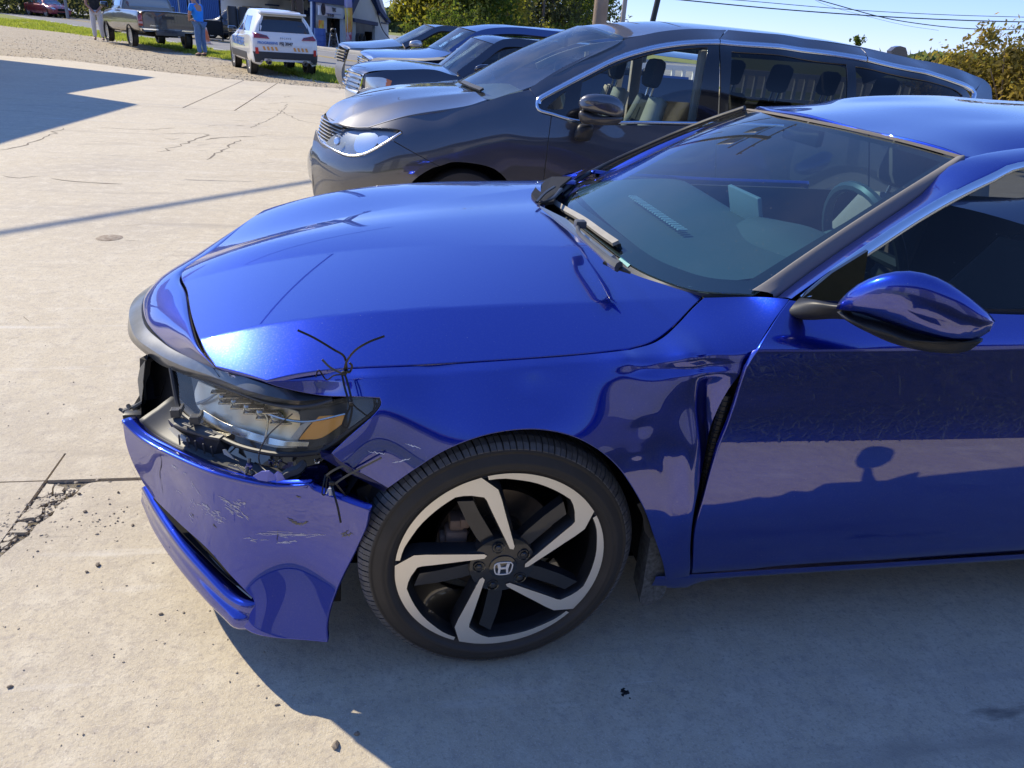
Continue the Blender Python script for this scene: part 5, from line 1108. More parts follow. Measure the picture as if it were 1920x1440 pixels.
# cowl tray, wipers
b = MB(); cl = [HOOD.hit(*p) for p in cowlE]
cw0 = [p+np.array([.0, .0, -.018]) for p in cl]; wl3 = [WS.hit(*p) for p in ((1412, 551), (1320, 545), (1250, 527), (1180, 494), (1110, 440), (1062, 402))]
loft('cowl_panel', [both(cw0) if False else cw0+[np.array([p[0], 2*YC-p[1], p[2]]) for p in cw0[::-1]], [p+np.array([.03, 0, -.03]) for p in cw0]+[np.array([p[0]+.03, 2*YC-p[1], p[2]-.03]) for p in cw0[::-1]], [p+np.array([0, 0, -.006]) for p in wl3]+[np.array([p[0], 2*YC-p[1], p[2]-.006]) for p in wl3[::-1]]], GREYP, car, n=80, sub=2)
W1 = [WS.hit(*p)+np.array([-.006, 0, .018]) for p in ((1032, 383), (1060, 402), (1095, 423), (1130, 449), (1157, 468))]
b = MB(); b.ribbon(W1, .020, .010, (-.4, 0, .9)); wp = b.build('wiper_blade', mat('wiper_dusty', (.30, .28, .24), .6, noise=(20, .4, (.38, .36, .31))), car)
b = MB(); b.ribbon([p+np.array([.012, .004, -.008]) for p in W1], .012, .010, (-.4, 0, .9)); b.build('wiper_rubber', BLACKP, car)
b = MB(); b.tube([P(x, y, z=zz) for x, y, zz in ((1160, 500, .985), (1140, 487, .99), (1100, 452, 1.0), (1085, 436, 1.005), (1083, 420, 1.012))], [.014, .008, .007, .006, .006], 8); b.box(P(1088, 420, z=1.015), (.03, .03, .02), None, .004); b.build('wiper_arm', GREYP, car)
b = MB(); b.tube([P(x, y, z=zz) for x, y, zz in ((1052, 356, .985), (1036, 372, .985), (1020, 378, .98), (1008, 378, .975))], [.008, .006, .005, .004], 8); b.ribbon([P(x, y, z=zz) for x, y, zz in ((1006, 379, .985), (1022, 362, .99), (1040, 350, .99))], .008, .006, (0, 0, 1)); b.build('wiper_arm', BLACKP, car)
# dark recess at the far hood corner
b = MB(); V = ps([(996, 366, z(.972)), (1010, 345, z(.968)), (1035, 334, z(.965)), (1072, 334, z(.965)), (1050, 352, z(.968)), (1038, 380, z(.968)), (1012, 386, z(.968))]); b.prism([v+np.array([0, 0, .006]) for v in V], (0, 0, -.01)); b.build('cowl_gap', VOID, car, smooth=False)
# cowl pieces along the near edge
b = MB(); V = ps([(1012, 388, z(.978)), (1060, 412, z(.982)), (1110, 452, z(.985)), (1150, 482, z(.98)), (1170, 508, z(.972)), (1150, 497, z(.97)), (1100, 458, z(.972)), (1050, 420, z(.975))]); b.prism([v+np.array([0, 0, .004]) for v in V], (0, 0, -.006)); b.build('cowl_cover', mat('cowl_satin', (.10, .12, .15), .3, coat=.4), car, smooth=False)
b = MB(); V = ps([(1130, 496, z(.980)), (1152, 482, z(.984)), (1160, 500, z(.978)), (1182, 515, z(.973)), (1150, 505, z(.974))]); b.prism([v+np.array([0, 0, .007]) for v in V], (0, 0, -.006)); b.build('wiper_cover', BLACKP, car, smooth=False)
# cabin
DASH = mat('dash_soft', (.12, .135, .135), .8); SEAT = mat('seat_cloth', (.20, .195, .185), .9, noise=(40, .4, (.22, .215, .20))); SEATD = mat('seat_dark', (.05, .05, .052), .8)
dl = [[(.48, .32, .93), (.44, .93, .945), (.48, 1.54, .93)], [(.62, .30, .96), (.60, .93, .965), (.62, 1.56, .96)], [(.85, .30, .985), (.84, .93, .975), (.85, 1.56, .98)], [(.98, .30, .965), (.96, .93, .955), (.98, 1.56, .96)], [(1.02, .30, .86), (1.0, .93, .86), (1.02, 1.56, .86)], [(1.0, .3, .5), (.98, .93, .5), (1.0, 1.56, .5)]]
loft('dashboard', dl, DASH, car, n=30, sub=3)
b = MB(); hx = [(x, y, 1.0+.02*math.cos((y-.62)*5)) for x, y in ()]
loft('instrument_hood', [[(.78, .42, .97), (.76, .60, .975), (.80, .80, .965)], [(.86, .40, 1.005), (.85, .60, 1.018), (.88, .82, 1.0)], [(.98, .40, .99), (.99, .60, 1.01), (.98, .82, .985)], [(1.0, .42, .93), (1.01, .6, .93), (1.0, .8, .93)]], DASH, car, n=24, sub=4)
b = MB(); c = np.array([.90, .92, 1.01]); R_ = np.array([[.25, 0, .97], [0, 1, 0], [-.97, 0, .25]]); b.box(c, (.105, .22, .015), [[.3, 0, .95], [0, 1, 0], [-.95, 0, .3]], .004); b.build('display_screen', mat('screen_back', (.34, .36, .36), .4), car)
b = MB()
for i in range(22): b.box((.60+.002*i*0, .70+.022*i, .982), (.03, .012, .004))
b.build('defroster_vent', mat('vent', (.5, .56, .56), .5), car, smooth=False)
# steering wheel
c = np.array([1.10, .56, .975]); ax = np.array([.93, 0, .36]); ax /= np.linalg.norm(ax); e1 = np.array([0, 1, 0.]); e2 = np.cross(ax, e1)
b = MB(); b.tube([c+.185*(math.cos(a)*e1+math.sin(a)*e2) for a in np.linspace(0, 2*math.pi, 33)], .015, 8, sm=False)
for a in (0, math.pi, -math.pi/2): b.tube([c, c+.18*(math.cos(a)*e1+math.sin(a)*e2)], .018, 6, sm=False)
b.lathe([(0, -.03), (.05, -.028), (.065, 0), (.05, .03)], c, ax, 20); b.build('steering_wheel', mat('wheel_leather', (.10, .11, .115), .35), car)
def seat(x, y, m1, m2, parent, k=1., dz=0, hr=True):
    s = empty('seat', (x, y, .3+dz), parent=parent); s.matrix_parent_inverse = wm(parent).inverted()
    bk = [[(x+.02, y-.25, .5), (x+.10, y-.27, .78), (x+.20, y-.20, 1.06)], [(x-.06, y-.24, .5), (x+.03, y-.25, .78), (x+.15, y-.17, 1.06)], [(x-.04, y, .5), (x+.06, y, .8), (x+.15, y, 1.08)], [(x-.06, y+.24, .5), (x+.03, y+.25, .78), (x+.15, y+.17, 1.06)], [(x+.02, y+.25, .5), (x+.10, y+.27, .78), (x+.20, y+.20, 1.06)]]
    bk = [[(a, b_, c+dz) for a, b_, c in r] for r in bk]
    loft('seat_back', bk, m1, s, n=16, sub=4, thick=.10)
    b = MB(); b.box((x-.25, y, .46+dz), (.52, .5, .16), None, .05); b.build('seat_cushion', m1, s)
    b = MB(); b.box((x+.20, y, 1.19+dz), (.09, .26, .18), [[.97, 0, .2], [0, 1, 0], [-.2, 0, .97]], .04); h = b.build('headrest', m2, s)
    b = MB(); b.tube([(x+.18, y-.06, 1.06+dz), (x+.20, y-.06, 1.15+dz)], .007, 6); b.tube([(x+.18, y+.06, 1.06+dz), (x+.20, y+.06, 1.15+dz)], .007, 6); b.build('headrest_post', CHROME, s)
    return s
seat(1.55, .55, SEAT, SEATD, car, dz=-.08); seat(1.55, 1.31, SEAT, SEATD, car, dz=-.08); seat(2.45, .6, SEATD, SEATD, car, dz=-.08); seat(2.45, 1.26, SEATD, SEATD, car, dz=-.08)
b = MB(); b.box((1.05, .93, 1.245), (.025, .22, .06), None, .01); b.tube([(1.05, .93, 1.25), (1.08, .93, 1.29)], .01, 6); b.build('rear_view_mirror', BLACKP, car)
# parking sticker / paper label on the glass base
b = MB(); v = [WS.hit(*p)+np.array([0, 0, -.003]) for p in ((1160, 484), (1165, 480), (1182, 494), (1177, 499))]; b.add(v, [(0, 1, 2, 3)]); b.build('glass_label', mat('label_teal', (.25, .50, .48), .6), car, smooth=False)
# cabin shell so light does not leak through from behind
b = MB(); b.box((1.9, YC, .32), (2.6, 1.5, .04)); b.build('cabin_floor', VOID, car)
loft('cabin_wall', [[(.7, 1.70, .4), (1.6, 1.74, .4), (3.0, 1.7, .4)], [(.7, 1.70, .93), (1.6, 1.74, .93), (3.0, 1.7, .93)]], VOID, car, n=8, thick=.01)
loft('firewall', [[(.50, .15, .3), (.50, 1.7, .3)], [(.50, .2, .92), (.50, 1.66, .92)]], VOID, car, n=8)
# ================= what stands behind the photographer (seen in reflections) =================
sheet('rough_grass', [(.25, -1.45), (.9, -1.22), (2.2, -1.15), (4, -1.10), (9, -1.12), (30, -1.3), (30, -6.5), (-3, -6.5), (-1.5, -3.2), (-.2, -2.0)], .004, mix_mat('rough_turf', [((.035, .045, .014),), ((.07, .075, .03), 'noise', 6, .4, .7), ((.10, .085, .05), 'noise', 25, .6, .7)], [(60, 1, .03)]))
gp = []
for i in range(7000):
    x = rng.uniform(.3, 9); y = -1.12-.28*math.exp(-(x-.3)*1.5)-abs(rng.normal(0, .5)); gp.append((x, y, .004))
blades('rough_grass_blades', gp, .02, .07, mat('dark_grass', (.05, .065, .02), .8), .006)
shop = empty('service_shop', (4, -9, 0), 0, 'low dark service shop standing behind the photographer, reflected in the car side', 'shop')
wallm = mat('shop_wall', (.10, .11, .13), .8, noise=(2, .5, (.13, .14, .16)))
b = MB(); b.box((5, -9, 2.0), (44, 4, 4)); b.build('wall', wallm, shop, smooth=False)
b = MB(); b.box((5, -9, 4.1), (45, 5, .25)); b.build('roof', mat('shop_roof', (.05, .05, .055), .7), shop, smooth=False)
for i in range(6):
    b = MB(); b.box((-9+i*5.5, -6.98, 1.5), (3.4, .06, 3.0)); b.build('bay_door', mat('bay_door', (.30, .31, .32), .5), shop, smooth=False)
# ================= grey minivan =================
VC = 4.71
GREYV = mat('dark_grey_paint', (.095, .095, .105), .40, metal=.8, coat=1., coat_ior=1.75, coat_rough=.015, dust=.45)
VG = glass('van_glass', (.78, .84, .82), 1.45); VGD = glass('privacy_glass', (.045, .05, .052), 1.5); VWG = glass('van_windshield', (.40, .50, .52), 2.2, dust=.10)
van = empty('minivan', (2, VC, 0), 0, 'dark grey minivan with bright window strip parked directly behind the blue sedan', 'van', 'vehicles parked nose out in the row')
vs = PY([(693, 238, 3.95), (757, 219, 3.865), (820, 208, 3.845), (881, 198, 3.83), (913, 188, 3.84), (993, 168, 3.85), (1006, 185, 3.80), (1027, 257, 3.71), (1033, 216, 3.76), (1150, 232, 3.75), (1278, 233, 3.76), (1500, 241, 3.76), (1700, 246, 3.77),
         (1003, 197, 3.79), (1013, 179, 3.81), (1083, 141, 3.86), (1153, 106, 3.90), (1219, 86, 3.93), (1348, 74, 3.95), (1463, 83, 3.95), (1624, 107, 3.95), (1732, 130, 3.96), (1812, 157, 3.99), (1827, 172, 4.0), (1820, 200, 3.94), (1825, 250, 3.84),
         (1050, 129, 3.92), (1120, 96, 3.97), (1172, 74, 4.01), (1350, 58, 4.08), (1500, 72, 4.08), (1620, 92, 4.08), (1720, 114, 4.10), (1820, 140, 4.14),
         (592, 245, 4.42), (590, 262, 4.36), (585, 302, 4.32), (586, 350, 4.32), (600, 305, 4.17), (651, 309, 3.92), (651, 265, 4.0), (615, 262, 4.2), (700, 262, 3.86), (737, 262, 3.785), (757, 338, 3.72), (700, 340, 3.78), (640, 350, 3.95),
         (807, 303, 3.70), (856, 286, 3.695), (916, 295, 3.70), (850, 240, 3.74), (950, 240, 3.72), (900, 215, 3.775), (960, 320, 3.70), (1018, 327, 3.70), (1200, 300, 3.70), (1200, 350, 3.69), (1335, 330, 3.70), (1600, 320, 3.71), (1780, 320, 3.74), (1862, 190, 4.08), (1858, 300, 3.95), (650, 400, 4.0), (800, 400, 3.74), (1200, 420, 3.72), (1600, 420, 3.73)])
VS = Surf((-.3, -.92, .25), (1, 0, 0), vs, lam=2e-3)
arch_v = [(770, 350), (780, 334), (810, 315), (856, 303), (916, 312), (948, 334), (965, 370)]
vp = lambda name, segs, m, par=van, **k: panel(name, VS, segs, m, par, step=k.pop('step', .03), **k)
bump_v = vp('bumper', [[(592, 243), (598, 262), (604, 269), (616, 278), (637, 290), (654, 295), (680, 293), (705, 281), (733, 263)], [(733, 263), (770, 284), (822, 312)], [(822, 312), (810, 315), (780, 334), (768, 352), (760, 400)], [(760, 400), (700, 420), (620, 420), (598, 395)], [(598, 395), (587, 360), (584.5, 330), (584, 302), (587, 265), (592, 243)]], GREYV, step=.018)
vp('fender', [[(694, 239), (757, 221), (820, 210), (881, 200), (912, 190), (950, 178), (993, 168)], [(993, 168), (1006, 187), (1003, 196)], [(1003, 196), (1012, 211), (1033, 218)], [(1033, 218), (1028, 257), (1020, 327), (1010, 410)], [(1010, 410), (970, 410)], [(970, 410), (965, 370), (948, 334), (916, 312), (856, 303), (824, 311)], [(824, 311), (772, 283), (736, 262)], [(736, 262), (754, 251), (752, 244), (730, 240), (694, 239)]], GREYV, step=.02)
vp('front_door', [[(1035, 218), (1085, 232), (1150, 235), (1278, 236), (1342, 238)], [(1342, 238), (1340, 330), (1336, 430)], [(1336, 430), (1200, 430), (1012, 412)], [(1012, 412), (1022, 327), (1030, 257), (1035, 218)]], GREYV)
vp('sliding_door', [[(1345, 238), (1500, 243), (1628, 247)], [(1628, 247), (1625, 430)], [(1625, 430), (1339, 430)], [(1339, 430), (1343, 330), (1345, 238)]], GREYV)
vp('rear_quarter', [[(1631, 247), (1700, 248), (1796, 252), (1815, 215), (1822, 190), (1830, 172)], [(1830, 172), (1838, 158), (1846, 150)], [(1846, 150), (1858, 163), (1861, 190), (1858, 300), (1850, 430)], [(1850, 430), (1628, 430)], [(1628, 430), (1631, 247)]], GREYV)
ch_o = [(1004, 194), (1013, 179), (1083, 141), (1153, 106), (1219, 86), (1284, 76), (1348, 74)]; ch_o2 = [(1350, 74), (1463, 83), (1545, 94), (1624, 107)]; ch_o3 = [(1626, 107), (1732, 130), (1812, 157), (1827, 168), (1829, 185), (1806, 236)]
vp('cab_pillar', [ch_o, [(1348, 74), (1357, 60), (1362, 56)], [(1362, 56), (1300, 54), (1240, 59), (1172, 74)], [(1172, 74), (1120, 96), (1050, 129), (993, 166)], [(993, 166), (1007, 186), (1004, 194)]], GREYV, step=.02)
vp('side_rail', [[(1350, 73), (1463, 82), (1545, 93), (1624, 106)], [(1624, 106), (1621, 97), (1612, 90)], [(1612, 90), (1500, 71), (1430, 62), (1365, 56)], [(1365, 56), (1359, 62), (1350, 73)]], GREYV, step=.02)
vp('side_rail', [[(1626, 106), (1732, 129), (1812, 155), (1829, 168)], [(1829, 168), (1845, 149)], [(1845, 149), (1820, 139), (1720, 112), (1615, 90)], [(1615, 90), (1623, 97), (1626, 106)]], GREYV, step=.02)
def vstrip(px, w, m, name, off=.004, par=van, n=80, S=VS):
    uv = spl(np.array([S.uv(*p) for p in px]), n); t = np.gradient(uv, axis=0); t /= np.linalg.norm(t, axis=1, keepdims=True); nn = np.stack([-t[:, 1], t[:, 0]], 1)
    a, n1 = S.at(*uv.T, off); mm, _ = S.at(*(uv+nn*w*.5).T, off+.005*(abs(w) > .012)); c, _ = S.at(*(uv+nn*w).T, off); d, _ = S.at(*(uv+nn*w).T, -.01); e, _ = S.at(*uv.T, -.01)
    V = np.vstack([e, a, mm, c, d]); F = [(j*n+i, j*n+i+1, (j+1)*n+i+1, (j+1)*n+i) for j in range(4) for i in range(n-1)]
    return mesh(name, V, F, m, par)
TRV = mat('window_bright_trim', (.62, .68, .78), .2, metal=1.)
sgn = 1 if (VS.uv(1219, 100)-VS.uv(1219, 86))@np.array([0, 1]) > 0 else -1
tdir = VS.uv(1348, 74)-VS.uv(1219, 86); nn_ = np.array([-tdir[1], tdir[0]]); s_ = 1 if nn_@(VS.uv(1280, 120)-VS.uv(1280, 78)) > 0 else -1
for L in (ch_o, ch_o2, ch_o3): vstrip(L, s_*.036, TRV, 'window_trim')
vstrip([(1004, 194), (1005, 203), (1012, 210), (1033, 216), (1085, 230), (1150, 232.5), (1278, 233.5), (1500, 240)], -s_*.020, TRV, 'window_trim')
DLO = mat('pillar_black', (.012, .012, .014), .12, coat=.8)
H = lambda L, step=.03: outline(VS, L, step)
wq = H([[(1024, 203), (1045, 183), (1061, 170)], [(1061, 170), (1060, 190), (1056, 204)], [(1056, 204), (1040, 206), (1024, 203)]], .02)
wf = H([[(1088, 224), (1087, 190), (1092, 152)], [(1092, 152), (1153, 121), (1219, 100), (1280, 90), (1328, 87)], [(1328, 87), (1318, 150), (1305, 226)], [(1305, 226), (1200, 228), (1088, 224)]])
ws_ = H([[(1362, 232), (1372, 95)], [(1372, 95), (1463, 102), (1588, 119)], [(1588, 119), (1584, 240)], [(1584, 240), (1362, 232)]])
wr = H([[(1604, 123), (1732, 149), (1785, 164), (1806, 178)], [(1806, 178), (1803, 195), (1785, 245)], [(1785, 245), (1600, 243)], [(1600, 243), (1604, 123)]])
inn = [[(1008, 200), (1018, 186), (1083, 149), (1153, 114), (1219, 94), (1284, 84), (1348, 82)], [(1348, 82), (1345, 237)], [(1345, 237), (1150, 231), (1085, 229), (1033, 214), (1012, 207), (1008, 200)]]
fr_ = vp('window_frame', None, DLO, poly=H(inn), holes=(wq, wf), off=-.004, rim=.02)
inn2 = [[(1350, 82), (1463, 92), (1545, 102), (1624, 116), (1732, 139), (1805, 164), (1820, 180)], [(1820, 180), (1815, 200), (1796, 252)], [(1796, 252), (1350, 240)], [(1350, 240), (1350, 82)]]
vp('window_frame', None, DLO, poly=H(inn2), holes=(ws_, wr), off=-.004, rim=.02)
for nm, q, g in (('quarter_glass', wq, VG), ('front_side_glass', wf, VG), ('sliding_door_glass', ws_, VGD), ('rear_side_glass', wr, VGD)): vp(nm, None, g, poly=q, off=-.012, rim=0, step=.05)
# far side skin, mirrored
far_in = [(x, y) for x, y in ()]
for L, nm in (([[(694, 239), (820, 210), (993, 168)], [(993, 168), (1012, 211), (1280, 234), (1796, 252)], [(1796, 252), (1850, 430)], [(1850, 430), (1012, 412), (760, 400), (598, 395)], [(598, 395), (584, 302), (592, 243)], [(592, 243), (637, 250), (694, 239)]], 'far_side'), ):
    uv, F = cdt(H(L, .06), .08); V, N = VS.at(*uv.T); V[:, 1] = 2*VC-V[:, 1]; mesh(nm, V, F, GREYV, van)
mv = lambda L: [np.array([p[0], 2*VC-p[1], p[2]]) for p in L]
pt = [VS.hit(*p) for p in ((1004, 186), (1083, 141), (1153, 106), (1219, 86), (1348, 74), (1463, 83), (1624, 107), (1732, 130), (1812, 157), (1829, 185))]; pt2 = [VS.hit(*p) for p in ((993, 166), (1050, 129), (1120, 96), (1172, 74), (1300, 56), (1450, 66), (1600, 90), (1700, 110), (1800, 134), (1845, 149))]
loft('far_rail', [mv(pt), mv(pt2)], GREYV, van, n=50)
tr_i = [VS.hit(*p)+np.array([0, .03, 0]) for p in ((1100, 150), (1153, 125), (1219, 104), (1290, 94), (1322, 96), (1318, 130), (1306, 222))]
b = MB(); b.ribbon(mv(tr_i), .05, .02, (0, 1, 0)); b.build('door_inner_trim', mat('pale_trim', (.55, .54, .50), .7), van)
b = MB(); b.tube(mv([VS.hit(1219, 104), VS.hit(1226, 180)]), .02, 6); b.build('belt_webbing', mat('belt_tan', (.42, .40, .28), .8), van)
# hood
vh = [(-.32, 3.95, .837), (-.097, 3.865, .922), (.12, 3.845, .975), (.334, 3.83, 1.017), (.45, 3.84, 1.055), (.60, 3.86, 1.09), (-.50, 4.12, .815), (-.58, 4.35, .812), (-.655, 4.71, .815), (-.62, 4.71, .865), (-.55, 4.71, .912), (-.42, 4.71, .962), (-.207, 4.71, 1.019), (.024, 4.71, 1.058), (.30, 4.71, 1.085),
      (-.1, 4.15, 1.0), (.15, 4.12, 1.045), (-.3, 4.2, .945), (-.45, 4.35, .92), (.35, 4.2, 1.075), (.5, 4.71, 1.10)]
vh += [(x, 2*VC-y, z_) for x, y, z_ in vh if y < 4.7]
vcr = [(-.6, 4.2, .9), (-.3, 4.14, .93), (.1, 4.10, 1.0), (.5, 4.1, 1.1)]
VH = Surf((0, 0, 1), (1, 0, 0), vh, creases=[(vcr, .10, .01), ([(x, 2*VC-y, z_) for x, y, z_ in vcr], .10, .01)], lam=1e-3)
hn = [VH.uv(*p) for p in ((690, 238), (757, 218), (820, 207), (881, 197), (912, 187))]; hn = [p for p in hn]
hfv = np.array([(-.33, 3.955), (-.42, 4.03), (-.52, 4.16), (-.60, 4.38), (-.645, 4.71)]); hfv = np.vstack([hfv, [(x, 2*VC-y) for x, y in hfv[::-1][1:]]])
hcv = np.array([hn[-1], (.40, 4.1), (.33, 4.4), (.31, 4.71)]); hcv = np.vstack([hcv, [(x, 2*VC-y) for x, y in hcv[::-1][1:]]])
A_ = np.array(hn); B_ = np.array([(x, 2*VC-y) for x, y in hn])
hvp = np.vstack([spl(A_, step=.03)[:-1], spl(hcv, step=.03)[:-1], spl(B_[::-1], step=.03)[:-1], spl(hfv[::-1], step=.03)[:-1]])
panel('hood', VH, None, GREYV, van, step=.03, poly=hvp, rim=.02, gap=.002)
uv, F = cdt(hvp, .1); V, N = VH.at(*uv.T, -.04); mesh('hood_underlay', V, F, VOID, van)
loft('cowl_panel', [[(.33, 4.1, 1.05), (.29, 4.71, 1.07), (.33, 5.32, 1.05)], [(.50, 3.95, 1.07), (.40, 4.71, 1.09), (.50, 5.47, 1.07)]], BLACKP, van, n=20)
vw = [(.45, 3.88, 1.055), (.60, 3.88, 1.10), (.75, 3.87, 1.155), (1.05, 3.92, 1.312), (1.387, 4.0, 1.479), (.32, 4.71, 1.075), (.72, 4.71, 1.312), (1.25, 4.71, 1.548), (.35, 4.3, 1.07), (1.30, 4.3, 1.53)]
vw += [(x, 2*VC-y, z_) for x, y, z_ in vw if y < 4.7]
VW = Surf((-.5, 0, .85), (1, 0, .5), vw, lam=1e-3)
vwo = np.array([VW.uvw(p)[:2] for p in [(.45, 3.88, 1.055), (.60, 3.88, 1.10), (.75, 3.87, 1.155), (1.05, 3.92, 1.312), (1.38, 4.0, 1.479), (1.30, 4.3, 1.53), (1.25, 4.71, 1.548), (1.30, 5.12, 1.53), (1.38, 5.42, 1.479), (1.05, 5.5, 1.312), (.75, 5.55, 1.155), (.6, 5.54, 1.1), (.45, 5.54, 1.055), (.35, 5.1, 1.07), (.32, 4.71, 1.075), (.35, 4.3, 1.07)]])
panel('windshield', VW, None, VWG, van, step=.06, poly=spl(vwo, step=.06, closed=True)[:-1], rim=.004)
stk = [VW.at(*VW.uvw(P(x, y, y=4.2))[:2], .004)[0] for x, y in ((1129, 77), (1138, 74), (1151, 79), (1143, 83))]
b = MB(); b.add([p for p in stk], [(0, 1, 2, 3)]); b.build('inspection_sticker', mat('sticker_green', (.02, .42, .14), .5), van, smooth=False)
b = MB(); b.ribbon([VW.hit(*p)+np.array([-.01, 0, .015]) for p in ((870, 158), (888, 166), (906, 173))], .03, .015, (-.5, 0, .85)); b.ribbon([P(862, 153, y=4.6), P(885, 163, y=4.35), P(905, 175, y=4.15)], .02, .02, (0, 0, 1)); b.build('wiper_arm', BLACKP, van)
vr = [(1.25, 4.71, 1.548), (1.387, 4.05, 1.49), (1.5, 4.71, 1.585), (1.9, 4.15, 1.585), (2.1, 4.71, 1.625), (2.1, 4.09, 1.565), (3.0, 4.12, 1.565), (3.0, 4.71, 1.60), (3.7, 4.71, 1.53), (3.7, 4.13, 1.49), (4.3, 4.71, 1.44), (4.3, 4.2, 1.40), (4.45, 4.71, 1.38)]
vr += [(x, 2*VC-y, z_) for x, y, z_ in vr if y < 4.7]
VR = Surf((0, 0, 1), (1, 0, 0), vr, lam=2e-3)
ro = np.array([(1.26, 4.71), (1.30, 4.3), (1.39, 4.04), (1.7, 4.06), (2.4, 4.09), (3.2, 4.10), (3.9, 4.13), (4.3, 4.2), (4.42, 4.71)]); ro = np.vstack([ro, [(x, 2*VC-y) for x, y in ro[::-1][1:-1]]])
panel('roof', VR, None, mat('brown_reflection_paint', (.10, .085, .075), .3, metal=.5, coat=1., coat_ior=1.7, dust=.4), van, step=.08, poly=spl(ro, step=.08, closed=True)[:-1], rim=.02)  # brown reflection on the roof put into its paint colour
a = np.array([3.62, 4.71, VR.h(3.62, 4.71)]); fin = [P(1667, 95, y=4.71), P(1675, 88, y=4.71), P(1684, 86, y=4.71), P(1694, 89, y=4.71), P(1697, 98, y=4.71), P(1697, 112, y=4.71), P(1667, 104, y=4.71)]
b = MB(); b.prism([p+np.array([0, -.03, 0]) for p in fin], (0, .06, 0)); b.build('roof_antenna', GREYV, van, smooth=False)
# headlight
lamp = vp('headlight', [[(604, 265), (612, 256), (624, 248), (651, 241), (693, 239)], [(693, 239), (735, 243), (753, 249)], [(753, 249), (730, 264), (704, 278), (680, 289), (654, 291), (637, 286), (615, 274), (604, 265)]], mat('van_lamp_bowl', (.34, .35, .36), .3, metal=.6), off=-.03, step=.03)
vp('lamp_reflector', [[(662, 262), (672, 248), (700, 247), (708, 258)], [(708, 258), (700, 272), (682, 284), (664, 283), (660, 272), (662, 262)]], mat('lamp_chrome', (.80, .80, .80), .22, metal=.85), off=-.018, step=.03, par=lamp)
vp('lamp_reflector', [[(709, 254), (722, 252), (730, 259)], [(730, 259), (716, 268), (704, 267), (709, 254)]], MATS['lamp_chrome'], off=-.012, step=.03, par=lamp)
b = MB(); c = VS.hit(632, 265); b.lathe([(0, .01), (.02, .01), (.028, .0)], c, (-.5, -.8, .2), 16); b.build('lamp_bulb', MATS['lamp_chrome'], lamp)
vp('headlight_glass', [[(604, 265), (612, 256), (624, 248), (651, 241), (693, 239)], [(693, 239), (735, 243), (753, 249)], [(753, 249), (730, 264), (704, 278), (680, 289), (654, 291), (637, 286), (615, 274), (604, 265)]], glass('van_lamp_glass', (.9, .95, 1.), 1.4), off=.001, rim=0, step=.04, par=lamp)
vstrip([(606, 270), (616, 277), (637, 288), (654, 293), (680, 291), (705, 280), (731, 264), (753, 250)], .012, mat('lamp_chrome_line', (.8, .8, .82), .12, metal=1.), 'lamp_trim', par=lamp)
# grille: slats wrap round the nose
gz = [(-.52, 4.14), (-.60, 4.33), (-.665, 4.55), (-.69, 4.71)]; gz = gz+[(x, 2*VC-y) for x, y in gz[::-1][1:]]
b = MB(); V = [(x+.03, y, .82) for x, y in gz]+[(x-.02, y, .66) for x, y in gz]; n = len(gz); b.add(V, [(i, i+1, i+1+n, i+n) for i in range(n-1)]); gr = b.build('grille', VOID, van)
for k in range(7):
    b = MB(); zz = .80-.022*k; b.tube([(x+.012-.006*k, y, zz) for x, y in gz], .0045, 5); b.build('grille_bar', CHROME, gr)
b = MB(); b.tube([(-.53, 4.15, .655), (-.62, 4.35, .655), (-.70, 4.71, .665), (-.62, 5.07, .655)], .012, 6); b.build('grille_wing', CHROME, gr)
# lower face of the nose between grille and bumper corner on the far side
loft('bumper_centre', [[(-.62, 4.32, .65), (-.70, 4.71, .66), (-.62, 5.1, .65)], [(-.72, 4.30, .52), (-.79, 4.71, .53), (-.72, 5.12, .52)], [(-.73, 4.30, .35), (-.79, 4.71, .35), (-.73, 5.12, .35)], [(-.68, 4.3, .22), (-.72, 4.71, .22), (-.68, 5.1, .22)]], GREYV, van, n=20, sub=4)
# mirror
mo = [(1088, 190, 3.62), (1096, 180, 3.60), (1108, 176, 3.58), (1128, 176, 3.56), (1150, 180, 3.55), (1163, 190, 3.54), (1169, 204, 3.54), (1166, 218, 3.54), (1156, 220, 3.55), (1125, 214, 3.57), (1100, 208, 3.59), (1090, 202, 3.60)]
mm = empty('door_mirror', tuple(P(1128, 200, y=3.6)), parent=van); mm.matrix_parent_inverse = wm(van).inverted()
blob('c', None, 0, mo, (.14, .10, 0), None, None).build('mirror_cap', GREYV, mm, auto=False)
mo = [(1090, 206, 3.60), (1125, 216, 3.57), (1166, 220, 3.54), (1160, 230, 3.55), (1148, 235, 3.56), (1105, 233, 3.60), (1090, 228, 3.61)]
blob('c', None, 0, mo, (.12, .09, 0), None, None, rings=7).build('mirror_housing', mat('mirror_taupe', (.06, .055, .052), .3, coat=.5), mm, auto=False)
mo = [(1088, 232, 3.66), (1112, 236, 3.64), (1106, 262, 3.66), (1090, 265, 3.67), (1078, 262, 3.68), (1078, 250, 3.68)]
blob('c', None, 0, mo, (.06, .09, 0), None, None, rings=7).build('mirror_foot', BLACKP, mm, auto=False)
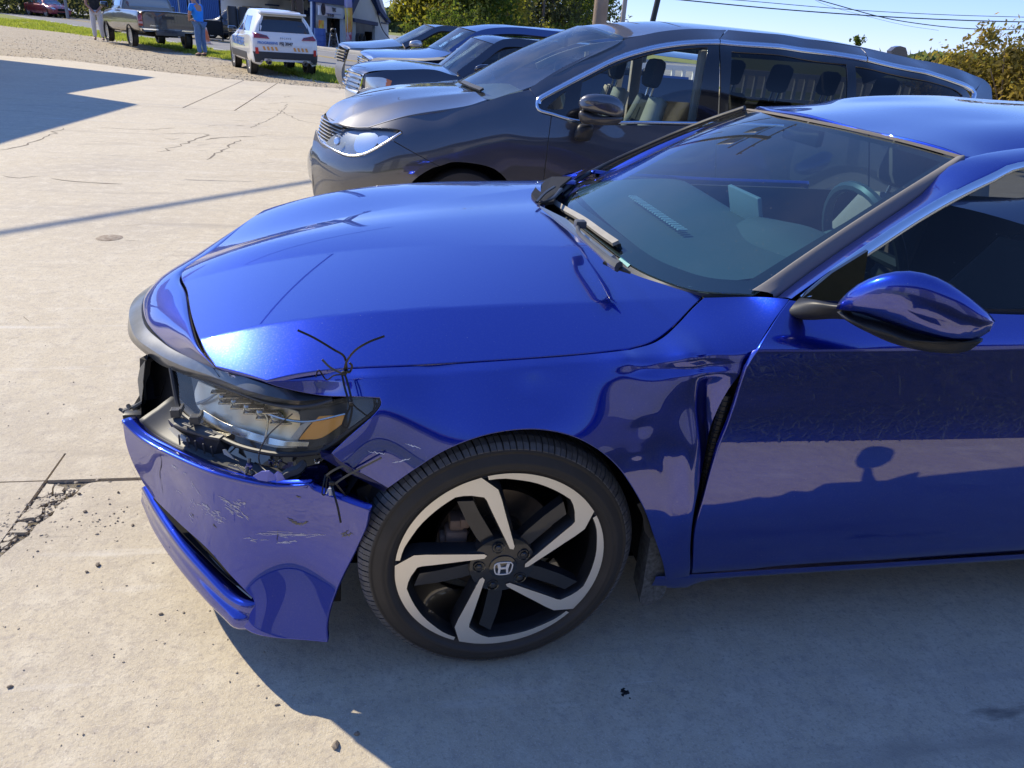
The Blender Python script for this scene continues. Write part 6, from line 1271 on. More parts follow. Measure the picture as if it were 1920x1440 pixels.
# wheel and liner
def roadwheel(name, c, r, w, parent, ax=(0, 1, 0), spokes=5, rimm=None, rr=.66):
    ax = np.array(ax, float); ax /= np.linalg.norm(ax)
    wn = empty(name, tuple(c), parent=parent); wn.matrix_parent_inverse = wm(parent).inverted()
    b = MB(); b.lathe([(r*rr, -w*.45), (r*.78, -w*.5), (r*.93, -w*.48), (r, -w*.33), (r, w*.33), (r*.93, w*.48), (r*.78, w*.5), (r*rr, w*.45)], c, ax, 40); b.build('tyre', TYRE, wn)
    b = MB(); b.lathe([(r*rr, w*.45), (r*rr*.97, -w*.0), (r*.15, -w*.05), (0, -w*.05)], c, ax, 40); b.lathe([(r*rr*1.02, -w*.46), (r*rr*.94, -w*.46), (r*rr*.9, -w*.2)], c, ax, 40)
    a = np.cross(ax, [0, 0, 1]); a /= np.linalg.norm(a); d = np.array([0, 0, 1.])
    for k in range(spokes):
        t = 2*math.pi*k/spokes+.3; u = math.cos(t)*a+math.sin(t)*d; v = -math.sin(t)*a+math.cos(t)*d
        for s in (-1, 1): b.prism([np.array(c)-ax*w*.42+u*r*.08+v*s*r*.02, np.array(c)-ax*w*.42+u*r*rr*.95+v*s*r*.05, np.array(c)-ax*w*.42+u*r*rr*.95+v*s*r*.14, np.array(c)-ax*w*.42+u*r*.1+v*s*r*.1][::s], ax*w*.12)
    b.lathe([(0, -w*.44), (r*.12, -w*.43), (r*.15, -w*.3)], c, ax, 16)
    b.build('rim', rimm or mat('alloy_silver', (.55, .55, .56), .3, metal=.9), wn, smooth=False)
    return wn
VX = float(P(866, 400, y=3.85)[0])
for yy, axx in ((3.87, (0, 1, 0)), (5.55, (0, -1, 0))):
    roadwheel('front_wheel', (VX, yy, .305), .305, .22, van, ax=axx, rr=.62); roadwheel('rear_wheel', (3.38, yy, .305), .305, .22, van, ax=axx, rr=.62)
wx = float(P(866, 400, y=3.85)[0]); b = MB(); V = [(wx+.42*math.cos(a), y, .34+.42*math.sin(a)) for y in (3.76, 4.2) for a in np.linspace(0, math.pi, 20)]; b.add(V, [(i, i+1, i+21, i+20) for i in range(19)]+[tuple(range(20, 40))]); b.build('wheel_liner', VOID, van)
# cabin
LT = mat('seat_beige', (.50, .49, .43), .9); DK = mat('seat_charcoal', (.045, .05, .06), .85)
def vseat(x, y, h=0):
    s = empty('seat', (x, y, .6), parent=van); s.matrix_parent_inverse = wm(van).inverted()
    bk = lambda o, w: [[(x+.02+o, y+k*w, .55+h), (x+.12+o, y+k*w*1.05, .85+h), (x+.22+o, y+k*w*.75, 1.12+h)] for k in (-1, 0, 1)]
    loft('seat_back', bk(0, .17), DK, s, n=12, sub=3, thick=.12); loft('seat_bolster', [bk(.03, .29)[0], bk(-.035, .17)[0]], LT, s, n=12, thick=.09); loft('seat_bolster', [bk(-.035, .17)[2], bk(.03, .29)[2]], LT, s, n=12, thick=.09)
    b = MB(); b.box((x+.24, y, 1.27+h), (.10, .24, .20), [[.97, 0, .2], [0, 1, 0], [-.2, 0, .97]], .045); b.build('headrest', DK, s)
    b = MB(); b.tube([(x+.22, y-.05, 1.10+h), (x+.24, y-.05, 1.2+h)], .008, 6); b.tube([(x+.22, y+.05, 1.10+h), (x+.24, y+.05, 1.2+h)], .008, 6); b.build('headrest_post', CHROME, s)
vseat(1.48, 4.25); vseat(1.48, 5.15); vseat(2.5, 4.3, .02); vseat(2.5, 5.1, .02); vseat(3.4, 4.3, -.02); vseat(3.4, 5.1, -.02)
loft('dashboard', [[(.45, 3.95, 1.02), (.40, 4.71, 1.03), (.45, 5.45, 1.02)], [(.75, 3.92, 1.06), (.72, 4.71, 1.06), (.75, 5.5, 1.06)], [(.95, 3.92, 1.0), (.95, 4.71, 1.0), (.95, 5.5, 1.0)], [(.95, 3.92, .5), (.95, 4.71, .5), (.95, 5.5, .5)]], mat('van_dash', (.28, .29, .28), .8), van, n=20, sub=2)
b = MB(); c = np.array([1.12, 4.25, 1.0]); e1 = np.array([0, 1, 0.]); e2 = np.array([-.35, 0, .93]); b.tube([c+.18*(math.cos(a)*e1+math.sin(a)*e2) for a in np.linspace(0, 2*math.pi, 25)], .016, 6, sm=False); b.build('steering_wheel', LT, van)
b = MB(); b.box((2.2, VC, .5), (3.6, 1.7, .05)); b.build('cabin_floor', DK, van, smooth=False)
b = MB(); b.box((1.98, 3.98, .95), (.10, .06, 1.0), None, .02); b.box((1.98, 5.44, .95), (.10, .06, 1.0), None, .02); b.build('pillar_lining', mat('pillar_lining', (.35, .34, .31), .8), van)
b = MB(); b.tube([(1.15, 4.71, 1.46), (1.2, 4.71, 1.52)], .01, 6); b.box((1.13, 4.71, 1.43), (.03, .22, .07), None, .01); b.build('rear_view_mirror', BLACKP, van)
# ================= three more vehicles of the row, further away =================
def cross(name, near, yc, crown, m, parent, bow=0, k=8, n=30, off=0):
    """surface across the car from its near edge, symmetric about yc"""
    N = spl(np.array(near), n); rows = []
    for t in np.linspace(0, 1, 2*k+1):
        s = 1-abs(2*t-1); s2 = 1-(1-s)**2.2; y = N[:, 1]+(2*yc-2*N[:, 1])*t
        bw_ = bow if not hasattr(bow, '__len__') else np.linspace(bow[0], bow[1], n); rows.append(np.stack([N[:, 0]-bw_*s2, y, N[:, 2]+(crown if not hasattr(crown, '__len__') else np.linspace(crown[0], crown[1], n))*s2+off], 1))
    return loft(name, rows, m, parent, n=n)
def rowcar(name, label, yc, paint, sp):
    t = empty(name, (1.5, yc, 0), 0, label, sp['cat'], 'vehicles parked nose out in the row')
    S = Surf((-.35, -.9, .2), (1, 0, 0), PY(sp['side']), lam=3e-3); pn = lambda nm, segs, m, **k: panel(nm, S, segs, m, t, step=k.pop('step', .05), **k)
    pn('body_side', sp['body'], paint)
    uv, F = cdt(outline(S, sp['body'], .1), .12); V, _ = S.at(*uv.T); V[:, 1] = 2*yc-V[:, 1]; mesh('far_side', V, F, paint, t)
    cross('hood', PY(sp['hood']), yc, sp['hc'], paint, t, bow=sp.get('hb', .1))
    wsn = PY(sp['ws']); cross('windshield', wsn, yc, sp['wc'], VWG, t, bow=sp.get('wb', .12))
    cross('roof', PY(sp['roof']), yc, (sp['wc'][1], sp['rc'][1]), paint, t, bow=(sp.get('wb', .12), 0))
    L = PY(sp['pil']); b = MB(); b.ribbon(L, .09, .05, (-.3, -.8, .4)); b.build('roof_pillar', paint, t)
    b = MB(); b.ribbon([np.array([p[0], 2*yc-p[1], p[2]]) for p in L], .07, .05, (-.3, .8, .4)); b.build('roof_pillar', paint, t)
    pn('side_glass', sp['win'], glass(name+'_glass', (.25, .28, .28), 1.8), rim=0)
    gl0 = [np.array(p) for p in PY(sp['gr'])]; gl0 = [np.array(PY(sp['hood'])[0])]+gl0; c2 = [np.array([p[0]-sp.get('hb', .1), yc, p[2]+.01]) for p in gl0]; f2_ = [np.array([p[0], 2*yc-p[1], p[2]]) for p in gl0]
    loft('grille', [gl0, c2, f2_], sp.get('grm', VOID), t, n=12, sub=5)
    for k in range(sp.get('bars', 4)):
        u = (k+.5)/sp.get('bars', 4); a = gl0[0]*(1-u)+gl0[-1]*u; c = c2[0]*(1-u)+c2[-1]*u; e = f2_[0]*(1-u)+f2_[-1]*u
        b = MB(); b.tube([a+np.array([-.02, 0, 0]), c+np.array([-.03, 0, 0]), e+np.array([-.02, 0, 0])], .012, 5); b.build('grille_bar', CHROME, t)
    if 'bump' in sp:
        b0 = [np.array(p) for p in PY(sp['bump'])]; loft('bumper', [b0, [np.array([p[0]-.14, yc, p[2]]) for p in b0], [np.array([p[0], 2*yc-p[1], p[2]]) for p in b0]], sp.get('bm', paint), t, n=16, sub=6)
    for nm, segs, m, o in sp['lamps']: pn(nm, segs, m, off=o, rim=.02, step=.03)
    mo = sp['mir']; blob('c', None, 0, mo, (.14, .12, 0), None, None, n=16, rings=6).build('door_mirror', sp.get('mirm', paint), t, auto=False)
    x0 = float(P(*sp['whx'], y=yc-.8)[0]); 
    for wx_, nm in ((x0, 'front_wheel'), (x0+2.75, 'rear_wheel')):
        for s in (-1, 1): roadwheel(nm, (wx_, yc+s*.82, .34), .35, .22, t, ax=(0, -s, 0) if s > 0 else (0, 1, 0))
    b = MB(); b.box((x0+1.3, yc, .42), (3.6, 1.6, .1)); b.build('floor_pan', VOID, t, smooth=False)
    b = MB(); b.box((x0+1.8, yc-.38, .95), (.12, .45, .6), [[.97, 0, .2], [0, 1, 0], [-.2, 0, .97]], .05); b.box((x0+1.8, yc+.38, .95), (.12, .45, .6), [[.97, 0, .2], [0, 1, 0], [-.2, 0, .97]], .05); b.build('seat', DK, t)
    return t
WLAMP = mat('clear_lamp', (.72, .70, .62), .15, metal=.5, coat=1., noise=(12, .5, (.9, .88, .8))); ALAMP = mat('amber_corner', (.75, .22, .05), .2, coat=1.)
NAVY = mat('navy_black_paint', (.012, .013, .030), .3, metal=.5, coat=1., coat_ior=1.8, dust=.3)
STEELB = mat('steel_blue_paint', (.05, .09, .24), .3, metal=.7, coat=1., coat_ior=1.8, dust=.3)
GRAPH = mat('graphite_paint', (.05, .052, .062), .32, metal=.6, coat=1., coat_ior=1.8, dust=.3)
SILV = mat('silver_bumper', (.50, .52, .56), .35, metal=.6, coat=.6)
rowcar('compact_suv', 'navy black compact suv with clouded square headlight, next after the grey minivan', 7.78, NAVY, dict(cat='car', whx=(775, 300),
    side=[(684, 142, 7.05), (720, 136, 6.98), (770, 133, 6.95), (862, 143, 6.95), (905, 118, 7.02), (955, 88, 7.12), (1010, 84, 7.15), (700, 160, 6.98), (735, 160, 6.92), (800, 160, 6.90), (900, 170, 6.90), (670, 180, 7.15), (700, 200, 6.98), (800, 200, 6.90), (1000, 180, 6.90), (1000, 130, 6.97), (920, 130, 6.97), (1200, 180, 6.9), (1200, 120, 7.0), (1200, 90, 7.12), (1400, 190, 6.92)],
    body=[[(684, 140), (720, 133), (770, 130), (815, 131), (862, 143), (893, 128), (905, 120), (1000, 128), (1300, 150)], [(1300, 150), (1300, 260)], [(1300, 260), (700, 230), (672, 200)], [(672, 200), (676, 170), (684, 140)]],
    hood=[(683, 138, 7.08), (700, 133, 7.02), (740, 131, 6.98), (800, 133, 6.96), (862, 143, 6.97)], hc=(.02, .07), hb=.16, ws=[(862, 142, 7.0), (931, 85, 7.18)], wc=(.03, .05), wb=.2, roof=[(931, 84, 7.18), (960, 79, 7.18), (1013, 85, 7.18), (1200, 100, 7.16), (1400, 125, 7.2)], rc=(.07, .07),
    pil=[(862, 143, 6.98), (900, 115, 7.06), (935, 88, 7.14), (960, 82, 7.15), (1013, 86, 7.15), (1200, 102, 7.14)], win=[[(905, 119), (930, 100), (955, 92), (1010, 91), (1200, 105)], [(1200, 105), (1200, 140)], [(1200, 140), (1000, 127), (905, 119)]],
    gr=[(679, 146, 7.1), (676, 156, 7.12), (672, 170, 7.14)], grm=SILV, bump=[(672, 170, 7.1), (668, 178, 7.08), (670, 205, 7.1)], bm=SILV,
    lamps=[('headlight', [[(687, 145), (724, 148), (722, 165)], [(722, 165), (708, 167), (686, 163)], [(686, 163), (687, 145)]], WLAMP, .01), ('turn_lamp', [[(725, 148), (735, 152)], [(735, 152), (730, 164), (723, 165)], [(723, 165), (725, 148)]], ALAMP, .01), ('side_bumper', [[(672, 172), (686, 165), (724, 167), (750, 174)], [(750, 174), (745, 215)], [(745, 215), (675, 205)], [(675, 205), (672, 172)]], SILV, .012)],
    mir=[(893, 132, 6.80), (897, 124, 6.78), (908, 120, 6.76), (920, 123, 6.75), (921, 131, 6.76), (912, 136, 6.77), (897, 137, 6.79)]))
rowcar('pickup_truck', 'steel blue four-door pickup truck with amber-cornered headlights, second beyond the minivan', 10.1, STEELB, dict(cat='pickup truck', whx=(800, 220),
    side=[(694, 114, 9.3), (730, 112, 9.2), (773, 111, 9.15), (843, 100, 9.15), (870, 84, 9.22), (905, 70, 9.32), (980, 68, 9.35), (700, 128, 9.2), (750, 125, 9.12), (830, 120, 9.1), (700, 150, 9.2), (800, 150, 9.1), (1000, 130, 9.12), (1000, 95, 9.18), (1200, 100, 9.2), (1200, 140, 9.12), (1200, 75, 9.35), (900, 100, 9.15)],
    body=[[(694, 112), (730, 110), (773, 109), (824, 107), (843, 101), (862, 100), (1000, 98), (1300, 110)], [(1300, 110), (1300, 200)], [(1300, 200), (710, 180), (694, 150)], [(694, 150), (691, 125), (694, 112)]],
    hood=[(694, 112, 9.35), (710, 108, 9.25), (773, 109, 9.18), (824, 107, 9.16), (846, 100, 9.2)], hc=(.06, .07), hb=.14, ws=[(843, 98, 9.25), (900, 62, 9.42)], wc=(.03, .05), wb=.22, roof=[(899, 61, 9.42), (960, 56, 9.42), (1027, 62, 9.42), (1200, 80, 9.4)], rc=(.09, .09),
    pil=[(846, 100, 9.18), (872, 82, 9.26), (905, 64, 9.38), (960, 59, 9.4), (1030, 65, 9.4), (1200, 82, 9.4)], win=[[(863, 98), (885, 83), (907, 73), (979, 69), (1060, 75)], [(1060, 75), (1060, 100)], [(1060, 100), (863, 98)]],
    gr=[(697, 112, 9.4), (695, 120, 9.42), (694, 130, 9.42)], grm=SILV, bump=[(693, 130, 9.35), (691, 150, 9.33)],
    lamps=[('headlight', [[(694, 115), (730, 114), (758, 115)], [(758, 115), (752, 124), (694, 127)], [(694, 127), (694, 115)]], WLAMP, .012), ('turn_lamp', [[(759, 115), (774, 111)], [(774, 111), (762, 122), (753, 124)], [(753, 124), (759, 115)]], mat('brown_amber', (.30, .10, .05), .2, coat=1.), .012)],
    mir=[(858, 97, 9.0), (861, 90, 8.98), (873, 89, 8.96), (876, 96, 8.96), (872, 101, 8.97), (861, 101, 8.99)]))
rowcar('family_suv', 'graphite suv with bright barred grille at the far end of the parked row', 13.0, GRAPH, dict(cat='car', whx=(760, 200),
    side=[(648, 97, 12.2), (680, 95, 12.08), (721, 92, 12.05), (757, 88, 12.06), (790, 76, 12.12), (816, 63, 12.22), (848, 60, 12.25), (650, 115, 12.2), (690, 115, 12.05), (750, 112, 12.03), (650, 140, 12.15), (700, 140, 12.03), (900, 110, 12.03), (900, 80, 12.1), (900, 62, 12.25), (640, 160, 12.25)],
    body=[[(650, 95), (680, 93), (721, 90), (757, 87), (788, 79), (900, 82), (1000, 92)], [(1000, 92), (1000, 170)], [(1000, 170), (690, 170), (655, 166), (642, 158)], [(642, 158), (643, 130), (646, 110), (650, 95)]],
    hood=[(650, 93, 12.3), (662, 90, 12.15), (700, 90, 12.08), (730, 88, 12.06), (757, 86, 12.08)], hc=(.06, .08), hb=.16, ws=[(757, 86, 12.12), (823, 54, 12.3)], wc=(.03, .05), wb=.2, roof=[(822, 53, 12.3), (850, 54, 12.3), (900, 60, 12.3), (1000, 70, 12.3)], rc=(.06, .06),
    pil=[(757, 87, 12.07), (790, 72, 12.16), (822, 56, 12.25), (850, 56, 12.27), (900, 62, 12.27)], win=[[(790, 77), (816, 65), (850, 60), (900, 66)], [(900, 66), (900, 83)], [(900, 83), (790, 77)]],
    gr=[(652, 95, 12.35), (648, 108, 12.38), (646, 116, 12.4)], bars=4, bump=[(645, 117, 12.25), (641, 130, 12.22), (641, 145, 12.25), (648, 162, 12.3)], bm=mat('grey_cladding', (.13, .13, .14), .5),
    lamps=[('headlight', [[(651, 99), (668, 97), (681, 100)], [(681, 100), (674, 112), (655, 118)], [(655, 118), (651, 99)]], WLAMP, .012), ('fog_lamp', [[(644, 134), (656, 135)], [(656, 135), (655, 148), (645, 147)], [(645, 147), (644, 134)]], WLAMP, .012), ('side_bumper', [[(642, 122), (656, 124), (690, 118)], [(690, 118), (690, 135), (660, 134), (642, 130)], [(642, 130), (642, 122)]], mat('grey_cladding', (.13, .13, .14), .5), .012)],
    mir=[(770, 86, 11.9), (773, 77, 11.88), (786, 76, 11.86), (789, 86, 11.86), (780, 89, 11.88)], mirm=mat('pale_mirror', (.6, .6, .6), .3, metal=.6)))
# ================= generic vehicle shell for the far cars =================
def shell(stations, name, m, parent, T, n=26, sub=5):
    """stations: x, half width, z bottom, z belt, width at belt, z top, width at top  (local, front at +x)"""
    rows = []
    for x, w, zb, zm, wb, zt, wt in stations:
        half = [(w*.82, zb), (w*.97, zb+.08), (w, (zb+zm)*.5), (w*.99, zm-.08), (wb, zm), ((wb+wt)/2+.01, (zm+zt)/2), (wt, zt-.05), (wt*.85, zt), (0, zt+.02)]
        ring = [(x, y, z_) for y, z_ in half]+[(x, -y, z_) for y, z_ in half[::-1][1:]]
        rows.append(ring)
    C = np.array([spl_t(np.array(r), 49) for r in rows]); K = (len(rows)-1)*sub+1
    C = np.stack([spl_t(C[:, j], K) for j in range(49)], 1)
    V = C.reshape(-1, 3); F = [(i*49+j, i*49+j+1, (i+1)*49+j+1, (i+1)*49+j) for i in range(K-1) for j in range(48)]
    F += [tuple(range(49)), tuple(range((K-1)*49, K*49))[::-1]]
    W_ = [T(v) for v in V]; b = MB(); b.add(W_, F); o = b.build(name, m, parent)
    return o, BVHTree.FromPolygons([Vector(map(float, v)) for v in V], F)
def decal(bvh, poly, axis, name, m, parent, T, off=.006, step=.08, smooth_=True):
    """patch over the shell: outline in local (x,z) from the side or (y,z) from the back/front"""
    p = np.array(poly, float); 
    dens = []
    for i in range(len(p)):
        a, c = p[i], p[(i+1) % len(p)]; k = max(1, int(np.linalg.norm(c-a)/step)); dens += [a+(c-a)*j/k for j in range(k)]
    uv, F = cdt(np.array(dens), step); V = []
    for u, v in uv:
        if axis == 'L': o, d = Vector((u, 3, v)), Vector((0, -1, 0))
        elif axis == 'R': o, d = Vector((u, -3, v)), Vector((0, 1, 0))
        elif axis == 'B': o, d = Vector((-3, u, v)), Vector((1, 0, 0))
        else: o, d = Vector((9, u, v)), Vector((-1, 0, 0))
        h = bvh.ray_cast(o, d)
        if h[0] is None:
            near = bvh.find_nearest(Vector((u, 1, v)) if axis in 'LR' else Vector((0 if axis == 'B' else 4.5, u, v))); q = near[0]
        else: q = h[0]
        q = q-d*off; V.append(T(np.array(q)))
    V = np.array(V); n = len(V); nd = len(dens)
    ax = {'L': (0, -1, 0), 'R': (0, 1, 0), 'B': (1, 0, 0), 'F': (-1, 0, 0)}[axis]; dv = (np.array(T(np.array(ax, float)))-np.array(T(np.zeros(3))))*off*2
    F2 = list(F)+[(i, (i+1) % nd, (i+1) % nd+n, i+n) for i in range(nd)]
    V2 = np.vstack([V, V+dv]); b = MB(); b.add(V2, F2); return b.build(name, m, parent)
def pose(p0, heading, s=1.):
    """local (x forward, y left, z up) -> world; p0 = ground point of the local origin (rear centre)"""
    f = np.array([math.cos(heading), math.sin(heading), 0]); l = np.array([-f[1], f[0], 0]); p0 = np.array([p0[0], p0[1], 0.])
    return lambda v: p0+(f*v[0]+l*v[1]+np.array([0, 0, v[2]]))*s
GLSD = mat('dark_car_glass', (.010, .012, .016), .06, coat=1., coat_ior=1.7)
def wheels4(T, xs, y, r, parent, w=.2, name='wheel', heading=0):
    for x in xs:
        for s in (1, -1):
            c = T((x, s*y, r)); ax = np.array(T((0, -s, 0)))-np.array(T((0, 0, 0)))
            roadwheel(name, c, r, w, parent, ax=ax, spokes=8)
            b = MB(); b.lathe([(r*1.13, -.03), (r*1.0, -.02), (r*1.0, .1), (0, .1)], np.array(T((x, s*(y+.085), r*1.02))), ax, 28); b.build('wheel_arch', VOID, parent)
# ---- white claims car (rear three-quarter) ----
rl, rr_ = gl(478, 134), gl(578, 147); fl = gl(452, 122)
hd_ = math.atan2(*(fl-rl)[:2][::-1]); f_ = np.array([math.cos(hd_), math.sin(hd_)]); 
rear = (rl[:2]+rr_[:2])/2
ac = rr_[:2]-rl[:2]; hd_ = math.atan2(ac[0], -ac[1])      # perpendicular to the rear axle
if math.sin(hd_) < 0: hd_ += math.pi
hd_ = math.radians(108); rear = gl(528, 139)[:2]; f_ = np.array([math.cos(hd_), math.sin(hd_)])
WHITE = mat('white_paint', (.74, .74, .73), .35, coat=1., coat_ior=1.5)
DKCL = mat('dark_cladding', (.035, .036, .04), .55)
suv = empty('claims_car', (*rear, 0), hd_, 'white suv with blue side lettering and orange tailgate stripes on the gravel edge', 'car')
T = pose(rear-f_*.82*.93, hd_, .93)
st = [(0.00, .78, .38, .80, .74, .86, .66), (.05, .88, .28, .98, .84, 1.12, .70), (.22, .92, .26, 1.06, .88, 1.50, .62), (.45, .93, .26, 1.08, .88, 1.63, .60), (.9, .93, .26, 1.06, .88, 1.68, .62), (1.7, .93, .26, 1.02, .88, 1.69, .64), (2.5, .93, .26, .99, .87, 1.60, .60), (3.1, .93, .26, .98, .86, 1.28, .62), (3.45, .92, .26, .96, .82, 1.06, .66), (4.1, .88, .28, .88, .76, .95, .60), (4.5, .74, .3, .74, .6, .80, .5)]
sh, bv = shell(st, 'body', WHITE, suv, T)
D = lambda poly, ax, nm, m, **k: decal(bv, poly, ax, nm, m, suv, T, **k)
D([(-.60, 1.52), (.60, 1.52), (.70, 1.13), (-.70, 1.13)], 'B', 'rear_window', GLSD)
D([(.85, 1.50), (2.3, 1.50), (2.95, 1.10), (.62, 1.12)], 'L', 'side_window', GLSD)
D([(1.55, 1.52), (1.63, 1.52), (1.63, 1.08), (1.55, 1.08)], 'L', 'door_pillar', WHITE, off=.014)
D([(-.90, .62), (.90, .62), (.86, .34), (.45, .34), (.40, .44), (-.40, .44), (-.45, .34), (-.86, .34)], 'B', 'bumper', DKCL, off=.02)
D([(-.6, .46), (.6, .46), (.75, .36), (-.75, .36)], 'B', 'skid_plate', mat('skid_silver', (.35, .36, .37), .4, metal=.6), off=.045)
TL = mat('tail_lamp_red', (.30, .012, .015), .15, coat=1.); TLD = mat('tail_lamp_dark', (.09, .01, .012), .15, coat=1.)
for s in (1, -1):
    D([(s*.86, 1.10), (s*.86, .96), (s*.44, .95), (s*.50, 1.03)], 'B', 'tail_lamp', TL, off=.025); D([(s*.70, 1.05), (s*.70, .99), (s*.48, .985), (s*.52, 1.03)], 'B', 'tail_lamp_inner', TLD, off=.032)
    D([(s*.84, .72), (s*.84, .56), (s*.76, .56), (s*.77, .72)], 'B', 'rear_reflector', mat('reflector_red', (.55, .02, .02), .3), off=.03)
    b = MB(); c = T((.02, s*.50, .36)); ax = np.array(T((1, 0, 0)))-np.array(T((0, 0, 0))); b.lathe([(.055, -.10), (.065, -.10), (.065, .05), (.055, .05), (.0, 0)], c, ax, 20); b.build('exhaust', mat('exhaust_steel', (.2, .2, .2), .3, metal=.9), suv)
    for k in range(4):
        y0 = s*.42+(k-1.5)*.11; D([(y0, .755), (y0+.06, .755), (y0+.03, .66), (y0-.03, .66)], 'B', 'orange_stripe', mat('orange_stripe', (.75, .36, .10), .5), off=.01, step=.06)
D([(-.15, .90), (.15, .90), (.15, .78), (-.15, .78)], 'B', 'licence_plate', mat('plate_white', (.62, .64, .66), .5), off=.02)
D([(.9, .56), (3.6, .56), (3.6, .27), (.9, .27)], 'L', 'side_cladding', DKCL, off=.008)
b = MB(); b.box((0, 0, 0), (.08, 1.1, .05)); 
def tbox(c, d, nm, m, parent, T=T, hd=None, bev=.01):
    hd = hd_ if hd is None else hd; R_ = [[math.cos(hd), -math.sin(hd), 0], [math.sin(hd), math.cos(hd), 0], [0, 0, 1]]; b = MB(); b.box(T(c), d, R_, bev); return b.build(nm, m, parent)
tbox((.26, 0, 1.60), (.34, 1.16, .05), 'roof_spoiler', WHITE, suv); tbox((2.55, 1.02, 1.10), (.12, .22, .16), 'door_mirror', GLOSSB, suv, bev=.04); tbox((2.55, -1.02, 1.10), (.12, .22, .16), 'door_mirror', GLOSSB, suv, bev=.04)
wheels4(T, (.82, 3.5), .80, .36, suv)
def text(body, size, place, nm, m, parent, ext=.003, align='CENTER', sx=1., bold=0.):
    """lettering as real flat geometry; place = (origin, right vector, up vector)"""
    cu = bpy.data.curves.new(nm, 'FONT'); cu.body = body; cu.size = size; cu.extrude = ext; cu.align_x = align; cu.align_y = 'CENTER'; cu.offset = bold
    o = bpy.data.objects.new(nm, cu); dg = bpy.context.evaluated_depsgraph_get(); COL.objects.link(o); dg.update(); me = bpy.data.meshes.new_from_object(o.evaluated_get(dg)); COL.objects.unlink(o); bpy.data.objects.remove(o)
    me.materials.clear(); me.materials.append(m); q = bpy.data.objects.new(nm, me); COL.objects.link(q)
    O, R_, U_ = map(lambda v: np.array(v, float), place); R_ /= np.linalg.norm(R_); U_ -= R_*(U_@R_); U_ /= np.linalg.norm(U_); N_ = np.cross(R_, U_)
    M_ = Matrix([[R_[i]*sx, U_[i], N_[i], O[i]] for i in range(3)]+[[0, 0, 0, 1]]); q.matrix_world = M_
    if parent: q.parent = parent; q.matrix_parent_inverse = wm(parent).inverted(); q.matrix_world = M_
    return q
vecT = lambda v: np.array(T(v))-np.array(T((0, 0, 0)))
BLT = mat('letter_blue', (.06, .18, .50), .5)
hp_ = bv.ray_cast(Vector((2.1, 3, .80)), Vector((0, -1, 0)))[0]
text('PROGRESSIVE', .30, (T((2.15, hp_.y+.012, .80)), vecT((1, 0, 0))*-1, (0, 0, 1)), 'side_lettering', BLT, suv, sx=1.05)
hb_ = bv.ray_cast(Vector((-3, .5, .85)), Vector((1, 0, 0)))[0]
text('PROGRESSIVE', .085, (T((hb_.x-.02, .50, .84)), vecT((0, -1, 0)), vecT((0, 0, 1))), 'tailgate_lettering', BLT, suv, bold=.002)
text('FSJ 3047', .10, (T((bv.ray_cast(Vector((-3, 0, .84)), Vector((1, 0, 0)))[0].x-.03, 0, .84)), vecT((0, -1, 0)), vecT((0, 0, 1))), 'plate_lettering', mat('letter_dark', (.03, .03, .05), .6), suv, bold=.002)
text('E S C A P E', .06, (T((bv.ray_cast(Vector((-3, 0, .97)), Vector((1, 0, 0)))[0].x-.02, 0, .98)), vecT((0, -1, 0)), vecT((0, 0, 1))), 'badge_lettering', CHROME, suv)
# ---- grey pickup ----
rl, rr_ = gl(262, 88), gl(343, 99); ac = rr_[:2]-rl[:2]; rear = (rl[:2]+rr_[:2])/2; h2 = math.atan2(ac[0], -ac[1]); h2 += math.pi if math.sin(h2) < 0 else 0; f_ = np.array([math.cos(h2), math.sin(h2)])
h2 = math.radians(119); f_ = np.array([math.cos(h2), math.sin(h2)]); rear = gl(303, 93)[:2]; PKS = 1.2
T2 = pose(rear-f_*1.05*PKS, h2, PKS)
pk = empty('old_pickup', (*rear, 0), h2, 'bronze grey single-cab pickup with its tailgate towards the camera, parked on the gravel', 'pickup truck')
BRZ = mat('bronze_grey_paint', (.09, .085, .08), .34, metal=.5, coat=1., coat_ior=1.6)
st = [(0.0, .80, .52, 1.0, .80, 1.03, .74), (.06, .85, .48, 1.03, .82, 1.06, .76), (1.0, .86, .45, 1.04, .83, 1.07, .76), (1.95, .86, .42, 1.04, .83, 1.07, .76), (2.8, .86, .40, 1.02, .82, 1.06, .74), (3.5, .85, .40, 1.0, .80, 1.05, .70), (4.3, .83, .42, .94, .76, .99, .62), (4.75, .74, .45, .84, .66, .88, .5)]
sh, bv = shell(st, 'body', BRZ, pk, T2); D = lambda poly, ax, nm, m, **k: decal(bv, poly, ax, nm, m, pk, T2, **k)
st = [(1.95, .70, .95, 1.05, .72, 1.10, .66), (2.0, .76, .95, 1.10, .76, 1.56, .58), (2.3, .78, .95, 1.10, .77, 1.64, .58), (2.9, .78, .95, 1.08, .76, 1.62, .56), (3.3, .78, .95, 1.06, .75, 1.38, .56), (3.62, .74, .9, 1.02, .72, 1.06, .6)]
cab, bc = shell(st, 'cab', BRZ, pk, T2)
decal(bc, [(-.54, 1.54), (.54, 1.54), (.64, 1.16), (-.64, 1.16)], 'B', 'rear_window', mat('blue_car_glass', (.05, .075, .12), .08, coat=1., coat_ior=1.8), pk, T2, off=.01)
decal(bc, [(2.12, 1.52), (2.85, 1.50), (3.3, 1.14), (2.12, 1.14)], 'L', 'side_window', GLSD, pk, T2, off=.01)
D([(-.70, 1.03), (.70, 1.03), (.70, .62), (-.70, .62)], 'B', 'tailgate', mat('tailgate_paint', (.05, .048, .05), .28, metal=.5, coat=1., coat_ior=1.6), off=.02)
D([(-.16, .95), (.16, .95), (.16, .87), (-.16, .87)], 'B', 'tailgate_handle', BLACKP, off=.035)
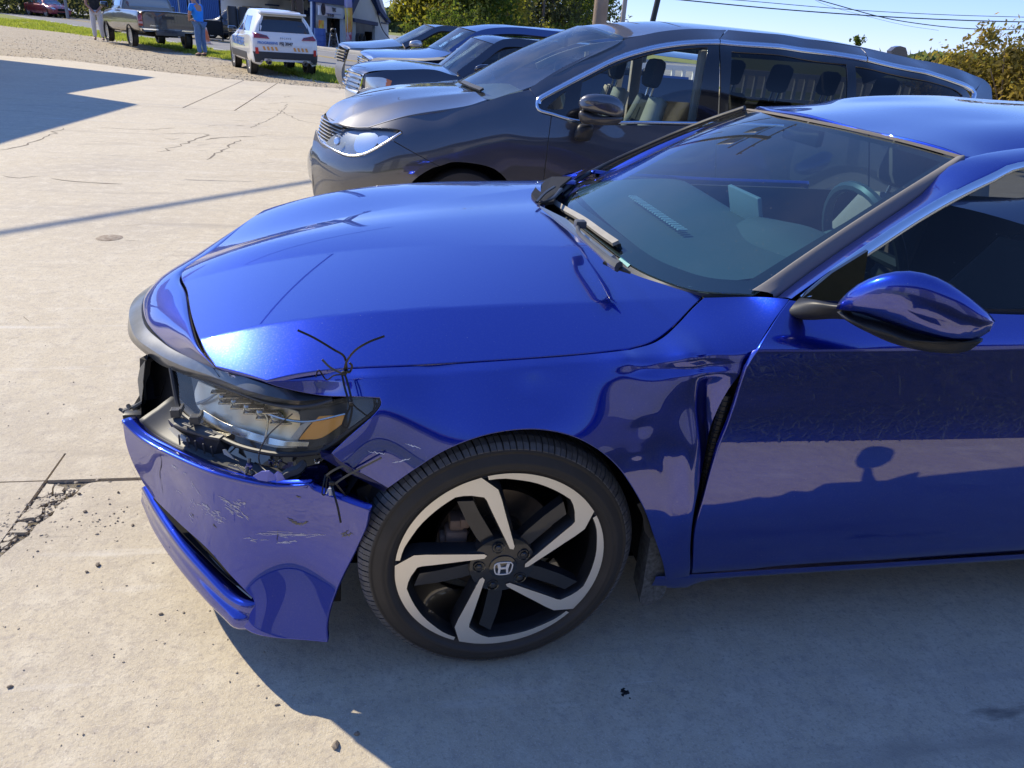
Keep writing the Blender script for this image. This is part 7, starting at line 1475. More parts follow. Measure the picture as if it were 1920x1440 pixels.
for s in (1, -1):
    D([(s*.84, 1.02), (s*.84, .66), (s*.72, .66), (s*.72, 1.02)], 'B', 'tail_lamp', TL, off=.03); D([(s*.84, .78), (s*.84, .72), (s*.73, .72), (s*.73, .78)], 'B', 'reverse_lamp', mat('reverse_pink', (.55, .35, .33), .3), off=.036)
    D([(s*.86, .60), (s*.86, .46), (s*.25, .46), (s*.34, .60)], 'B', 'chrome_bumper', CHROME, off=.09)
tbox((-.05, 0, .50), (.12*PKS, .8*PKS, .14*PKS), 'bumper_step', GREYP, pk, T=T2, hd=h2)
D([(-.16, .60), (.16, .60), (.16, .46), (-.16, .46)], 'B', 'licence_plate', mat('plate_grey', (.42, .44, .44), .5), off=.15)
text('FXY 8192', .1, (T2((-.175, 0, .53)), np.array(T2((0, -1, 0)))-np.array(T2((0, 0, 0))), (0, 0, 1)), 'plate_lettering', MATS['letter_dark'], pk, bold=.002)
text('CHEVROLET', .05, (T2((-.03, .42, .68)), np.array(T2((0, -1, 0)))-np.array(T2((0, 0, 0))), (0, 0, 1)), 'badge_lettering', CHROME, pk)
tbox((3.05, 1.0, 1.14), (.14, .24, .2), 'door_mirror', GLOSSB, pk, T=T2, hd=h2, bev=.04); tbox((3.05, -1.0, 1.14), (.14, .24, .2), 'door_mirror', GLOSSB, pk, T=T2, hd=h2, bev=.04)
wheels4(T2, (1.05, 3.9), .76, .34, pk)
T2c = np.array(T2((.8, 0, .42))); tbox((.85, 0, .42), (1.2, .14, .14), 'axle', VOID, pk, T=T2, hd=h2); tbox((2., 0, .42), (3.6, .9, .12), 'chassis', VOID, pk, T=T2, hd=h2)
# ---- red sedan on the road ----
REDP = mat('red_paint', (.22, .008, .03), .3, metal=.3, coat=1., coat_ior=1.6)
a_, c_ = gl(61, 27), gl(86, 31); d_ = gl(128, 35)
fd = (d_-a_)[:2]; hdr_ = math.atan2(-(-fd[1]), fd[0]) if False else math.atan2(fd[1], fd[0]); hdr_ = math.atan2(c_[1]-a_[1], c_[0]-a_[0])
SC_R = .95; T3 = pose(a_[:2]+np.array([0, 1.2]), math.radians(-62), 1.0)
def sedan(name, label, cat, p0, hd, paint, k=1., suvk=0, sides='LRFB'):
    T = pose(p0, hd, k); t = empty(name, (*p0, 0), hd, label, cat); h = .18*suvk
    st = [(0, .70, .35, .78, .62, .84, .5), (.2, .86, .24, .90, .76, .98+h, .55), (.7, .90, .22, .93, .82, 1.12+h*1.6, .56), (1.3, .91, .20, .93, .84, 1.40+h, .56), (2.1, .91, .20, .92, .84, 1.45+h, .58), (2.9, .91, .20, .91, .83, 1.30+h, .58), (3.4, .91, .20, .90, .80, .98+h*.4, .62), (4.2, .86, .22, .80, .72, .84+h*.3, .56), (4.65, .70, .28, .62, .5, .66, .4)]
    o, bv = shell(st, 'body', paint, t, T)
    for s in 'LR':
        if s in sides: decal(bv, [(1.0, 1.33+h), (2.6, 1.32+h), (3.2, .98+h*.5), (.8, .98+h*.5)], s, 'side_window', GLSD, t, T, off=.01); decal(bv, [(1.85, 1.36+h), (1.93, 1.36+h), (1.93, .96), (1.85, .96)], s, 'door_pillar', paint, t, T, off=.02)
    if 'F' in sides:
        decal(bv, [(-.52, 1.33+h), (.52, 1.33+h), (.70, .97+h*.5), (-.70, .97+h*.5)], 'F', 'windshield', mat('sky_glass', (.10, .14, .2), .08, coat=1., coat_ior=1.8), t, T, off=.012)
        decal(bv, [(-.42, .66), (.42, .66), (.34, .48), (-.34, .48)], 'F', 'grille', VOID, t, T, off=.012)
        for s in (1, -1): decal(bv, [(s*.50, .72), (s*.78, .74), (s*.80, .62), (s*.50, .60)], 'F', 'headlight', WLAMP, t, T, off=.014)
        decal(bv, [(-.5, .40), (.5, .40), (.4, .28), (-.4, .28)], 'F', 'lower_grille', VOID, t, T, off=.012)
    wheels4(T, (.85*1., 3.65), .80, .33, t)
    for s in (1, -1): tbox((2.95, s*1.0, .98+h*.5), (.1, .2, .13), 'door_mirror', paint, t, T=T, hd=hd, bev=.04)
    return t
rp_ = gl(125, 34)[:2]; hdg = math.radians(-44); fv = np.array([math.cos(hdg), math.sin(hdg)])
sedan('red_sedan', 'dark red sedan driving on the road at the top left', 'car', gl(92, 31)[:2]-fv*2.3, hdg, REDP)
kx = gl(402, 71)[:2]; ky = gl(455, 75)[:2]; hdg = math.atan2((kx-ky)[1], (kx-ky)[0]); fv = np.array([math.cos(hdg), math.sin(hdg)])
sedan('charcoal_crossover', 'charcoal crossover seen side-on behind the white suv', 'car', gl(395, 70)[:2]-fv*4.1, hdg, mat('charcoal_paint', (.03, .035, .045), .3, metal=.5, coat=1., coat_ior=1.6), suvk=1)
# ================= people =================
def skin_mesh(name, J, E, m, parent, sub=2, root=0):
    """continuous body from joints: J = {name: (pos, radius)}"""
    ks = list(J); me = bpy.data.meshes.new(name); me.from_pydata([tuple(map(float, J[k][0])) for k in ks], [(ks.index(a), ks.index(b)) for a, b in E], []); me.materials.append(m)
    o = bpy.data.objects.new(name, me); COL.objects.link(o)
    if parent: o.parent = parent
    s = o.modifiers.new('skin', 'SKIN'); sv = me.skin_vertices[0].data
    for i, k in enumerate(ks): r = J[k][1]; sv[i].radius = r if hasattr(r, '__len__') else (r, r)
    sv[root].use_root = True; s.use_smooth_shade = True
    d = o.modifiers.new('sub', 'SUBSURF'); d.levels = d.render_levels = sub; return o
SKIN = mat('skin', (.42, .22, .15), .6)
def person(loc, rz, label, shirt, pants, hair, bend=0., arms='front', cap=None, group=None, k=1., shoes=None, simple=False):
    t = empty('person', (*loc[:2], 0), rz, label, 'person', group); t.scale = (k, k, k)
    b = math.sin(bend); c = math.cos(bend); hip = np.array([0, 0, .94])
    up = lambda d, y=0., x=0.: hip+np.array([x, 0, 0])+np.array([0, -b, c])*d+np.array([0, -c, -b])*y      # facing -y
    ch, nk, hd = up(.38), up(.52, .01), up(.66, .05+.03*bend)
    J = {'pelvis': (hip, (.14, .10)), 'waist': (up(.15), (.13, .09)), 'chest': (ch, (.155, .105)), 'neck': (nk, .055), 'jaw': (up(.60, .04), .07), 'head': (hd, (.078, .092)), 'crown': (up(.74, .04+.03*bend), .06)}
    E = [('pelvis', 'waist'), ('waist', 'chest'), ('chest', 'neck'), ('neck', 'jaw'), ('jaw', 'head'), ('head', 'crown')]
    for s, n in ((1, 'l'), (-1, 'r')):
        sh_ = up(.44, 0, s*.19); 
        if arms == 'front': el, wr, hn = up(.20, .10, s*.24), up(.10, .27, s*.07), up(.08, .33, s*.03)
        elif arms == 'clasp': el, wr, hn = up(.16, .03, s*.25), up(-.02, .16, s*.07), up(-.08, .17, s*.02)
        else: el, wr, hn = up(.14, -.02, s*.25), up(-.10, .04, s*.25), up(-.18, .06, s*.24)
        J.update({n+'sh': (sh_, .062), n+'el': (el, .045), n+'wr': (wr, .03), n+'ha': (hn, (.036, .022)), n+'hip': (hip+np.array([s*.09, 0, -.06]), .09), n+'kn': (np.array([s*.11, -.02, .50]), .06), n+'an': (np.array([s*.12, .02, .09]), .04), n+'to': (np.array([s*.13, -.14, .04]), .035)})
        E += [('chest', n+'sh'), (n+'sh', n+'el'), (n+'el', n+'wr'), (n+'wr', n+'ha'), ('pelvis', n+'hip'), (n+'hip', n+'kn'), (n+'kn', n+'an'), (n+'an', n+'to')]
    skin_mesh('body', J, E, SKIN, t)
    g = lambda k_, a: (J[k_][0], tuple(np.array(J[k_][1] if hasattr(J[k_][1], '__len__') else (J[k_][1],)*2)+a))
    Js = {'waist': g('waist', .025), 'hem': (up(.0), (.165, .125)), 'chest': g('chest', .02), 'neck': (up(.49), .075)}; Es = [('hem', 'waist'), ('waist', 'chest'), ('chest', 'neck')]
    for n in 'lr':
        Js[n+'sh'] = g(n+'sh', .022); Js[n+'sl'] = (J[n+'sh'][0]*.35+J[n+'el'][0]*.65, .068); Es += [('chest', n+'sh'), (n+'sh', n+'sl')]
    skin_mesh('shirt', Js, Es, shirt, t)
    Jp = {'pelvis': (hip, (.155, .115))}; Ep = []
    for n in 'lr':
        Jp[n+'hip'] = g(n+'hip', .018); Jp[n+'kn'] = g(n+'kn', .025); Jp[n+'an'] = (J[n+'an'][0]+np.array([0, 0, .0]), .065); Ep += [('pelvis', n+'hip'), (n+'hip', n+'kn'), (n+'kn', n+'an')]
    skin_mesh('trousers', Jp, Ep, pants, t)
    for n in 'lr':
        a = J[n+'an'][0]; skin_mesh('shoe', {'h': (a+np.array([0, .03, -.045]), (.045, .04)), 't': (J[n+'to'][0], (.045, .035))}, [('h', 't')], shoes or mat('shoe_dark', (.02, .02, .02), .6), t, 1)
    if not simple:
        skin_mesh('hair', {'a': (hd+np.array([0, .03, .03]), .085), 'b': (up(.74, .02), .07)}, [('a', 'b')], hair, t, 2)
        fz = np.array([0, -c, -b]); skin_mesh('nose', {'a': (hd+fz*.085+np.array([0, 0, -.0]), .014), 'b': (hd+fz*.105-np.array([0, 0, .02]), .016)}, [('a', 'b')], SKIN, t, 1)
        for s in (1, -1): skin_mesh('ear', {'a': (hd+np.array([s*.085, 0, .01]), .015), 'b': (hd+np.array([s*.09, .005, -.02]), .013)}, [('a', 'b')], SKIN, t, 1)
        if cap:
            skin_mesh('cap', {'a': (hd+np.array([0, .01, .055]), (.095, .095)), 'b': (hd+np.array([0, 0, .10]), .07)}, [('a', 'b')], cap[0], t, 2); skin_mesh('cap_peak', {'a': (hd+fz*.08+np.array([0, 0, .05]), (.06, .012)), 'b': (hd+fz*.16+np.array([0, 0, .035]), (.05, .01))}, [('a', 'b')], cap[1], t, 1)
    return t
BS = mat('blue_shirt', (.01, .20, .72), .8, noise=(8, .4, (.02, .26, .80))); JN = mat('denim', (.07, .14, .28), .9, noise=(20, .4, (.11, .20, .36)))
person(gl(380, 106), math.radians(-118), 'man in a bright blue t-shirt, jeans and dark cap standing behind the pickup, looking down', BS, JN, mat('dark_hair', (.03, .025, .02), .8), bend=.16, arms='front', cap=(mat('cap_dark', (.05, .05, .045), .8), mat('cap_pale', (.55, .52, .45), .8)), k=1.12)
person(gl(187, 76), math.radians(15), 'person in a black printed t-shirt and white trousers with clasped hands, left of the pickup', mat('black_shirt', (.012, .012, .014), .85, noise=(9, .25, (.03, .03, .03))), mat('white_trousers', (.62, .60, .58), .85), mat('brown_hair', (.06, .035, .02), .8), arms='clasp', k=1.2, shoes=mat('black_white_shoe', (.10, .10, .10), .7))
person(gl(628, 80)+np.array([0, 1.5, 0]), math.radians(-10), 'small dark figure standing inside the tyre shop doorway', mat('dark_cloth', (.015, .017, .02), .9), mat('dark_cloth2', (.012, .012, .014), .9), MATS['dark_hair'], arms='down', simple=True)
# ================= tyre shop =================
WB = mat('white_board', (.76, .80, .84), .8, noise=(1.2, .4, (.82, .86, .88))); BLU = mat('blue_fascia', (.02, .05, .17), .6); INT = mat('shop_interior', (.10, .085, .065), .9, noise=(1, .4, (.16, .14, .11))); DKI = mat('shop_dark', (.012, .012, .013), .9)
b0, b1 = gl(588, 85)[:2], gl(728, 82)[:2]; bd = (b1-b0); BL = np.linalg.norm(bd); bd /= BL; bn = np.array([bd[1], -bd[0]]); bn *= np.sign(bn@(CAM[:2]-b0))
def bp(px, py, d=0.):      # pixel on the facade plane, d metres in front of it
    o = np.array([*(b0+bn*d), 0]); n_ = np.array([*bn, 0]); r = ray(px, py); t = ((o-CAM)@n_)/(r@n_); return CAM+r*t
N3 = np.array([*bn, 0]); 
ts_ = empty('tyre_shop', (*((b0+b1)/2), 0), 0, 'white and dark blue tyre shop with steep gable and open bay', 'shop')
def slabp(px, d, th, nm, m, parent=ts_, zmin=True):
    q = [bp(x, y, d) for x, y in px]; b = MB(); b.prism(q, -N3*th); return b.build(nm, m, parent, smooth=False)
def wallh(px, d, th, nm, m, holes=(), parent=ts_):
    """wall with openings: built from strips left of, between and above the openings"""
    return slabp(px, d, th, nm, m, parent)
gz0 = lambda x: float(0)
def ground_px(x): # pixel row where the facade meets the ground at column x
    lo, hi = -50., 400.
    for _ in range(40):
        mmm = (lo+hi)/2
        if bp(x, mmm)[2] > 0: lo = mmm
        else: hi = mmm
    return lo
G = ground_px
# wall pieces of the shop front: left of the door, between door and bay, right of the bay, over the openings
slabp([(588, -40), (613, -40), (613, G(613)), (588, G(588))], 0, .2, 'wall', WB)
slabp([(613, -40), (643, -40), (643, 36), (613, 33)], 0, .2, 'wall', WB)
slabp([(643, -40), (667, -40), (667, G(667)), (643, G(643))], 0, .2, 'wall', WB)
slabp([(667, 39), (665, -40), (684, -45), (704, -45), (704, 45)], 0, .2, 'wall', WB)
slabp([(704, -45), (712, -18), (728, 38), (729, G(729)), (703, G(703))], 0, .2, 'wall', WB)
slabp([(600, 25), (660, 30), (660, G(660)), (600, G(600))], -2.5, .1, 'inner_wall', INT); slabp([(655, 28), (712, 35), (712, G(712)), (655, G(655))], -4.5, .1, 'inner_wall', INT)
slabp([(600, 32), (720, 40), (720, 36), (600, 28)], -.3, 4.5, 'ceiling', DKI)
slabp([(613, 36), (618, 37), (617, G(617)), (612, G(612))], -.25, .3, 'door_jamb', DKI); slabp([(636, 37), (642, 38), (640, G(640)), (635, G(635))], -.25, .3, 'door_jamb', DKI)
slabp([(696, 60), (701, 60), (701, G(701)), (694, G(694))], -.9, .5, 'tool_cabinet', DKI); slabp([(664, 34), (709, 42), (709, 49), (665, 41)], .18, .2, 'bay_lintel', BLU)
slabp([(588, -40), (657, -40), (655, 12), (588, 3)], .25, .3, 'fascia', BLU)
slabp([(657, 38), (676, -4), (690, -42), (684, -46), (668, -8), (651, 36)], .30, .25, 'gable_trim', BLU); slabp([(690, -42), (712, 20), (730, 43), (733, 40), (716, 14), (696, -44)], .30, .25, 'gable_trim', BLU)
slabp([(697, -2), (702, -2), (718, 26), (713, 29)], .12, .1, 'timber_brace', BLU); slabp([(712, 24), (719, 26), (717, 30), (710, 28)], .22, .1, 'brace_foot', BLU); slabp([(716, 42), (730, 44), (730, 46), (716, 44)], .08, .1, 'blue_band', BLU)
slabp([(588, 3), (592, 3), (592, G(592)), (588, G(588))], .05, .08, 'corner_board', BLU)
# roof bodies behind the facade
for q in ([(588, -40), (657, -40), (657, 6), (588, 0)], [(651, 36), (668, -8), (684, -46), (692, -46), (712, 14), (733, 42)]):
    P0 = [bp(x, y, -.3) for x, y in q]; b = MB(); b.prism(P0, -N3*8); b.build('roof', mat('shop_roof_blue', (.03, .06, .16), .7), ts_, smooth=False)
# sign with lettering
sg = [(598.5, 10), (643, 16), (643, 35.5), (598.5, 28)]; sign = slabp(sg, .42, .08, 'sign_board', mat('sign_white', (.72, .72, .72), .6))
R_ = bp(643, 16, .45)-bp(598.5, 10, .45); UPv = (0, 0, 1); mid = lambda a, c, d=.46: bp(a, c, d)
LD = mat('sign_dark', (.02, .015, .03), .6); LR_ = mat('sign_red', (.20, .02, .03), .6)
hgt = lambda x, ya, yb: abs(bp(x, ya, .46)[2]-bp(x, yb, .46)[2])
text('TIRE', hgt(626, 15, 23)*1.25, (mid(626.5, 18.6), R_, UPv), 'sign_lettering', LD, ts_, bold=.010, sx=1.25)
text('937-324-2201', hgt(621, 27, 32)*1.35, (mid(620.5, 29.0), R_, UPv), 'sign_lettering', LD, ts_, bold=.005, sx=1.12)
b = MB(); c = mid(605.3, 17.2, .44); b.lathe([(0, -.03), (.12, -.03), (.12, -.06), (.30, -.06), (.30, -.01)], c, N3*-1, 24); b.build('sign_emblem', LD, ts_)
slabp([(611, 24.2), (640, 27.6), (640, 28.4), (611, 25)], .46, .02, 'sign_rule', mat('sign_blue', (.12, .2, .5), .6))
# orange banner
slabp([(598.5, 37.5), (607.5, 38.5), (607, 61.5), (598, 60.5)], .35, .03, 'banner', mat('banner_orange', (.85, .26, .04), .6, noise=(2.2, .12, (.9, .70, .10))))
text('SALE', .5, (mid(603, 49, .37), (0, 0, 1), -R_), 'banner_lettering', mat('banner_yellow', (.9, .78, .2), .6), ts_, bold=.02) if False else None
# left wing with window, awning
bp_shop = bp
def bp(px, py, d=0.): return P(px, py, y=54.-d)      # the wing stands further back than the shop front
bn_, N3s = bn, N3; N3 = np.array([0, -1., 0])
wg = [(414, -30), (590, -30), (590, G(590)), (414, G(414))]
slabp(wg, -1.2, .2, 'wing_wall', WB); slabp([(480, -30), (592, -22), (592, 4), (480, -4)], -1.0, .2, 'fascia', BLU)
slabp([(454, 11), (492, 14), (492, 25), (454, 24)], -1.15, .05, 'window', mat('pale_pane', (.42, .38, .28), .4)); slabp([(467, 13), (473, 13), (473, 25), (467, 25)], -1.1, .05, 'window_post', GLSD); slabp([(479, 14), (485, 14), (485, 25), (479, 25)], -1.1, .05, 'window_post', GLSD)
slabp([(533, 22), (549, 23), (549, 40), (533, 38)], -1.15, .05, 'window', mat('grey_pane', (.10, .11, .12), .3)); slabp([(496, 7), (523, 9), (522, 12), (497, 10)], -.6, .5, 'awning', BLU); slabp([(505, 12), (520, 14), (520, 30), (505, 28)], -1.13, .05, 'glass_door', mat('door_pane', (.38, .42, .42), .3))
slabp([(571, 0), (577, 0), (577, 20), (571, 18)], -.9, .15, 'downpipe', WB); slabp([(572, 25), (580, 26), (580, 52), (572, 50)], -1.1, .05, 'side_door', mat('grey_door', (.30, .32, .34), .5))
bp, N3 = bp_shop, N3s
# cable drooping on the gable
b = MB(); b.tube([bp(*q, .35) for q in ((707, 22), (713, 45), (720, 60), (730, 72))], .035, 6); b.build('cable', LD, ts_)
# ---- things in front of the shop ----
def on_ground(px, py): return gl(px, py)
def tyre_at(name, c, r, w, ax, label, group=None):
    b = MB(); b.lathe([(r*.55, -w*.4), (r*.7, -w*.5), (r*.93, -w*.5), (r, -w*.3), (r, w*.3), (r*.93, w*.5), (r*.7, w*.5), (r*.55, w*.4)], c, ax, 24, closed=True); return tag(b.build(name, TYRE), label, 'tyre', group)
bc = on_ground(601, 90); b = MB(); b.lathe([(0, 0), (.3, 0), (.31, .3), (.29, .31), (.31, .32), (.31, .62), (.29, .63), (.31, .64), (.30, .95), (.27, .95), (.27, .92), (0, .92)], bc, (0, 0, 1), 20); tag(b.build('drum', mat('drum_blue', (.03, .08, .28), .4)), 'blue steel drum standing left of the tyre shop doorway', 'drum')
for i in range(3): tyre_at('tyre', on_ground(606, 86)+np.array([.25, .9, .12+.23*i]), .36, .22, (0, 0, 1), ('bottom', 'middle', 'top')[i]+' tyre of the stack behind the blue drum', 'stacked tyres')
cc = on_ground(626, 92); dis = empty('tyre_display', tuple(cc), 0, 'black and white tyre display stand in front of the shop doorway', 'display stand')
b = MB()
for s in (-1, 1): b.tube([cc+np.array([s*.28, 0, .02]), cc+np.array([s*.1, 0, 1.0])], .03, 6); b.tube([cc+np.array([s*.28, -.3, .02]), cc+np.array([s*.28, .3, .02])], .03, 6)
b.build('frame', mat('stand_white', (.7, .7, .7), .5), dis)
for i in range(3): b = MB(); b.lathe([(.08, -.06), (.13, -.08), (.17, 0), (.13, .08), (.08, .06)], cc+np.array([0, -.05, .25+.30*i]), (0, 1, 0), 20, closed=True); b.build('tyre', TYRE, dis)
for i, q in enumerate(((672, 76), (680, 78))): c = bp(*q, .6); tyre_at('tyre', np.array([c[0], c[1], .36]), .36, .22, N3, ('left', 'right')[i]+' of two tyres leaning at the open bay', 'tyres at the bay')
fc = on_ground(651, 84); fl_ = empty('feather_flag', tuple(fc), 0, 'tall yellow and red feather flag on a pole beside the service bay', 'flag')
fpx = lambda x, y: bp(x, y, 1.8)
b = MB(); b.tube([fpx(652, 84), fpx(651, 40), fpx(649, -20)], .03, 6); b.build('flag_pole', mat('flag_pole', (.6, .6, .6), .4), fl_)
edge = [(646, -30), (646, 0), (647, 25), (648, 50), (650, 78)]; edge2 = [(658, -30), (660, 0), (661, 25), (661, 50), (659, 76)]
for i, (m_, a, c) in enumerate(((mat('flag_purple', (.40, .36, .60), .7), 0, .42), (mat('flag_yellow', (.85, .62, .12), .7, noise=(3, .2, (.85, .40, .08))), .42, .66), (mat('flag_orange', (.80, .26, .06), .7, noise=(2, .2, (.85, .6, .15))), .66, .85), (mat('flag_red', (.60, .08, .12), .7, noise=(3, .2, (.75, .6, .6))), .85, 1.))):
    e1 = spl(np.array([fpx(*q) for q in edge]), 50)[int(a*49):int(c*49)+1]; e2 = spl(np.array([fpx(*q) for q in edge2]), 50)[int(a*49):int(c*49)+1]
    wv = np.stack([np.zeros(len(e1)), .08*np.sin(np.arange(len(e1))*.7), np.zeros(len(e1))], 1); loft('flag_cloth', [e1, (e1+e2)/2+wv, e2], m_, fl_, n=20, sub=4, thick=.01)
# big steel sign posts
for x0, x1_, nm in ((550, 555, 'slim brown steel post standing just left of the wide one behind the white suv'), (558, 571, 'wide dark brown steel post behind the white suv')):
    q = P(x0, 60, y=30), P(x1_, 60, y=30); w_ = abs(q[1][0]-q[0][0]); b = MB(); b.box(((q[0][0]+q[1][0])/2, 30, 4.), (w_, .35, 8.2), None, .03); tag(b.build('sign_post', mat('brown_steel', (.055, .04, .035), .5)), nm, 'post')
# ---- blue corrugated wall, trailer and clutter on the far side of the road ----
def fr_box(px0, px1, y, z0, z1, name, m, label, cat, depth=.3, group=None):
    a, c = P(px0, 20, y=y), P(px1, 20, y=y); b = MB(); b.box(((a[0]+c[0])/2, y, (z0+z1)/2), (abs(c[0]-a[0]), depth, z1-z0), None, .01); return tag(b.build(name, m), label, cat, group)
BLC = mat('corrugated_blue', (.05, .15, .42), .5)
sh_y = 62.; a, c = P(300, 20, y=sh_y), P(418, 20, y=sh_y); bw = empty('blue_shed', (float((a[0]+c[0])/2), sh_y, 0), 0, 'long shed clad in bright blue ribbed sheets beyond the pickup', 'shed')
nS = 34
for i in range(nS):
    x = a[0]+(c[0]-a[0])*(i+.5)/nS; w_ = (c[0]-a[0])/nS; b = MB(); b.box((x, sh_y, 1.7), (w_*.55, .12, 3.4)); b.box((x+w_*.5, sh_y+.06, 1.7), (w_*.5, .05, 3.4)); b.build('ribbed_sheet', BLC, bw, smooth=False)
b = MB(); b.box(((a[0]+c[0])/2, sh_y+4, 3.6), (c[0]-a[0]+1, 8.5, .3)); b.build('roof', mat('rust_roof', (.30, .20, .14), .8), bw, smooth=False)
tl_ = empty('utility_trailer', (*gl(250, 52)[:2], 0), 0, 'grey open utility trailer rack behind the pickup cab', 'trailer'); tc = P(215, 22, y=46)
b = MB()
for i in range(9): b.box((tc[0]+i*.55, 46, 1.5), (.06, .06, 1.6))
b.box((tc[0]+2.2, 46, .8), (5, 1.8, .12)); b.box((tc[0]+2.2, 46, 2.3), (5, .06, .08)); b.build('rack', mat('galvanised', (.36, .37, .38), .5, metal=.5), tl_, smooth=False)
for i in (0, 1): b = MB(); b.lathe([(0, -.1), (.2, -.1), (.36, -.12), (.38, 0), (.36, .12), (0, .12)], (tc[0]+.3+i*.85, 45, .38), (0, 1, 0), 24); b.build('wheel', TYRE, tl_)
mc = P(385, 40, y=44); mv_ = empty('stored_machine', (float(mc[0]), 44, 0), 0, 'pale canopied machine standing among dark rollers beyond the man in blue', 'machine')
b = MB(); b.box((mc[0], 44, 2.0), (1.9, 1.2, .12), None, .03); b.build('canopy', mat('canopy_grey', (.5, .5, .47), .6), mv_)
b = MB(); [b.tube([(mc[0]+dx, 44, 0), (mc[0]+dx, 44, 2.)], .04, 6) for dx in (-.8, .8)]; b.box((mc[0], 44, .6), (1.6, 1., .7), None, .08); b.build('body', DKI, mv_)
for i in range(4):
    x = mc[0]+1.3+i*.55; b = MB(); b.lathe([(0, 0), (.24, 0), (.26, .1), (.26, 1.6), (.22, 1.7), (0, 1.7)], (x, 44.5, 0), (0, 0, 1), 14); tag(b.build('upright_roller', mat('roller_dark', (.04, .042, .045), .6)), ['first', 'second', 'third', 'fourth'][i]+' upright dark roller right of the canopied machine', 'roller', 'upright rollers')
cn = gl(389, 82); b = MB(); b.lathe([(.17, 0), (.15, .05), (.03, .7), (0, .7)], cn, (0, 0, 1), 12); b.box(cn+np.array([0, 0, .02]), (.38, .38, .04)); tag(b.build('traffic_cone', mat('cone_orange', (.75, .18, .05), .6, noise=(4, .1, (.8, .6, .5)))), 'orange traffic cone at the road edge behind the man in blue', 'cone')
# ================= trees =================
LV = dict(g=leafmat('leaf_green', (.05, .075, .015), (.10, .12, .02), (.20, .19, .03)), y=leafmat('leaf_yellow', (.13, .13, .02), (.20, .18, .03), (.30, .24, .05)), d=leafmat('leaf_dull', (.05, .06, .025), (.09, .085, .04), (.14, .12, .06)), o=leafmat('leaf_golden', (.12, .10, .025), (.22, .16, .035), (.32, .20, .05)))
BARK = mat('bark', (.10, .075, .055), .9, noise=(6, .5, (.16, .13, .10)))
def leaves(name, C, R_, n, size, m, parent, clumps=40, sq=1.):
    cl = rng.normal(0, 1, (clumps, 3)); cl /= np.linalg.norm(cl, axis=1, keepdims=True); cl = cl*np.array(R_)*rng.uniform(.35, 1., (clumps, 1)); k = rng.integers(0, clumps, n); cr = np.mean(R_)*.30
    p = np.array(C)+cl[k]+rng.normal(0, 1, (n, 3))*cr*.55*rng.uniform(.5, 1.3, (clumps, 1))[k]; p[:, 2] = np.maximum(p[:, 2], .1)
    d1 = rng.normal(0, 1, (n, 3)); d1 /= np.linalg.norm(d1, axis=1, keepdims=True); d2 = np.cross(d1, rng.normal(0, 1, (n, 3))); d2 /= np.linalg.norm(d2, axis=1, keepdims=True)
    s = size*rng.uniform(.6, 1.4, (n, 1)); V = np.stack([p-d1*s, p+d2*s*.5, p+d1*s, p-d2*s*.5], 1).reshape(-1, 3); F = np.arange(n*4).reshape(-1, 4)
    me = bpy.data.meshes.new(name); me.from_pydata(V.tolist(), [], F.tolist()); me.materials.append(m); o = bpy.data.objects.new(name, me); COL.objects.link(o)
    if parent: o.parent = parent; o.matrix_parent_inverse = wm(parent).inverted()
    return o
def tree(x, y, h, r, m, label, n=5000, size=.10, name='leafy_tree', cat='tree', low=.25, group=None):
    t = empty(name, (x, y, 0), 0, label, cat, group); b = MB(); b.tube([(x, y, 0), (x+rng.normal(0, .1), y, h*.4), (x+rng.normal(0, .2), y, h*.8)], [r*.07+.06, r*.05+.04, .03], 8)
    for i in range(7):
        a = rng.uniform(0, 6.28); z0 = h*rng.uniform(.25, .6); q = np.array([math.cos(a)*r*.7, math.sin(a)*r*.7, h*.2]); b.tube([(x, y, z0), (x+q[0]*.5, y+q[1]*.5, z0+q[2]*.6), (x+q[0], y+q[1], z0+q[2])], [.05, .035, .015], 5)
    b.build('trunk', BARK, t); zc = h*(low+1)/2
    leaves('crown', (x, y, zc), (r, r, (h*(1-low))/2), n, size, m, t, clumps=int(30+n/150)); return t
def tpx(px, y): return float(P(px, 60, y=y)[0])
specs = [(786, 52, 6.5, 1.7, 'y', 'slim yellow-green tree right behind the shop gable'), (800, 54, 7.5, 2.0, 'y', 'bright yellow-green tree, first right of the tyre shop'), (832, 50, 8., 2.4, 'y', 'tall ivy-like yellow-green tree beyond the parked row'), (862, 52, 8.5, 2.7, 'g', 'full green tree above the farthest parked suv'),
         (905, 53, 9, 3.0, 'g', 'broad dark green tree behind the parked pickup roof'), (935, 58, 8.5, 3.0, 'y', 'olive green tree between the broad dark tree and the paler ones'), (950, 66, 9, 3.2, 'd', 'dull grey-green tree, left of the thin far pole'), (988, 72, 8., 3.4, 'd', 'hazy olive tree touching the thin far pole'),
         (1032, 70, 8.5, 3.2, 'd', 'pale thin-crowned tree between the thin far pole and the brown utility pole'), (1070, 74, 9.5, 3.6, 'g', 'tall pale green tree just left of the brown utility pole'), (1100, 80, 8, 3.2, 'd', 'dull tree showing behind the brown utility pole')]
for (px, y, h, r, m, lb) in specs:
    tree(tpx(px, y), y, h, r, LV[m], lb, n=5200, size=.16, low=.02, group='trees behind the parked row')
for i, (px, w_) in enumerate(((842, 1), (880, 1), (930, 1), (1000, 1), (1050, 1))):
    y = 44+i*3; leaves_o = leaves('hedge', (tpx(px, y), y, 1.0), (2.9, 1.2, 1.3), 3500, .10, LV['y' if i % 2 else 'g'], None); tag(leaves_o, kind='stuff')
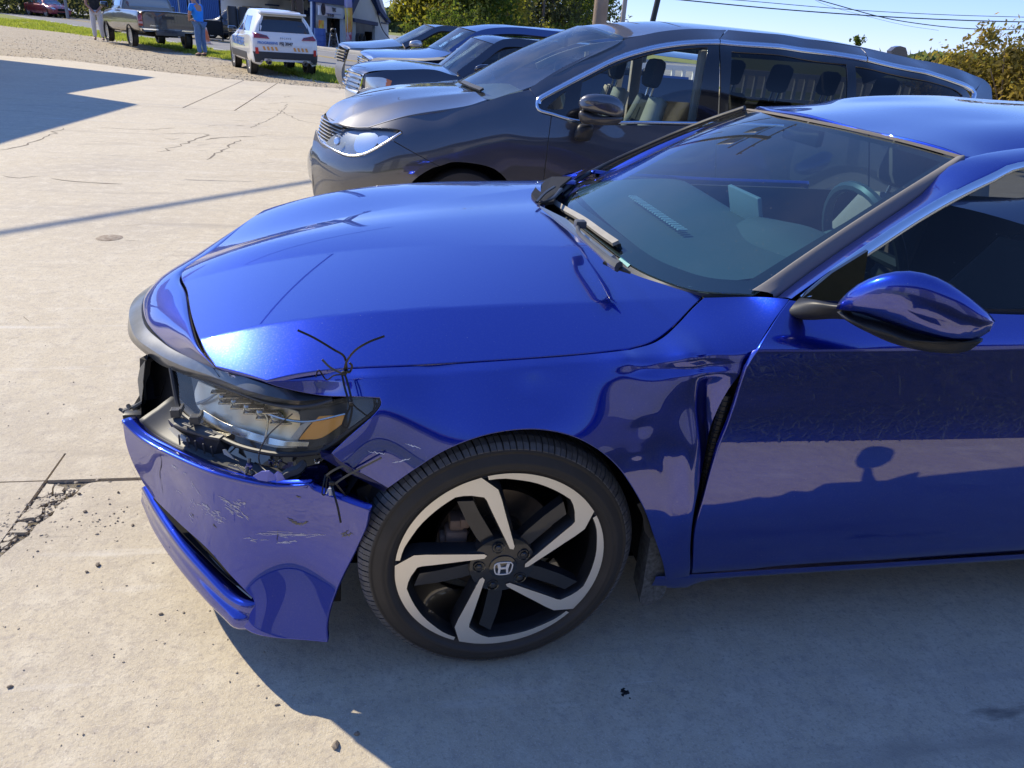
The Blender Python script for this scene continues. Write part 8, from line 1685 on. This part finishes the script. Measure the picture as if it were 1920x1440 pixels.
# golden bushes right of the minivan
for (px, py_top, y, h, r, m, lb, n) in ((1850, 80, 13.5, 1.75, 1.25, 'o', 'golden brown-green bush behind the rear of the minivan', 6500), (1925, 50, 12.5, 2.35, 1.3, 'o', 'taller golden bush at the right edge of the photo', 7500), (2060, 50, 13, 2.6, 1.8, 'o', 'golden bush just outside the right edge', 5000)):
    x = tpx(px, y); t = empty('golden_bush', (x, y, 0), 0, lb, 'bush', 'golden bushes'); b = MB()
    for i in range(9): a = rng.uniform(0, 6.28); b.tube([(x, y, 0), (x+math.cos(a)*.3, y+math.sin(a)*.3, h*.35), (x+math.cos(a)*r*.8, y+math.sin(a)*r*.6, h*rng.uniform(.6, .95))], [.035, .022, .008], 5)
    b.build('branches', BARK, t); leaves('crown', (x, y, h*.52), (r*.9, r*.8, h*.45), n, .05, LV[m], t, clumps=70)
t = empty('small_treetop', (tpx(1600, 60), 60, 0), 0, 'small lone treetop rising above the minivan roof', 'tree'); b = MB(); b.tube([(tpx(1608, 60), 60, 0), (tpx(1610, 60), 60, 2.6)], [.12, .04], 6); b.build('trunk', BARK, t); zt = float(P(1610, 76, y=60)[2]); leaves('crown', (tpx(1610, 60), 60, zt), (.7, .6, .35), 500, .10, LV['g'], t, clumps=14)
# far wooded ridge
V = []; F = []
def far_wood(name, x0, x1_, y, h0, h1, n, m, size=.8):
    xs = rng.uniform(x0, x1_, n); zz = rng.uniform(0, 1, n)**.6*(h0+(h1-h0)*(.5+.25*np.sin(xs*.11)+.25*np.sin(xs*.031+2))); ys = y+rng.uniform(-6, 6, n); V = []; 
    p = np.stack([xs, ys, zz], 1); d1 = rng.normal(0, 1, (n, 3)); d2 = rng.normal(0, 1, (n, 3)); V = np.stack([p-d1*size, p+d2*size*.7, p+d1*size, p-d2*size*.7], 1).reshape(-1, 3)
    me = bpy.data.meshes.new(name); me.from_pydata(V.tolist(), [], np.arange(n*4).reshape(-1, 4).tolist()); me.materials.append(m); o = bpy.data.objects.new(name, me); COL.objects.link(o); o['kind'] = 'stuff'
WDM = leafmat('wood_far', (.09, .11, .04), (.14, .15, .06), (.20, .17, .07))
far_wood('far_woodland', -10, 420, 160, 1, 4, 16000, WDM, .9); far_wood('far_woodland', -300, -20, 150, 5, 9, 12000, LV['d'], 1.2)
hy = 78; leaves_o = leaves('roadside_hedge', (float(P(60, 0, y=hy)[0]), hy, 1.5), (26, 2.5, 3.0), 14000, .22, LV['d'], None, clumps=160); tag(leaves_o, kind='stuff')
# posts and poles
def pole(name, px, y, r, top, m, label, lean=0., extra=None):
    x = tpx(px, y); t = empty(name, (x, y, 0), 0, label, 'pole'); b = MB(); b.tube([(x, y, 0), (x+lean*top, y, top)], [r, r*.8], 12, sm=False); b.build('shaft', m, t)
    return t, x
WOODP = mat('pole_wood', (.22, .16, .11), .9, noise=(3, .5, (.33, .25, .18)), bump=(8, .5, .02))
up_, ux = pole('utility_pole', 1122, 14.5, .15, 9.2, WOODP, 'thick brown wooden utility pole with transformers behind the minivan')
b = MB(); b.box((ux, 14.4, 8.9), (2.4, .1, .12)); b.box((ux, 14.4, 7.6), (1.8, .1, .10)); b.build('crossarm', WOODP, up_, smooth=False)
for dx in (-.45, .45): b = MB(); b.lathe([(0, 0), (.24, 0), (.26, .05), (.26, .8), (.22, .86), (0, .88)], (ux+dx, 14.1, 6.3), (0, 0, 1), 18); b.build('transformer', mat('transformer_grey', (.42, .42, .42), .5), up_)
for dx in (-1.1, -.6, .6, 1.1): b = MB(); b.lathe([(0, 0), (.04, 0), (.05, .05), (.03, .1), (.05, .14), (0, .18)], (ux+dx, 14.4, 8.96), (0, 0, 1), 10); b.build('insulator', mat('insulator', (.35, .3, .28), .3), up_)
pole('utility_pole', 1165, 42, .14, 11, mat('pole_grey', (.34, .30, .27), .9), 'thin pale pole just right of the brown utility pole', lean=.0)
pole('steel_pole', 1209, 30, .12, 10, mat('pole_black', (.02, .02, .025), .5), 'black slanting pole over the minivan windshield', lean=.12)
pole('utility_pole', 1016, 64, .11, 9, mat('pole_brown2', (.12, .09, .07), .9), 'thin far pole between the trees')
pole('fence_post', 132, 70, .12, 3.2, mat('grey_post', (.25, .25, .25), .7), 'grey post on the far road side right of the red sedan')
# overhead lines
def line(name, px, y, r, label, parent=None):
    b = MB(); pts_ = [P(x, yy, y=y) for x, yy in px]; b.tube(pts_, r, 6); return tag(b.build(name, mat('cable_black', (.03, .045, .05), .6)), label, 'cable', 'overhead lines')
line('power_line', ((1100, -18), (1280, 0), (1460, 17), (1640, 30), (1780, 37), (1915, 41), (2200, 46)), 22, .018, 'thickest straight power line over the minivan')
line('power_line', ((1200, -12), (1380, 0), (1520, 12), (1640, 21), (1780, 28), (1915, 32), (2200, 40)), 24, .011, 'thin upper power line over the minivan')
line('power_line', ((1440, -24), (1535, 0), (1640, 29), (1700, 41), (1780, 51), (1850, 55), (1905, 55), (2000, 48)), 22, .014, 'sagging power line that crosses the straight ones')
line('power_line', ((1500, -20), (1545, 8), (1640, 34), (1700, 48), (1760, 57)), 26, .005, 'faint thin wire under the sagging power line')
b = MB(); q0, q1 = gl(0, 437), gl(585, 340); dq = (q1-q0)/np.linalg.norm(q1-q0); L0 = SUN*(6.5/SUN[2]); b.tube([q0-dq*16+L0, q1+dq*9+L0], .035, 8, sm=False); tag(b.build('service_cable', MATS['cable_black']), 'heavy overhead cable whose blurred shadow crosses the concrete on the left', 'cable', 'overhead lines')
# railing seen through the minivan windows
yr = 15.; a, c = P(1180, 118, y=yr), P(1760, 168, y=yr); rl_ = empty('white_railing', (float(a[0]), yr, 0), 0, 'white post and rail fence seen through the minivan windows', 'railing'); WR = mat('rail_white', (.75, .75, .72), .6)
for dz, hh in ((0, .10), (-.52, .07)): b = MB(); b.box(((a[0]+c[0])/2, yr, 1.02+dz), (c[0]-a[0]+3, .05, hh)); b.build('rail', WR, rl_, smooth=False)
for i in range(int((c[0]-a[0]+3)/.24)): b = MB(); b.box((a[0]-1.4+.24*i, yr, .74), (.07, .06, .56)); b.build('baluster', WR, rl_, smooth=False)
vg = sheet('grass_bank', [(2.2, 14.2), (30, 13.2), (40, 30), (3, 30)], .0, GRASSB)
# canopy out of frame at left, casting the angular shadow
cz = 4.3; Ls = SUN*(cz/SUN[2]); pts_ = [gl(*q)+Ls for q in ((275, 143), (105, 172), (237, 192), (0, 255), (-500, 400), (-500, 60), (0, 112))]
cn_ = empty('canopy', tuple(np.mean(pts_, axis=0)*np.array([1, 1, 0])), 0, 'flat angular canopy just outside the left edge whose shadow falls on the concrete', 'canopy')
b = MB(); b.prism(pts_, (0, 0, .25)); b.build('roof', mat('canopy_panel', (.4, .4, .4), .7), cn_, smooth=False)
b = MB(); b.tube([(*(np.mean(pts_, axis=0)[:2]-np.array([2.5, 0])), 0), (*(np.mean(pts_, axis=0)[:2]-np.array([2.5, 0])), cz)], .12, 10, sm=False); b.build('post', mat('canopy_post', (.3, .3, .3), .6), cn_)
